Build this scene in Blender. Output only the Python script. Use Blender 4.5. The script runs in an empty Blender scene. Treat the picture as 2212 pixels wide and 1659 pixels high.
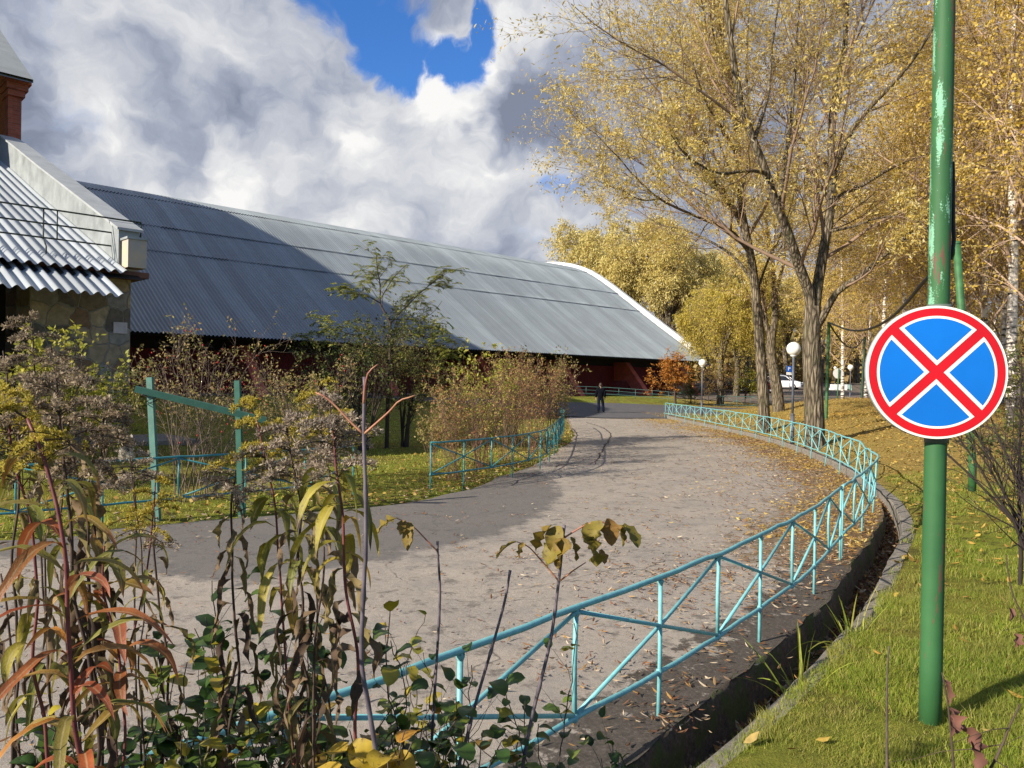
import bpy, math, random
import numpy as np
from mathutils import Vector, Matrix

# ---------------------------------------------------------------- camera
SC = bpy.context.scene
F_PX, CX, CY = 1671.0, 1106.0, 829.5          # measured on the photograph at 2212 x 1659
CAM = np.array([0.0, 0.0, 1.9])
PITCH, ROLL = 0.0045, 0.016
_F = np.array([0, math.cos(PITCH), -math.sin(PITCH)])
_U0 = np.array([0, math.sin(PITCH), math.cos(PITCH)])
_R0 = np.array([1.0, 0, 0])
_R = _R0 * math.cos(ROLL) + _U0 * math.sin(ROLL)
_U = -_R0 * math.sin(ROLL) + _U0 * math.cos(ROLL)
cd = bpy.data.cameras.new('camera')
cam = bpy.data.objects.new('camera', cd)
SC.collection.objects.link(cam)
cd.sensor_width = 36.0
cd.lens = 36.0 * F_PX / 2212.0
cd.clip_start = 0.05
cd.clip_end = 6000
M4 = Matrix(((_R[0], _U[0], -_F[0], CAM[0]), (_R[1], _U[1], -_F[1], CAM[1]), (_R[2], _U[2], -_F[2], CAM[2]), (0, 0, 0, 1)))
cam.matrix_world = M4
SC.camera = cam

def ray(x, y):
    d = _F + (x - CX) / F_PX * _R - (y - CY) / F_PX * _U
    return d
def onz(x, y, z=0.0):
    d = ray(x, y); t = (z - CAM[2]) / d[2]
    return CAM + d * t
def at(x, y, Y):
    d = ray(x, y)
    return CAM + d * (Y / d[1])
def unit(v):
    v = np.asarray(v, float); return v / np.linalg.norm(v)

# ---------------------------------------------------------------- light
SUN_AZ = math.radians(33)       # shadows fall to the right and 33 degrees away from the viewer
SUN_EL = math.radians(26)
SH = np.array([math.cos(SUN_AZ), math.sin(SUN_AZ), 0.0])
SUN_TO = np.array([-SH[0] * math.cos(SUN_EL), -SH[1] * math.cos(SUN_EL), math.sin(SUN_EL)])
ld = bpy.data.lights.new('sun', 'SUN')
ld.energy = 4.9
ld.angle = math.radians(0.53)
ld.color = (1.0, 0.90, 0.76)
sun = bpy.data.objects.new('sun', ld)
SC.collection.objects.link(sun)
sun.rotation_euler = Vector(SUN_TO).to_track_quat('Z', 'Y').to_euler()
SC.view_settings.view_transform = 'Standard'
SC.view_settings.look = 'None'
SC.view_settings.exposure = 0.84
SC.view_settings.gamma = 1.0
SC.view_settings.use_curve_mapping = False

# ---------------------------------------------------------------- world: clear sky with cumulus
W = bpy.data.worlds.new('World')
SC.world = W
W.use_nodes = True
NT = W.node_tree
NT.nodes.clear()
def N(nt, kind, **kw):
    n = nt.nodes.new(kind)
    for k, v in kw.items():
        if k == 'inp':
            for i, val in v.items():
                s = n.inputs[i]
                if hasattr(val, 'is_linked') or isinstance(val, bpy.types.NodeSocket):
                    nt.links.new(val, s)
                else:
                    s.default_value = val
        else:
            setattr(n, k, v)
    return n
def MATH(nt, op, a, b=None, clamp=False):
    n = N(nt, 'ShaderNodeMath', operation=op, use_clamp=clamp)
    for i, v in enumerate((a, b)):
        if v is None: continue
        if isinstance(v, bpy.types.NodeSocket): nt.links.new(v, n.inputs[i])
        else: n.inputs[i].default_value = v
    return n.outputs[0]
def RAMP(nt, fac, stops, interp='LINEAR'):
    n = nt.nodes.new('ShaderNodeValToRGB')
    cr = n.color_ramp; cr.interpolation = interp
    while len(cr.elements) < len(stops): cr.elements.new(0.5)
    for e, (p, c) in zip(cr.elements, stops):
        e.position = p
        e.color = (c[0], c[1], c[2], 1) if hasattr(c, '__len__') else (c, c, c, 1)
    if fac is not None: nt.links.new(fac, n.inputs[0])
    return n.outputs[0]
def MIXC(nt, fac, a, b, blend='MIX'):
    n = nt.nodes.new('ShaderNodeMix'); n.data_type = 'RGBA'; n.blend_type = blend
    for s, v in ((n.inputs[0], fac), (n.inputs[6], a), (n.inputs[7], b)):
        if isinstance(v, bpy.types.NodeSocket): nt.links.new(v, s)
        elif hasattr(v, '__len__'): s.default_value = (v[0], v[1], v[2], 1)
        else: s.default_value = v
    return n.outputs[2]
def NOISE(nt, vec, scale, detail=4, rough=0.55, dist=0.0, out=0):
    n = N(nt, 'ShaderNodeTexNoise')
    n.inputs['Scale'].default_value = scale; n.inputs['Detail'].default_value = detail
    n.inputs['Roughness'].default_value = rough; n.inputs['Distortion'].default_value = dist
    if vec is not None: nt.links.new(vec, n.inputs['Vector'])
    return n.outputs[out]

def build_world():
    nt = NT
    sky = N(nt, 'ShaderNodeTexSky')
    sky.sky_type = 'NISHITA'; sky.sun_disc = False
    sky.sun_elevation = SUN_EL
    sky.sun_rotation = math.atan2(SUN_TO[0], SUN_TO[1])
    sky.altitude = 150; sky.air_density = 1.0; sky.dust_density = 0.6; sky.ozone_density = 2.5
    skyc = N(nt, 'ShaderNodeVectorMath', operation='SCALE', inp={0: sky.outputs[0], 'Scale': 0.10}).outputs[0]
    skyc = MIXC(nt, 1.0, skyc, (0.36, 0.68, 1.10), 'MULTIPLY')
    d = N(nt, 'ShaderNodeTexCoord').outputs['Generated']
    def vadd(a, b): return N(nt, 'ShaderNodeVectorMath', operation='ADD', inp={0: a, 1: b}).outputs[0]
    def vmul(a, b): return N(nt, 'ShaderNodeVectorMath', operation='MULTIPLY', inp={0: a, 1: b}).outputs[0]
    def noisec(v, s, det, r):
        n = N(nt, 'ShaderNodeTexNoise'); n.inputs['Scale'].default_value = s; n.inputs['Detail'].default_value = det; n.inputs['Roughness'].default_value = r
        nt.links.new(v, n.inputs['Vector']); return n.outputs['Color']
    # edges of clouds curl: bend the direction with two sizes of turbulence
    def bend(v, s, amt, det=4): return vadd(v, vmul(vadd(noisec(v, s, det, 0.6), (-0.5, -0.5, -0.5)), (amt, amt, amt)))
    dw = bend(bend(d, 5.0, 0.16), 16.0, 0.055, 6)
    dn = N(nt, 'ShaderNodeVectorMath', operation='NORMALIZE', inp={0: dw}).outputs[0]
    def blob(x, y, r, amt, hard=0.2):
        c = unit(ray(x, y))
        dt = N(nt, 'ShaderNodeVectorMath', operation='DOT_PRODUCT', inp={0: dn, 1: tuple(c)}).outputs['Value']
        m = N(nt, 'ShaderNodeMapRange', interpolation_type='SMOOTHSTEP')
        m.inputs['From Min'].default_value = math.cos(r); m.inputs['From Max'].default_value = math.cos(r * hard); m.inputs['To Max'].default_value = amt
        nt.links.new(dt, m.inputs['Value'])
        return m.outputs[0]
    def total(items, op='ADD'):
        a = None
        for it in items:
            b = blob(*it); a = b if a is None else MATH(nt, op, a, b)
        return a
    flat = vmul(d, (1.0, 1.0, 1.9))
    big = NOISE(nt, flat, 1.7, 3, 0.5); mid = NOISE(nt, vmul(dw, (1, 1, 1.7)), 4.6, 7, 0.55)
    sl = tuple(np.array([-0.035, -0.01, 0.050]))
    mid2 = NOISE(nt, vadd(vmul(dw, (1, 1, 1.7)), sl), 4.6, 7, 0.55)
    fine = NOISE(nt, dw, 17, 8, 0.62)
    # puffs: inverted ridges give rounded heads
    puff = MATH(nt, 'SUBTRACT', 1.0, MATH(nt, 'ABSOLUTE', MATH(nt, 'MULTIPLY', MATH(nt, 'SUBTRACT', NOISE(nt, vmul(dw, (1, 1, 1.4)), 9.5, 5, 0.55), 0.5), 3.4)))
    # where the blue shows
    hole = total(((800, 40, .060, 1.0), (850, 95, .055, 1.0), (905, 60, .05, 1.0), (960, 110, .038, 1.0), (1010, 120, .045, 1.0), (1045, 60, .038, 1.0), (765, 10, .05, .9), (1205, 400, .042, .50), (1170, 520, .04, .26), (690, -30, .06, .8), (80, 30, .10, .16), (40, 250, .10, .14)), 'MAXIMUM')
    hole = MATH(nt, 'SUBTRACT', hole, blob(950, 25, .045, .75, 0.1))
    hole = MATH(nt, 'ADD', hole, MATH(nt, 'MULTIPLY', MATH(nt, 'SUBTRACT', fine, 0.5), 0.85))
    behind = N(nt, 'ShaderNodeMapRange', inp={'Value': N(nt, 'ShaderNodeSeparateXYZ', inp={0: d}).outputs[1], 'From Min': 0.2, 'From Max': -0.3, 'To Min': 0.0, 'To Max': 1.0}).outputs[0]
    hole = MATH(nt, 'MAXIMUM', hole, MATH(nt, 'MULTIPLY', behind, N(nt, 'ShaderNodeMapRange', interpolation_type='SMOOTHSTEP', inp={'Value': big, 'From Min': 0.45, 'From Max': 0.55}).outputs[0]))
    clear = N(nt, 'ShaderNodeMapRange', interpolation_type='SMOOTHSTEP', inp={'Value': hole, 'From Min': 0.14, 'From Max': 0.84}).outputs[0]
    # light and shade of the cloud masses
    masses = total(((900, 330, .17, .30), (990, 180, .075, .30), (930, 130, .04, .2), (650, 470, .16, .22), (760, 250, .05, .22), (1110, 440, .12, .10), (1220, 60, .13, .26), (1120, 90, .07, .20), (1390, 40, .12, .05), (560, 420, .10, .10), (200, 215, .07, .18), (205, 300, .09, .22), (270, 370, .08, .2), (100, 55, .07, .10), (330, 60, .13, .22), (470, 330, .04, .2), (520, 240, .12, .16), (1290, 520, .10, .26), (420, 400, .10, .25), (1180, 330, .05, .16),
                        (400, 290, .10, -.30), (330, 170, .10, -.14), (640, 230, .13, -.16), (1130, 230, .07, -.34), (1240, 230, .12, -.26), (1180, 180, .06, -.12), (850, 460, .08, -.16), (700, 370, .05, -.10), (1020, 500, .09, -.16), (60, 170, .10, -.10), (1400, 200, .12, -.1), (1080, 300, .04, -.2), (480, 150, .10, .06)))
    light = MATH(nt, 'ADD', 0.26, MATH(nt, 'MULTIPLY', masses, 1.30))
    light = MATH(nt, 'ADD', light, MATH(nt, 'MULTIPLY', MATH(nt, 'SUBTRACT', mid, mid2), 1.5))
    light = MATH(nt, 'ADD', light, MATH(nt, 'MULTIPLY', MATH(nt, 'SUBTRACT', puff, 0.62), 0.20))
    light = MATH(nt, 'ADD', light, MATH(nt, 'MULTIPLY', MATH(nt, 'SUBTRACT', fine, 0.5), 0.34))
    light = MATH(nt, 'ADD', light, MATH(nt, 'MULTIPLY', MATH(nt, 'SUBTRACT', big, 0.5), 0.35), clamp=True)
    cc = RAMP(nt, light, ((0.0, (0.128, 0.146, 0.196)), (0.3, (0.206, 0.229, 0.285)), (0.55, (0.312, 0.326, 0.362)), (0.8, (0.43, 0.435, 0.445)), (1.0, (0.54, 0.535, 0.525))))
    col = MIXC(nt, clear, cc, skyc)
    bg = N(nt, 'ShaderNodeBackground', inp={0: col, 1: 1.0})
    out = N(nt, 'ShaderNodeOutputWorld')
    nt.links.new(bg.outputs[0], out.inputs[0])
build_world()

# ---------------------------------------------------------------- mesh helpers
COL = SC.collection
MATS = {}
class MB:
    """Collects geometry in chunks and links it as one mesh object."""
    def __init__(s): s.V = []; s.F = []; s.n = 0; s.smooth = []; s.mi = []; s.at = {}
    def add(s, V, Fc, smooth=False, mi=0):
        V = np.asarray(V, float).reshape(-1, 3); Fc = np.asarray(Fc, int)
        if len(V) == 0: return
        s.V.append(V); s.F.append(Fc + s.n); s.smooth.append(smooth); s.mi.append(mi); s.n += len(V)
    def tube(s, pts, rad, n=8, caps=True, mi=0):
        pts = np.asarray(pts, float)
        rad = np.broadcast_to(np.asarray(rad, float), (len(pts),))
        V, Q = tubes(pts[None], rad[None], n)
        s.add(V, Q, True, mi)
        if caps:
            k = len(pts)
            base = s.n - k * n
            s.F.append(np.array([[base + i for i in range(n)][::-1]])); s.smooth.append(False); s.mi.append(mi)
            s.F.append(np.array([[base + (k - 1) * n + i for i in range(n)]])); s.smooth.append(False); s.mi.append(mi)
    def box(s, c, size, axes=None, mi=0):
        c = np.asarray(c, float); h = np.asarray(size, float) / 2
        ax = np.eye(3) if axes is None else np.asarray(axes, float)
        P = []
        for dz in (-1, 1):
            for dx, dy in ((-1, -1), (1, -1), (1, 1), (-1, 1)):
                P.append(c + ax[0] * h[0] * dx + ax[1] * h[1] * dy + ax[2] * h[2] * dz)
        s.add(P, [[0, 3, 2, 1], [4, 5, 6, 7], [0, 1, 5, 4], [1, 2, 6, 5], [2, 3, 7, 6], [3, 0, 4, 7]], False, mi)
    def grid(s, P, smooth=True, mi=0):
        P = np.asarray(P, float); a, b = P.shape[:2]
        i = np.arange(a * b).reshape(a, b)
        Q = np.stack([i[:-1, :-1], i[1:, :-1], i[1:, 1:], i[:-1, 1:]], -1).reshape(-1, 4)
        s.add(P.reshape(-1, 3), Q, smooth, mi)
    def prism(s, poly, ext, mi=0):
        """poly: closed outline (N,3); ext: extrusion vector"""
        poly = np.asarray(poly, float); n = len(poly)
        V = np.concatenate([poly, poly + np.asarray(ext, float)])
        s.add(V, [[i, (i + 1) % n, n + (i + 1) % n, n + i] for i in range(n)], False, mi)
        b = s.n - 2 * n
        s.F.append(np.array([[b + i for i in range(n)][::-1]])); s.smooth.append(False); s.mi.append(mi)
        s.F.append(np.array([[b + n + i for i in range(n)]])); s.smooth.append(False); s.mi.append(mi)
    def sphere(s, c, r, nu=16, nv=10, sc=(1, 1, 1), mi=0):
        th = np.linspace(0, np.pi, nv); ph = np.linspace(0, 2 * np.pi, nu, endpoint=False)
        P = np.stack([np.outer(np.sin(th), np.cos(ph)) * sc[0], np.outer(np.sin(th), np.sin(ph)) * sc[1], np.outer(np.cos(th), np.ones(nu)) * sc[2]], -1) * r + np.asarray(c)
        i = np.arange(nv * nu).reshape(nv, nu); j = np.roll(i, -1, 1)
        Q = np.stack([i[:-1], i[1:], j[1:], j[:-1]], -1).reshape(-1, 4)
        s.add(P.reshape(-1, 3), Q, True, mi)
    def lathe(s, c, prof, n=16, mi=0):
        ph = np.linspace(0, 2 * np.pi, n, endpoint=False); prof = np.asarray(prof, float)
        P = np.stack([np.outer(prof[:, 0], np.cos(ph)), np.outer(prof[:, 0], np.sin(ph)), np.outer(prof[:, 1], np.ones(n))], -1) + np.asarray(c)
        m = len(prof); i = np.arange(m * n).reshape(m, n); j = np.roll(i, -1, 1)
        s.add(P.reshape(-1, 3), np.stack([i[:-1], j[:-1], j[1:], i[1:]], -1).reshape(-1, 4), True, mi)
    def mesh(s, name):
        V = np.concatenate(s.V) if s.V else np.zeros((0, 3))
        me = bpy.data.meshes.new(name)
        tot = sum(f.shape[0] for f in s.F); nl = sum(f.size for f in s.F)
        me.vertices.add(len(V)); me.vertices.foreach_set('co', V.astype(np.float32).ravel())
        me.loops.add(nl); me.polygons.add(tot)
        me.loops.foreach_set('vertex_index', np.concatenate([f.ravel() for f in s.F]).astype(np.int32))
        cnt = np.concatenate([np.full(f.shape[0], f.shape[1]) for f in s.F])
        st = np.concatenate([[0], np.cumsum(cnt)[:-1]])
        me.polygons.foreach_set('loop_start', st.astype(np.int32))
        me.polygons.foreach_set('use_smooth', np.concatenate([np.full(f.shape[0], b) for f, b in zip(s.F, s.smooth)]))
        me.polygons.foreach_set('material_index', np.concatenate([np.full(f.shape[0], b) for f, b in zip(s.F, s.mi)]).astype(np.int32))
        me.update(calc_edges=True)
        for k, v in s.at.items():
            a = me.attributes.new(k, 'FLOAT', 'POINT'); a.data.foreach_set('value', np.asarray(v, np.float32))
        me.validate()
        return me
    def build(s, name, mat, parent=None, loc=None):
        me = s.mesh(name)
        o = bpy.data.objects.new(name, me); COL.objects.link(o)
        for m in (mat if isinstance(mat, (list, tuple)) else [mat]): me.materials.append(m)
        if parent is not None: 
            o.parent = parent
            o.matrix_parent_inverse = Matrix.Translation(-Vector(parent.location)) if loc is None else Matrix.Identity(4)
        if loc is not None and parent is None:
            o.location = loc
        return o

def tubes(P, R, n=5, roll=None):
    """many tubes at once: P (N,K,3), R (N,K)"""
    P = np.asarray(P, float); R = np.asarray(R, float)
    Nn, K, _ = P.shape
    T = np.gradient(P, axis=1)
    T /= np.linalg.norm(T, axis=2, keepdims=True) + 1e-12
    ref = np.where(np.abs(T[:, :1, 2:3]) > 0.9, np.array([[[1.0, 0.02, 0]]]), np.array([[[0.03, 0.02, 1.0]]]))
    ref = np.broadcast_to(ref, T.shape)
    A = np.cross(T, ref); A /= np.linalg.norm(A, axis=2, keepdims=True) + 1e-12
    B = np.cross(T, A)
    ph = np.linspace(0, 2 * np.pi, n, endpoint=False)
    V = P[:, :, None, :] + R[:, :, None, None] * (A[:, :, None, :] * np.cos(ph)[None, None, :, None] + B[:, :, None, :] * np.sin(ph)[None, None, :, None])
    i = np.arange(Nn * K * n).reshape(Nn, K, n); j = np.roll(i, -1, 2)
    Q = np.stack([i[:, :-1], j[:, :-1], j[:, 1:], i[:, 1:]], -1).reshape(-1, 4)
    return V.reshape(-1, 3), Q

def tag(o, label=None, cat=None, group=None, kind=None):
    if label: o['label'] = label
    if cat: o['category'] = cat
    if group: o['group'] = group
    if kind: o['kind'] = kind
    return o
def empty(name, loc, label=None, cat=None, group=None):
    o = bpy.data.objects.new(name, None); COL.objects.link(o)
    o.location = Vector([float(v) for v in loc]); o.empty_display_size = 0.2
    return tag(o, label, cat, group)
def copy_tree(root, loc, rz=0.0, sc=1.0, label=None, group=None, parent=None):
    r = root.copy(); COL.objects.link(r)
    r.location = Vector([float(v) for v in loc]); r.rotation_euler = (0, 0, rz); r.scale = (sc, sc, sc)
    if label: r['label'] = label
    if group: r['group'] = group
    def rec(a, b):
        for ch in [c for c in bpy.data.objects if c.parent == a]:
            c = ch.copy(); COL.objects.link(c); c.parent = b
            rec(ch, c)
    rec(root, r)
    return r

def crom(pts, step):
    """Catmull-Rom through pts, resampled at about step"""
    p = np.asarray(pts, float)
    p = np.vstack([2 * p[0] - p[1], p, 2 * p[-1] - p[-2]])
    out = []
    for i in range(1, len(p) - 2):
        n = max(2, int(np.linalg.norm(p[i + 1] - p[i]) / step * 2) + 1)
        t = np.linspace(0, 1, n, endpoint=False)[:, None]
        a, b, c, d = p[i - 1], p[i], p[i + 1], p[i + 2]
        out.append(0.5 * ((2 * b) + (-a + c) * t + (2 * a - 5 * b + 4 * c - d) * t ** 2 + (-a + 3 * b - 3 * c + d) * t ** 3))
    out.append(p[-2:-1])
    q = np.vstack(out)
    L = np.concatenate([[0], np.cumsum(np.linalg.norm(np.diff(q, axis=0), axis=1))])
    m = max(2, int(L[-1] / step) + 1)
    s = np.linspace(0, L[-1], m)
    return np.stack([np.interp(s, L, q[:, k]) for k in range(q.shape[1])], 1)
def resample(p, n):
    p = np.asarray(p, float)
    L = np.concatenate([[0], np.cumsum(np.linalg.norm(np.diff(p, axis=0), axis=1))])
    s = np.linspace(0, L[-1], n)
    return np.stack([np.interp(s, L, p[:, k]) for k in range(p.shape[1])], 1)
def sstep(a, b, x):
    t = np.clip((np.asarray(x, float) - a) / (b - a), 0, 1); return t * t * (3 - 2 * t)

# smooth value noise on the plane, for terrain
_ng = np.random.default_rng(5).random((64, 64))
def vnoise(x, y, s):
    x = np.asarray(x, float) / s; y = np.asarray(y, float) / s
    xi = np.floor(x).astype(int); yi = np.floor(y).astype(int)
    fx = x - xi; fy = y - yi; fx = fx * fx * (3 - 2 * fx); fy = fy * fy * (3 - 2 * fy)
    g = lambda a, b: _ng[a % 64, b % 64]
    return (g(xi, yi) * (1 - fx) + g(xi + 1, yi) * fx) * (1 - fy) + (g(xi, yi + 1) * (1 - fx) + g(xi + 1, yi + 1) * fx) * fy - 0.5

# ---------------------------------------------------------------- materials
def new_mat(name):
    m = bpy.data.materials.new(name); m.use_nodes = True
    nt = m.node_tree
    b = nt.nodes['Principled BSDF']
    return m, nt, b
def objco(nt): return N(nt, 'ShaderNodeTexCoord').outputs['Object']
def bump(nt, b, h, strength=0.3, dist=0.01):
    n = N(nt, 'ShaderNodeBump', inp={'Strength': strength, 'Distance': dist, 'Height': h})
    nt.links.new(n.outputs[0], b.inputs['Normal'])
def plain(name, col, rough=0.6, var=0.15, scale=8.0, metal=0.0, bmp=0.0, col2=None, spec=0.4):
    """a colour that wanders a little, with a fine bump"""
    if name in MATS: return MATS[name]
    m, nt, b = new_mat(name)
    c = objco(nt)
    n = NOISE(nt, c, scale, 6, 0.6)
    lo = [v * (1 - var) for v in col]; hi = [min(1, v * (1 + var)) for v in col]
    if col2: hi = col2
    r = RAMP(nt, n, ((0.3, lo), (0.7, hi)))
    nt.links.new(r, b.inputs['Base Color'])
    b.inputs['Roughness'].default_value = rough; b.inputs['Metallic'].default_value = metal
    b.inputs['Specular IOR Level'].default_value = spec
    if bmp: bump(nt, b, NOISE(nt, c, scale * 4, 5, 0.6), bmp, 0.02)
    MATS[name] = m
    return m
def leafmat(name, stops, trans=0.35, rough=0.6, island=True, spots=None):
    """foliage: every leaf its own tint; light passes through"""
    if name in MATS: return MATS[name]
    m, nt, b = new_mat(name)
    g = N(nt, 'ShaderNodeNewGeometry')
    f = g.outputs['Random Per Island']
    c = RAMP(nt, f, stops)
    oc = objco(nt)
    c = MIXC(nt, 1.0, c, RAMP(nt, NOISE(nt, oc, 30 if spots is None else 60, 3), ((0.3, 0.78), (0.7, 1.15))), 'MULTIPLY')
    if spots:
        c = MIXC(nt, RAMP(nt, NOISE(nt, oc, 95, 4, 0.6), ((0.58, 0.0), (0.68, 0.8))), c, spots)
    nt.links.new(c, b.inputs['Base Color'])
    b.inputs['Roughness'].default_value = rough
    b.inputs['Specular IOR Level'].default_value = 0.3
    tr = N(nt, 'ShaderNodeBsdfTranslucent', inp={0: c})
    mx = N(nt, 'ShaderNodeMixShader', inp={0: trans, 1: b.outputs[0], 2: tr.outputs[0]})
    nt.links.new(mx.outputs[0], nt.nodes['Material Output'].inputs[0])
    MATS[name] = m
    return m
# ================================================================ ground, road, ditch, kerb
UX = unit([math.sin(math.radians(45.4)), math.cos(math.radians(45.4)), 0])   # along the long hall
UN = np.array([-UX[1], UX[0], 0.0])                                           # away from the viewer, across the hall
def sd(s, d, z=0.0): return UX * s + UN * d + np.array([0, 0, z])

_fr = [(804, 1477), (948, 1420), (1120, 1360), (1245, 1312), (1382, 1263), (1500, 1218), (1650, 1152), (1752, 1101), (1822, 1049), (1857, 1025), (1877, 1007), (1887, 994),
       (1888, 985), (1877, 975), (1850, 960), (1815, 946), (1780, 934), (1742, 923), (1705, 914), (1657, 904), (1602, 895), (1542, 886.5), (1487, 879), (1435, 872)]
FENCE_H = 0.8
_pr = [onz(x, y, FENCE_H)[:2] for x, y in _fr]
_pr = [(-24, -12), (-8, -3.2), (-3.2, 0.45), (-1.55, 1.75)] + _pr
PR = crom(_pr, 0.1)                       # the line of the right-hand fence, from behind the viewer to the far end
i_far = len(PR)
_pl = [onz(x, y, 0)[:2] for x, y in ((0, 1166), (222, 1141), (400, 1127), (640, 1106), (875, 1085), (1021, 1050), (1110, 1020), (1167, 998), (1215, 968), (1238, 945), (1236, 926), (1228, 912), (1222, 900))]
PL = crom([(-30, -1), (-14, 5.2)] + _pl + [(2.3, 47.0)], 0.2)

def pdist(x, y, P):
    """signed distance from points to polyline P (positive on the right-hand side of its direction)"""
    q = np.stack([np.ravel(x), np.ravel(y)], 1)
    best = np.full(len(q), 1e9); sgn = np.ones(len(q)); arc = np.zeros(len(q))
    Pp = P[::3] if len(P) > 150 else P
    acc = 0.0
    for a, b in zip(Pp[:-1], Pp[1:]):
        ab = b - a; L2 = ab @ ab
        t = np.clip(((q - a) @ ab) / L2, 0, 1)
        w = q - (a + t[:, None] * ab)
        dd = np.hypot(w[:, 0], w[:, 1])
        cr = ab[0] * (q[:, 1] - a[1]) - ab[1] * (q[:, 0] - a[0])
        m = dd < best
        best = np.where(m, dd, best); sgn = np.where(m, np.where(cr > 0, -1, 1), sgn); arc = np.where(m, acc + t * math.sqrt(L2), arc)
        acc += math.sqrt(L2)
    return (best * sgn).reshape(np.shape(x)), arc.reshape(np.shape(x))

def bank(o, y, x=None):
    """height of the grass bank right of the ditch"""
    o = np.asarray(o, float)
    far = sstep(10, 20, y)
    if x is not None:
        low = sstep(27, 41, y) * sstep(20, 12, x)
        return bank(o, y) * (1 - low) + (0.10 * sstep(50, 42, y) - 0.02) * low
    return 0.10 + 0.07 * far + (0.10 + 0.9 * far) * (1 - np.exp(-np.maximum(o - 0.5, 0) / 4.0)) + 0.035 * np.maximum(o - 0.5, 0) * (1 - far) * np.exp(-np.maximum(o, 0) / 20)
def lawn(x, y):
    s = x * UX[0] + y * UX[1]; d = x * UN[0] + y * UN[1]
    z = 0.72 * sstep(27, 41, d)
    z = np.maximum(z, 0.40 * sstep(13.5, 18.5, d) * sstep(12, 6, s))
    rise = np.clip(0.043 * np.maximum(y - 61, 0), 0, 2.3)
    return np.maximum(z, rise)
def ground_z(x, y):
    x = np.asarray(x, float); y = np.asarray(y, float)
    o, _ = pdist(x, y, PR)
    l, _ = pdist(x, y, PL)
    base = lawn(x, y) + 0.03 * sstep(0, 1.5, -l) + vnoise(x, y, 3.0) * 0.05 * sstep(0.3, 2.0, -l) * sstep(60, 40, y)
    right = bank(o, y, x) + np.clip(0.043 * np.maximum(y - 61, 0), 0, 2.3) * 0.55 + vnoise(x, y, 2.5) * 0.10 * sstep(0.6, 3, o)
    right = np.maximum(right, lawn(x, y))
    w = sstep(0.3, 0.6, o) * sstep(58, 46, y) * (1 - sstep(39.0, 40.8, y) * sstep(10.5, 8.6, x))
    return base * (1 - w) + right * w
def gz(x, y): return float(ground_z(np.array([x]), np.array([y]))[0])

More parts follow.
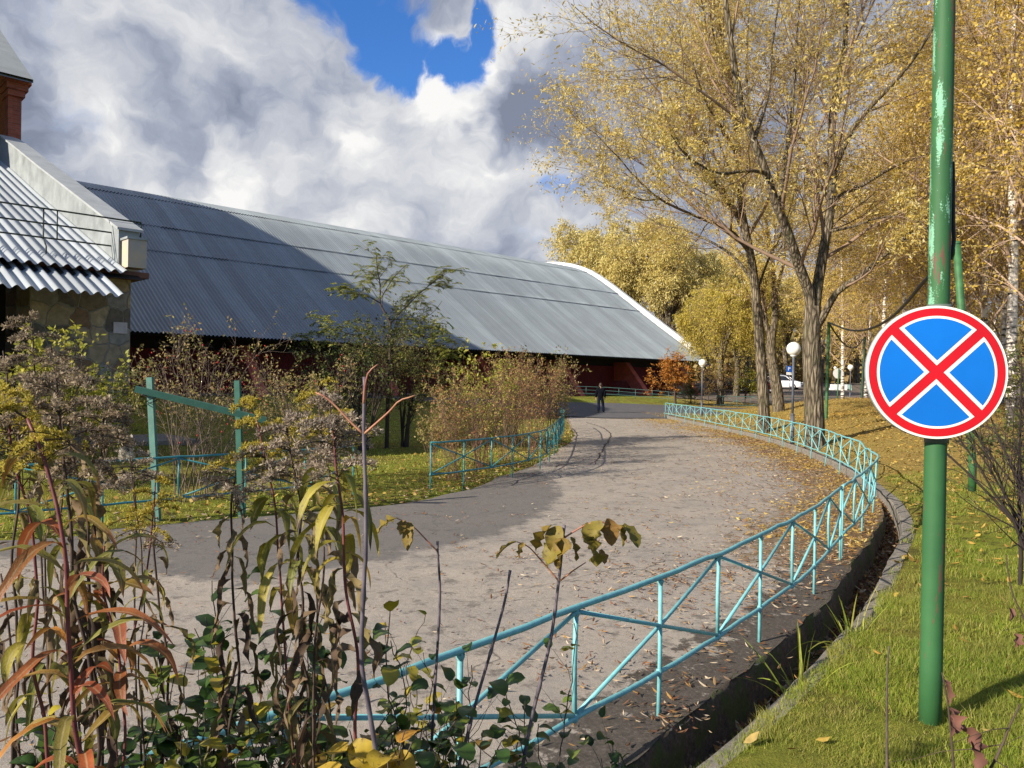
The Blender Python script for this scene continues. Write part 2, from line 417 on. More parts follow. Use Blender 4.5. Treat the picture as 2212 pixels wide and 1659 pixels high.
def build_ground():
    def axis(lo, hi, st, far):
        c = np.arange(lo, hi + st / 2, st); g = st; a = [hi]; b = [lo]
        while a[-1] < far: g *= 1.22; a.append(a[-1] + g)
        g = st
        while b[-1] > -far: g *= 1.22; b.append(b[-1] - g)
        return np.concatenate([b[1:][::-1], c, a[1:]])
    xs = axis(-14, 16, 0.25, 2500); ys = axis(-4, 58, 0.28, 2500)
    X, Y = np.meshgrid(xs, ys, indexing='ij')
    Z = ground_z(X, Y)
    o, _ = pdist(X, Y, PR); l, _ = pdist(X, Y, PL)
    onroad = (o < 0.2) & (l > -0.02) & (Y < 50) & (X > -26)
    Z = np.where(onroad, -0.10, Z)
    dip = sstep(2.6, 2.2, np.abs(o)) * (Y < 50) * (X > -26)
    Z = np.where((o > 0.0) & (o < 2.6) & (Y < 44), np.where(o < 1.9, -0.75, Z - 0.4), Z)
    # low rolling distance
    far = np.hypot(X, Y)
    Z = Z + 2.0 * sstep(300, 1500, far) * (0.5 + vnoise(X, Y, 300))
    mb = MB(); mb.grid(np.stack([X, Y, Z], -1))
    mb.at['shade'] = np.zeros(X.size)
    m, nt, b = new_mat('lawn_ground')
    c = objco(nt)
    g1 = NOISE(nt, c, 0.45, 5, 0.6); g2 = NOISE(nt, c, 9, 6, 0.65); g3 = NOISE(nt, c, 70, 4, 0.7)
    green = RAMP(nt, g2, ((0.25, (0.10, 0.135, 0.018)), (0.5, (0.20, 0.235, 0.030)), (0.75, (0.34, 0.33, 0.06))))
    straw = RAMP(nt, g3, ((0.3, (0.09, 0.06, 0.02)), (0.55, (0.22, 0.15, 0.04)), (0.8, (0.36, 0.25, 0.06))))
    col = MIXC(nt, RAMP(nt, g1, ((0.42, 0.06), (0.66, 0.75))), green, straw)
    col = MIXC(nt, RAMP(nt, NOISE(nt, c, 3.2, 6, 0.65), ((0.52, 0.0), (0.64, 0.75))), col, (0.055, 0.042, 0.020))
    # under the birches and willows the bank is covered with fallen leaves
    sx = N(nt, 'ShaderNodeSeparateXYZ', inp={0: c})
    k = MATH(nt, 'MULTIPLY', N(nt, 'ShaderNodeMapRange', interpolation_type='SMOOTHSTEP', inp={'Value': sx.outputs[1], 'From Min': 9.0, 'From Max': 17.0}).outputs[0],
             N(nt, 'ShaderNodeMapRange', interpolation_type='SMOOTHSTEP', inp={'Value': sx.outputs[0], 'From Min': 5.0, 'From Max': 7.0}).outputs[0])
    far = MATH(nt, 'MULTIPLY', N(nt, 'ShaderNodeMapRange', interpolation_type='SMOOTHSTEP', inp={'Value': sx.outputs[1], 'From Min': 40.0, 'From Max': 43.0}).outputs[0], N(nt, 'ShaderNodeMapRange', interpolation_type='SMOOTHSTEP', inp={'Value': sx.outputs[0], 'From Min': 16.0, 'From Max': 12.0}).outputs[0])
    k = MATH(nt, 'MULTIPLY', k, MATH(nt, 'SUBTRACT', 1.0, far))
    k = MATH(nt, 'MULTIPLY', k, RAMP(nt, g2, ((0.25, 0.35), (0.55, 1.0))))
    leafc = RAMP(nt, g3, ((0.25, (0.13, 0.085, 0.03)), (0.5, (0.36, 0.25, 0.075)), (0.75, (0.52, 0.39, 0.14))))
    col = MIXC(nt, k, col, leafc)
    nt.links.new(col, b.inputs['Base Color']); b.inputs['Roughness'].default_value = 0.95; b.inputs['Specular IOR Level'].default_value = 0.1
    bump(nt, b, g3, 0.9, 0.05)
    MATS['lawn_ground'] = m
    tag(mb.build('ground', m), kind='structure')

def normals2(P):
    T = np.gradient(P, axis=0); T /= np.linalg.norm(T, axis=1, keepdims=True)
    return np.stack([T[:, 1], -T[:, 0]], 1)          # to the right of the direction
PRN = normals2(PR)
def ditch_w(y): return 0.30 * sstep(13.5, 9.5, y) + 0.02
def kerb_z(y): return 0.05 + 0.10 * sstep(8, 15, y)
EDGE = 0.14
def poff(o, z=0.0, P=PR, Nn=PRN):
    o = np.broadcast_to(np.asarray(o, float), (len(P),)); z = np.broadcast_to(np.asarray(z, float), (len(P),))
    return np.concatenate([P + Nn * o[:, None], z[:, None]], 1)

def build_road():
    nv, nu = 44, 520
    right = resample(poff(EDGE + 0.012 * np.sin(np.arange(len(PR)) * 0.9) * sstep(14, 10, PR[:, 1]) + (vnoise(PR[:, 0], PR[:, 1], 0.35) * 0.09 + vnoise(PR[:, 0] + 9, PR[:, 1], 0.13) * 0.05) * sstep(16, 8, PR[:, 1]))[:, :2], nu)
    pl = PL + np.stack([vnoise(PL[:, 0], PL[:, 1], 0.8), vnoise(PL[:, 1], PL[:, 0], 0.7)], 1) * 0.22
    left = resample(pl, nu)
    v = np.linspace(0, 1, nv)
    P2 = left[:, None, :] * (1 - v)[None, :, None] + right[:, None, :] * v[None, :, None]
    Z = 0.012 + vnoise(P2[..., 0], P2[..., 1], 1.7) * 0.012 + vnoise(P2[..., 0], P2[..., 1], 0.5) * 0.004
    Z[:, 0] -= 0.02
    G = np.concatenate([P2, Z[..., None]], 2)
    mb = MB(); mb.grid(G)
    X, Y = P2[..., 0], P2[..., 1]
    # asphalt colour darkened in a band along the left edge
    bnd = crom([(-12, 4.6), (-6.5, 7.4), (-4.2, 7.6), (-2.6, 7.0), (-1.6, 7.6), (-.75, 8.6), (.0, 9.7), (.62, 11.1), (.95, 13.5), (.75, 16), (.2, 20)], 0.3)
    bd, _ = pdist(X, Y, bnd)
    mb.at['dark_band'] = (sstep(0.25, -0.45, bd) * sstep(21, 15, Y)).ravel()
    dist_r = np.linalg.norm(P2 - right[:, None, :], axis=2)
    mb.at['mud'] = (sstep(1.0, 0.15, dist_r) * sstep(15, 8, Y)).ravel()
    mb.at['humus'] = (sstep(3.0, 0.3, dist_r) * sstep(6.5, 9.5, Y) * sstep(38, 26, Y)).ravel()
    mb.at['lefty'] = (v[None, :] + 0 * X < 0.06).astype(float).ravel()
    m, nt, b = new_mat('old_asphalt')
    c = objco(nt)
    a = lambda n: N(nt, 'ShaderNodeAttribute', attribute_name=n).outputs['Fac']
    fine = NOISE(nt, c, 190, 3, 0.7); mid = NOISE(nt, c, 14, 6, 0.65); lg = NOISE(nt, c, 0.9, 5, 0.6); st = NOISE(nt, c, 2.6, 7, 0.62)
    col = RAMP(nt, fine, ((0.28, (0.140, 0.120, 0.097)), (0.5, (0.325, 0.287, 0.240)), (0.72, (0.57, 0.515, 0.445))))
    col = MIXC(nt, 1.0, col, RAMP(nt, lg, ((0.3, (0.86, 0.86, 0.88)), (0.7, (1.10, 1.08, 1.05)))), 'MULTIPLY')
    col = MIXC(nt, 1.0, col, RAMP(nt, mid, ((0.30, 0.82), (0.52, 1.0), (0.8, 1.09))), 'MULTIPLY')
    # small worn pits and stains
    pn = NOISE(nt, c, 4.2, 9, 0.74)
    col = MIXC(nt, RAMP(nt, pn, ((0.545, 0.0), (0.60, 0.62), (0.70, 0.85))), col, RAMP(nt, NOISE(nt, c, 38, 5, 0.7), ((0.35, (0.060, 0.050, 0.042)), (0.65, (0.155, 0.135, 0.115)))))
    col = MIXC(nt, RAMP(nt, NOISE(nt, c, 1.7, 6, 0.7), ((0.50, 0.0), (0.66, 0.45))), col, (0.20, 0.185, 0.168))
    vr = N(nt, 'ShaderNodeTexVoronoi', feature='DISTANCE_TO_EDGE', inp={0: N(nt, 'ShaderNodeVectorMath', operation='ADD', inp={0: c, 1: N(nt, 'ShaderNodeVectorMath', operation='SCALE', inp={0: N(nt, 'ShaderNodeTexNoise', inp={0: c, 2: 1.6, 3: 6.0}).outputs['Color'], 'Scale': 0.9}).outputs[0]}).outputs[0]}); vr.inputs['Scale'].default_value = 0.42
    col = MIXC(nt, MATH(nt, 'MULTIPLY', RAMP(nt, vr.outputs['Distance'], ((0.0, 0.75), (0.007, 0.0))), RAMP(nt, NOISE(nt, c, 0.35, 3), ((0.46, 0.0), (0.54, 1.0)))), col, (0.045, 0.038, 0.032))
    col = MIXC(nt, RAMP(nt, MATH(nt, 'ADD', a('dark_band'), MATH(nt, 'MULTIPLY', MATH(nt, 'SUBTRACT', NOISE(nt, c, 2.2, 9, 0.72), 0.5), 2.6)), ((0.30, 0.0), (0.66, 0.78))), col, RAMP(nt, fine, ((0.3, (0.05, 0.047, 0.045)), (0.7, (0.16, 0.152, 0.145)))))
    mudc = RAMP(nt, NOISE(nt, c, 46, 6, 0.75), ((0.3, (0.018, 0.015, 0.012)), (0.55, (0.065, 0.055, 0.045)), (0.75, (0.16, 0.14, 0.12))))
    col = MIXC(nt, RAMP(nt, MATH(nt, 'ADD', a('mud'), MATH(nt, 'MULTIPLY', MATH(nt, 'SUBTRACT', NOISE(nt, c, 4.5, 8, 0.72), 0.5), 3.2)), ((0.50, 0.0), (0.66, 0.92))), col, mudc)
    humc = RAMP(nt, NOISE(nt, c, 60, 6, 0.75), ((0.3, (0.06, 0.042, 0.022)), (0.55, (0.18, 0.118, 0.052)), (0.8, (0.36, 0.25, 0.10))))
    col = MIXC(nt, RAMP(nt, MATH(nt, 'ADD', a('humus'), MATH(nt, 'MULTIPLY', MATH(nt, 'SUBTRACT', NOISE(nt, c, 6, 7, 0.7), 0.5), 2.0)), ((0.46, 0.0), (0.78, 0.8))), col, humc)
    nt.links.new(col, b.inputs['Base Color']); b.inputs['Roughness'].default_value = 0.92; b.inputs['Specular IOR Level'].default_value = 0.25
    bump(nt, b, MATH(nt, 'ADD', fine, MATH(nt, 'MULTIPLY', mid, 1.5)), 0.55, 0.006)
    MATS['old_asphalt'] = m
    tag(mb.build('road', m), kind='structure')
    # crack in the asphalt
    k = MB()
    cr = crom([onz(x, y, 0)[:2] for x, y in ((1195, 1010), (1235, 1003), (1284, 1000), (1300, 975), (1319, 942), (1310, 930), (1292, 921), (1268, 914))], 0.12)
    rg = np.random.default_rng(3)
    cr = cr + rg.normal(0, 0.022, cr.shape)
    nn = normals2(cr); w = 0.010 + 0.012 * rg.random(len(cr))
    L = np.concatenate([cr - nn * w[:, None], np.full((len(cr), 1), 0.024)], 1); Rr = np.concatenate([cr + nn * w[:, None], np.full((len(cr), 1), 0.024)], 1)
    k.grid(np.stack([L, Rr], 1))
    tag(k.build('road_crack', plain('crack_tar', (0.035, 0.03, 0.027), 0.9)), kind='structure')
    # darker cross road at the far end and the car park behind
    def sheet(name, poly_l, poly_r, mat, lift, n=60):
        A = resample(np.array(poly_l, float), n); B = resample(np.array(poly_r, float), n)
        v2 = np.linspace(0, 1, 12)
        Q = A[:, None, :] * (1 - v2)[None, :, None] + B[:, None, :] * v2[None, :, None]
        zz = np.maximum(lawn(Q[..., 0], Q[..., 1]), 0.0) + lift
        q = MB(); q.grid(np.concatenate([Q, zz[..., None]], 2))
        return tag(q.build(name, mat), kind='structure')
    dark = plain('grey_asphalt', (0.085, 0.083, 0.088), 0.9, 0.3, 4, bmp=0.2)
    sheet('cross_road', [(-14, 47), (0, 45.5), (2.3, 41.5), (5, 39.8), (8.3, 41.0), (13, 43.5), (24, 47), (60, 56)], [(-14, 52), (0, 51.5), (4, 53), (8.2, 55.5), (14, 57.5), (20, 58.5), (30, 60.5), (60, 66)], dark, 0.05)
    tan_ = plain('leafy_asphalt', (0.13, 0.10, 0.075), 0.95, 0.35, 3, bmp=0.2)
    sheet('car_park', [(14, 66), (26, 66), (40, 70), (70, 78)], [(22, 112), (40, 112), (60, 114), (90, 120)], tan_, 0.06)

def build_ditch():
    y = PR[:, 1]
    sel = (y > -2) & (y < 44)
    P, Nn = PR[sel], PRN[sel]; y = y[sel]
    w = ditch_w(y); kz = kerb_z(y)
    near = sstep(13, 10, y)
    rg = np.random.default_rng(11)
    def off(o, z): return poff(o, z, P, Nn)
    jag = (vnoise(P[:, 0], P[:, 1], 0.35) * 0.09 + vnoise(P[:, 0] + 9, P[:, 1], 0.13) * 0.05) * sstep(16, 8, y)
    e = EDGE + jag; e0 = EDGE
    dep = 0.05 + 0.25 * near
    rows = [off(e - 0.10, -0.03), off(e - 0.012, 0.004 + 0.01 * near), off(e + 0.012, -0.02), off(e + 0.03, -0.12 * near - 0.03), off(e + 0.025, -dep), off(e + w * 0.5, -dep - 0.02), off(e + w, -dep)]
    mb = MB(); mb.grid(np.stack(rows, 1))
    m, nt, b = new_mat('ditch_soil')
    c = objco(nt)
    t = NOISE(nt, c, 24, 7, 0.7)
    col = RAMP(nt, t, ((0.3, (0.035, 0.027, 0.020)), (0.55, (0.11, 0.085, 0.062)), (0.75, (0.23, 0.185, 0.135))))
    col = MIXC(nt, RAMP(nt, NOISE(nt, c, 5, 5, 0.6), ((0.48, 0), (0.58, 0.85))), col, (0.065, 0.095, 0.018))
    nt.links.new(col, b.inputs['Base Color']); b.inputs['Roughness'].default_value = 0.95
    bump(nt, b, t, 1.0, 0.04)
    tag(mb.build('ditch', m), kind='structure')
    # concrete kerb on the far side of the ditch
    ki = e0 + w; kw = 0.16
    rough = vnoise(P[:, 0], P[:, 1], 0.9) * 0.05 + vnoise(P[:, 0], P[:, 1], 0.16) * 0.045 * sstep(14, 9, y)
    rows = [off(ki, -dep - 0.05), off(ki + rough * 0.4, kz - 0.015), off(ki + 0.012 + rough * 0.4, kz + rough * 0.2), off(ki + kw - 0.012 + rough * 0.4, kz + rough * 0.2), off(ki + kw + rough * 0.4, kz - 0.015), off(ki + kw, -0.2)]
    mb = MB(); mb.grid(np.stack(rows, 1), smooth=False)
    m, nt, b = new_mat('weathered_concrete')
    c = objco(nt)
    t = NOISE(nt, c, 16, 7, 0.7); f = NOISE(nt, c, 120, 4, 0.7)
    col = RAMP(nt, t, ((0.3, (0.07, 0.06, 0.048)), (0.52, (0.20, 0.18, 0.15)), (0.8, (0.33, 0.305, 0.265))))
    col = MIXC(nt, RAMP(nt, f, ((0.5, 0), (0.75, 0.5))), col, (0.10, 0.09, 0.07))
    nt.links.new(col, b.inputs['Base Color']); b.inputs['Roughness'].default_value = 0.9
    bump(nt, b, MATH(nt, 'ADD', t, f), 0.5, 0.01)
    MATS['concrete'] = m
    tag(mb.build('kerb', m), kind='structure')
    # verge: the finely shaped strip of soil between kerb and bank
    os_ = np.concatenate([[0.0, 0.03], np.linspace(0.1, 2.75, 24), [2.95]])
    rows = []
    for q in os_:
        o = ki + kw - 0.02 + q
        xy = P + Nn * o[:, None]
        z = bank(o, xy[:, 1], xy[:, 0]) + vnoise(xy[:, 0], xy[:, 1], 2.5) * 0.10 * sstep(0.6, 3, o) + vnoise(xy[:, 0], xy[:, 1], 0.4) * 0.05 * sstep(0.0, 0.3, q)
        z = np.maximum(z, kz - 0.01) * sstep(0.5, 0, q) + z * (1 - sstep(0.5, 0, q)) if q > 0 else kz * 0 - 0.15
        if q >= 2.9: z = z - 0.12
        z = z + (0.012 if 0 < q < 2.9 else 0)
        rows.append(np.concatenate([xy, np.broadcast_to(z, (len(P),))[:, None]], 1))
    mb = MB(); mb.grid(np.stack(rows, 1))
    tag(mb.build('verge', MATS['lawn_ground']), kind='structure')
build_ground(); build_road(); build_ditch()
# ================================================================ buildings
# roof profile of the long hall: distance across d -> height z
HP = np.array([(41.6, 4.05), (42.2, 4.42), (45, 6.25), (48, 8.25), (51, 10.3), (54, 12.35), (56, 13.6), (57.5, 14.35), (59.5, 15.05), (62, 15.55), (65, 15.75), (68, 15.55), (72, 14.6), (78, 11.6), (86, 6.2), (89, 4.0)])
def corr_sheet(prof, s0, s1, period, amp, mb, lift=0.0, ns=8, tuck=0.0, jag=None):
    """corrugated sheet following a profile of (d, z); ribs run along the slope"""
    prof = np.asarray(prof, float)
    n = int((s1 - s0) / period * ns)
    s = np.linspace(s0, s1, n)
    t = np.gradient(prof, axis=0); t /= np.linalg.norm(t, axis=1, keepdims=True)
    nd, nz = -t[:, 1], t[:, 0]
    w = amp * np.sin(2 * np.pi * s / period)
    h = lift + w[:, None] + np.zeros(len(prof))[None, :]
    D = prof[None, :, 0] + nd[None] * h
    if jag is not None: D[:, 0] -= jag(s)
    Z = prof[None, :, 1] + nz[None] * h
    mb.grid(UX[None, None] * s[:, None, None] + UN[None, None] * D[..., None] + np.array([0, 0, 1.0]) * Z[..., None])
def profcut(P, d0, d1, n=8):
    d = np.linspace(d0, d1, n); return np.stack([d, np.interp(d, P[:, 0], P[:, 1])], 1)
def smooth_prof(P, n=60):
    q = crom(P, 0.5); return q

def roofmat(name, base, streak, gloss=0.45):
    m, nt, b = new_mat(name)
    c = objco(nt)
    # coordinates along the hall, across it and up
    u = N(nt, 'ShaderNodeVectorMath', operation='DOT_PRODUCT', inp={0: c, 1: tuple(UX)}).outputs['Value']
    d = N(nt, 'ShaderNodeVectorMath', operation='DOT_PRODUCT', inp={0: c, 1: tuple(UN)}).outputs['Value']
    v = N(nt, 'ShaderNodeCombineXYZ', inp={0: MATH(nt, 'MULTIPLY', u, 1.0), 1: MATH(nt, 'MULTIPLY', d, 0.12), 2: 0.0}).outputs[0]
    n1 = NOISE(nt, v, 1.6, 6, 0.65); n2 = NOISE(nt, c, 0.5, 4, 0.6); n3 = NOISE(nt, c, 9, 5, 0.7)
    # each sheet is about a metre wide and has weathered in its own way
    sh = N(nt, 'ShaderNodeTexWhiteNoise', noise_dimensions='1D', inp={1: MATH(nt, 'FLOOR', MATH(nt, 'MULTIPLY', u, 0.93))}).outputs[0]
    col = RAMP(nt, n1, ((0.3, [x * 0.84 for x in base]), (0.7, [min(1, x * 1.12) for x in base])))
    col = MIXC(nt, 1.0, col, RAMP(nt, sh, ((0, 0.84), (1, 1.12))), 'MULTIPLY')
    fr = MATH(nt, 'FRACT', MATH(nt, 'MULTIPLY', u, 0.93))
    col = MIXC(nt, RAMP(nt, fr, ((0.0, 0.55), (0.035, 0.0))), col, [min(1, x * 1.7) for x in base])
    col = MIXC(nt, RAMP(nt, n3, ((0.6, 0), (0.8, 0.35))), col, streak)
    col = MIXC(nt, RAMP(nt, n2, ((0.35, 0.25), (0.6, 0))), col, streak)
    nt.links.new(col, b.inputs['Base Color'])
    b.inputs['Roughness'].default_value = gloss
    b.inputs['Specular IOR Level'].default_value = 0.55
    b.inputs['Metallic'].default_value = 0.15
    MATS[name] = m
    return m

def build_hall():
    roof_m = roofmat('hall_roof_sheet', (0.232, 0.268, 0.285), (0.14, 0.158, 0.168))
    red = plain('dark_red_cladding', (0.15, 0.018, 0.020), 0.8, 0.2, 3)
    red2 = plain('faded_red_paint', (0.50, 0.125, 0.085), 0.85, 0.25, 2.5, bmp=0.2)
    white = plain('white_parapet_paint', (0.52, 0.54, 0.54), 0.7, 0.25, 1.2, col2=(0.70, 0.72, 0.72))
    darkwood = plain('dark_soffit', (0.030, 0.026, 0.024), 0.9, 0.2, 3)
    grey = plain('grey_concrete_base', (0.25, 0.24, 0.22), 0.9, 0.2, 2)
    S0, S1 = 6.6, 68.3
    root = empty('sports_hall', sd(35, 60, 0.7), 'long hall with a grey corrugated barrel roof, dark red walls and slanting red buttresses', 'building')
    rg = np.random.default_rng(4)
    HPs = smooth_prof(HP)
    breaks = [41.6, 50.0, 53.0, 57.4, 89.0]
    for i, (a, b_) in enumerate(zip(breaks[:-1], breaks[1:])):
        mb = MB()
        steps = rg.random(400) * 0.10
        jag = lambda s, st=steps: st[(np.asarray(s) / 1.07).astype(int) % 400] * 0.7
        top = min(b_ + 0.35, 89.0)
        corr_sheet(profcut(HPs, a - (0.0 if i == 0 else 0.12), top, 9 if i < 3 else 30), S0 - 0.1, S1 + 0.15, 0.23, 0.044, mb, lift=0.05 + 0.032 * i, jag=jag)
        o = mb.build('roof_course', roof_m, root)
    # underside and eave beam
    mb = MB()
    P = profcut(HPs, 41.75, 88.8, 30); P[:, 1] -= 0.16
    ss = np.linspace(S0, S1 - 0.3, 30)
    mb.grid(UX[None, None] * ss[:, None, None] + UN[None, None] * P[None, :, 0, None] + np.array([0, 0, 1.0]) * P[None, :, 1, None])
    mb.build('soffit', darkwood, root)
    mb = MB()
    ax = np.array([UX, UN, [0, 0, 1]])
    mb.box(sd((S0 + S1) / 2, 42.0, 4.06), (S1 - S0 - 0.2, 0.16, 0.22), ax)
    for s in np.arange(S0 + 1, S1, 3.0): mb.box(sd(s, 43.8, 5.0), (0.12, 3.4, 0.16), np.array([UX, unit(UN + np.array([0, 0, 0.64])), np.cross(UX, unit(UN + np.array([0, 0, 0.64])))]))
    mb.build('eave_beam', darkwood, root)
    # wall: vertical ribbed cladding set back under the overhang, split in bays
    WD = 45.2
    mb = MB()
    n = int((S1 - S0) / 0.03)
    s = np.linspace(S0, S1 - 0.4, n)
    rib = 0.02 * (np.mod(s, 0.20) < 0.1)
    zz = np.array([0.3, 2.0, 3.4])
    mb.grid(UX * s[:, None, None] + UN * (WD + rib)[:, None, None] + np.array([0, 0, 1.0]) * zz[None, :, None], smooth=False)
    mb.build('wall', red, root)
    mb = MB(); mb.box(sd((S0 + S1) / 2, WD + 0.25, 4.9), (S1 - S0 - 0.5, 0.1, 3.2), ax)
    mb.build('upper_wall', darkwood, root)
    mb = MB(); mb.box(sd((S0 + S1) / 2, WD - 0.15, 0.72), (S1 - S0 - 0.3, 0.5, 0.3), ax)
    mb.build('plinth', grey, root)
    # slanting buttresses
    for sb in (11.4, 20.9, 30.3, 39.7, 49.0, 58.4, 66.9):
        mb = MB()
        th = 0.62
        poly = [sd(sb, 45.3, 3.75), sd(sb, 43.9, 3.75), sd(sb, 40.9, 0.25), sd(sb, 42.3, 0.25), sd(sb, 43.8, 2.05), sd(sb, 45.3, 2.05)]
        mb.prism(np.array(poly) - UX * th / 2, UX * th)
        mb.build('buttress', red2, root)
    # white parapet over the far gable
    mb = MB()
    P = profcut(HPs, 42.9, 88.2, 60)
    out = []
    for lift in (-0.3, 0.55):
        t = np.gradient(P, axis=0); t /= np.linalg.norm(t, axis=1, keepdims=True)
        out.append(np.stack([P[:, 0] - t[:, 1] * lift, P[:, 1] + t[:, 0] * lift], 1))
    lo, hi = out
    q = np.concatenate([lo, hi[::-1]])
    poly = UX * S1 + UN * q[:, 0, None] + np.array([0, 0, 1.0]) * q[:, 1, None]
    th = UX * 0.45
    k = len(P)
    A = np.stack([UX * S1 + UN * lo[:, 0, None] + np.array([0, 0, 1.0]) * lo[:, 1, None], UX * S1 + UN * hi[:, 0, None] + np.array([0, 0, 1.0]) * hi[:, 1, None],
                  UX * (S1 + 0.45) + UN * hi[:, 0, None] + np.array([0, 0, 1.0]) * hi[:, 1, None], UX * (S1 + 0.45) + UN * lo[:, 0, None] + np.array([0, 0, 1.0]) * lo[:, 1, None]], 1)
    mb.grid(A, smooth=False)
    e = A[0]; mb.add(e, [[0, 1, 2, 3]]); e = A[-1]; mb.add(e, [[0, 1, 2, 3]])
    mb.build('gable_parapet', white, root)
    # closed gable wall
    mb = MB()
    P2 = profcut(HPs, 45.0, 86.5, 40)
    V = np.concatenate([np.stack([UX * (S1 - 0.25) + UN * d + np.array([0, 0, z - 0.2]) for d, z in P2]), np.stack([UX * (S1 - 0.25) + UN * d + np.array([0, 0, 0.2]) for d, z in P2])])
    n = len(P2)
    mb.add(V, [[i, i + 1, n + i + 1, n + i] for i in range(n - 1)])
    mb.build('gable_wall', red, root)
    mb = MB(); mb.box(sd((S0 + S1) / 2, 87.5, 2.4), (S1 - S0, 0.3, 4.0), ax); mb.build('rear_wall', red, root)

def stone_mat():
    m, nt, b = new_mat('crazy_stone')
    c = objco(nt)
    u = N(nt, 'ShaderNodeVectorMath', operation='DOT_PRODUCT', inp={0: c, 1: tuple(UX)}).outputs['Value']
    sz = N(nt, 'ShaderNodeSeparateXYZ', inp={0: c}).outputs[2]
    w = NOISE(nt, c, 1.5, 3, 0.5)
    v = N(nt, 'ShaderNodeCombineXYZ', inp={0: MATH(nt, 'ADD', u, MATH(nt, 'MULTIPLY', w, 0.5)), 1: MATH(nt, 'ADD', MATH(nt, 'MULTIPLY', sz, 0.95), MATH(nt, 'MULTIPLY', w, 0.4)), 2: 0.0}).outputs[0]
    e = N(nt, 'ShaderNodeTexVoronoi', feature='DISTANCE_TO_EDGE', voronoi_dimensions='2D'); e.inputs['Scale'].default_value = 2.6; e.inputs['Randomness'].default_value = 0.75
    f = N(nt, 'ShaderNodeTexVoronoi', feature='F1', voronoi_dimensions='2D'); f.inputs['Scale'].default_value = 2.6; f.inputs['Randomness'].default_value = 0.75
    nt.links.new(v, e.inputs['Vector']); nt.links.new(v, f.inputs['Vector'])
    hue = N(nt, 'ShaderNodeSeparateColor', inp={0: f.outputs['Color']}).outputs[0]
    col = RAMP(nt, hue, ((0.0, (0.22, 0.165, 0.095)), (0.2, (0.36, 0.285, 0.175)), (0.4, (0.16, 0.135, 0.105)), (0.6, (0.42, 0.335, 0.21)), (0.8, (0.25, 0.155, 0.085)), (0.93, (0.30, 0.275, 0.235))), 'CONSTANT')
    col = MIXC(nt, 1.0, col, RAMP(nt, NOISE(nt, c, 7, 7, 0.65), ((0.3, 0.62), (0.7, 1.25))), 'MULTIPLY')
    col = MIXC(nt, RAMP(nt, e.outputs['Distance'], ((0.02, 1.0), (0.045, 0.0))), col, (0.30, 0.28, 0.24))
    nt.links.new(col, b.inputs['Base Color']); b.inputs['Roughness'].default_value = 0.85
    bump(nt, b, RAMP(nt, e.outputs['Distance'], ((0.0, 0.0), (0.06, 1.0))), 0.8, 0.03)
    MATS['crazy_stone'] = m
    return m
def brick_mat():
    m, nt, b = new_mat('red_brick')
    c = objco(nt)
    u = N(nt, 'ShaderNodeVectorMath', operation='DOT_PRODUCT', inp={0: c, 1: tuple(UX)}).outputs['Value']
    d = N(nt, 'ShaderNodeVectorMath', operation='DOT_PRODUCT', inp={0: c, 1: tuple(UN)}).outputs['Value']
    sz = N(nt, 'ShaderNodeSeparateXYZ', inp={0: c}).outputs[2]
    v = N(nt, 'ShaderNodeCombineXYZ', inp={0: MATH(nt, 'ADD', u, d), 1: sz, 2: 0.0}).outputs[0]
    k = N(nt, 'ShaderNodeTexBrick', inp={0: v, 1: (0.40, 0.10, 0.045, 1), 2: (0.30, 0.07, 0.035, 1), 3: (0.22, 0.17, 0.14, 1)})
    k.inputs['Scale'].default_value = 1.0; k.inputs['Brick Width'].default_value = 0.26; k.inputs['Row Height'].default_value = 0.077; k.inputs['Mortar Size'].default_value = 0.006
    col = MIXC(nt, 1.0, k.outputs[0], RAMP(nt, NOISE(nt, c, 3, 5, 0.6), ((0.3, 0.7), (0.7, 1.2))), 'MULTIPLY')
    nt.links.new(col, b.inputs['Base Color']); b.inputs['Roughness'].default_value = 0.9
    MATS['red_brick'] = m
    return m

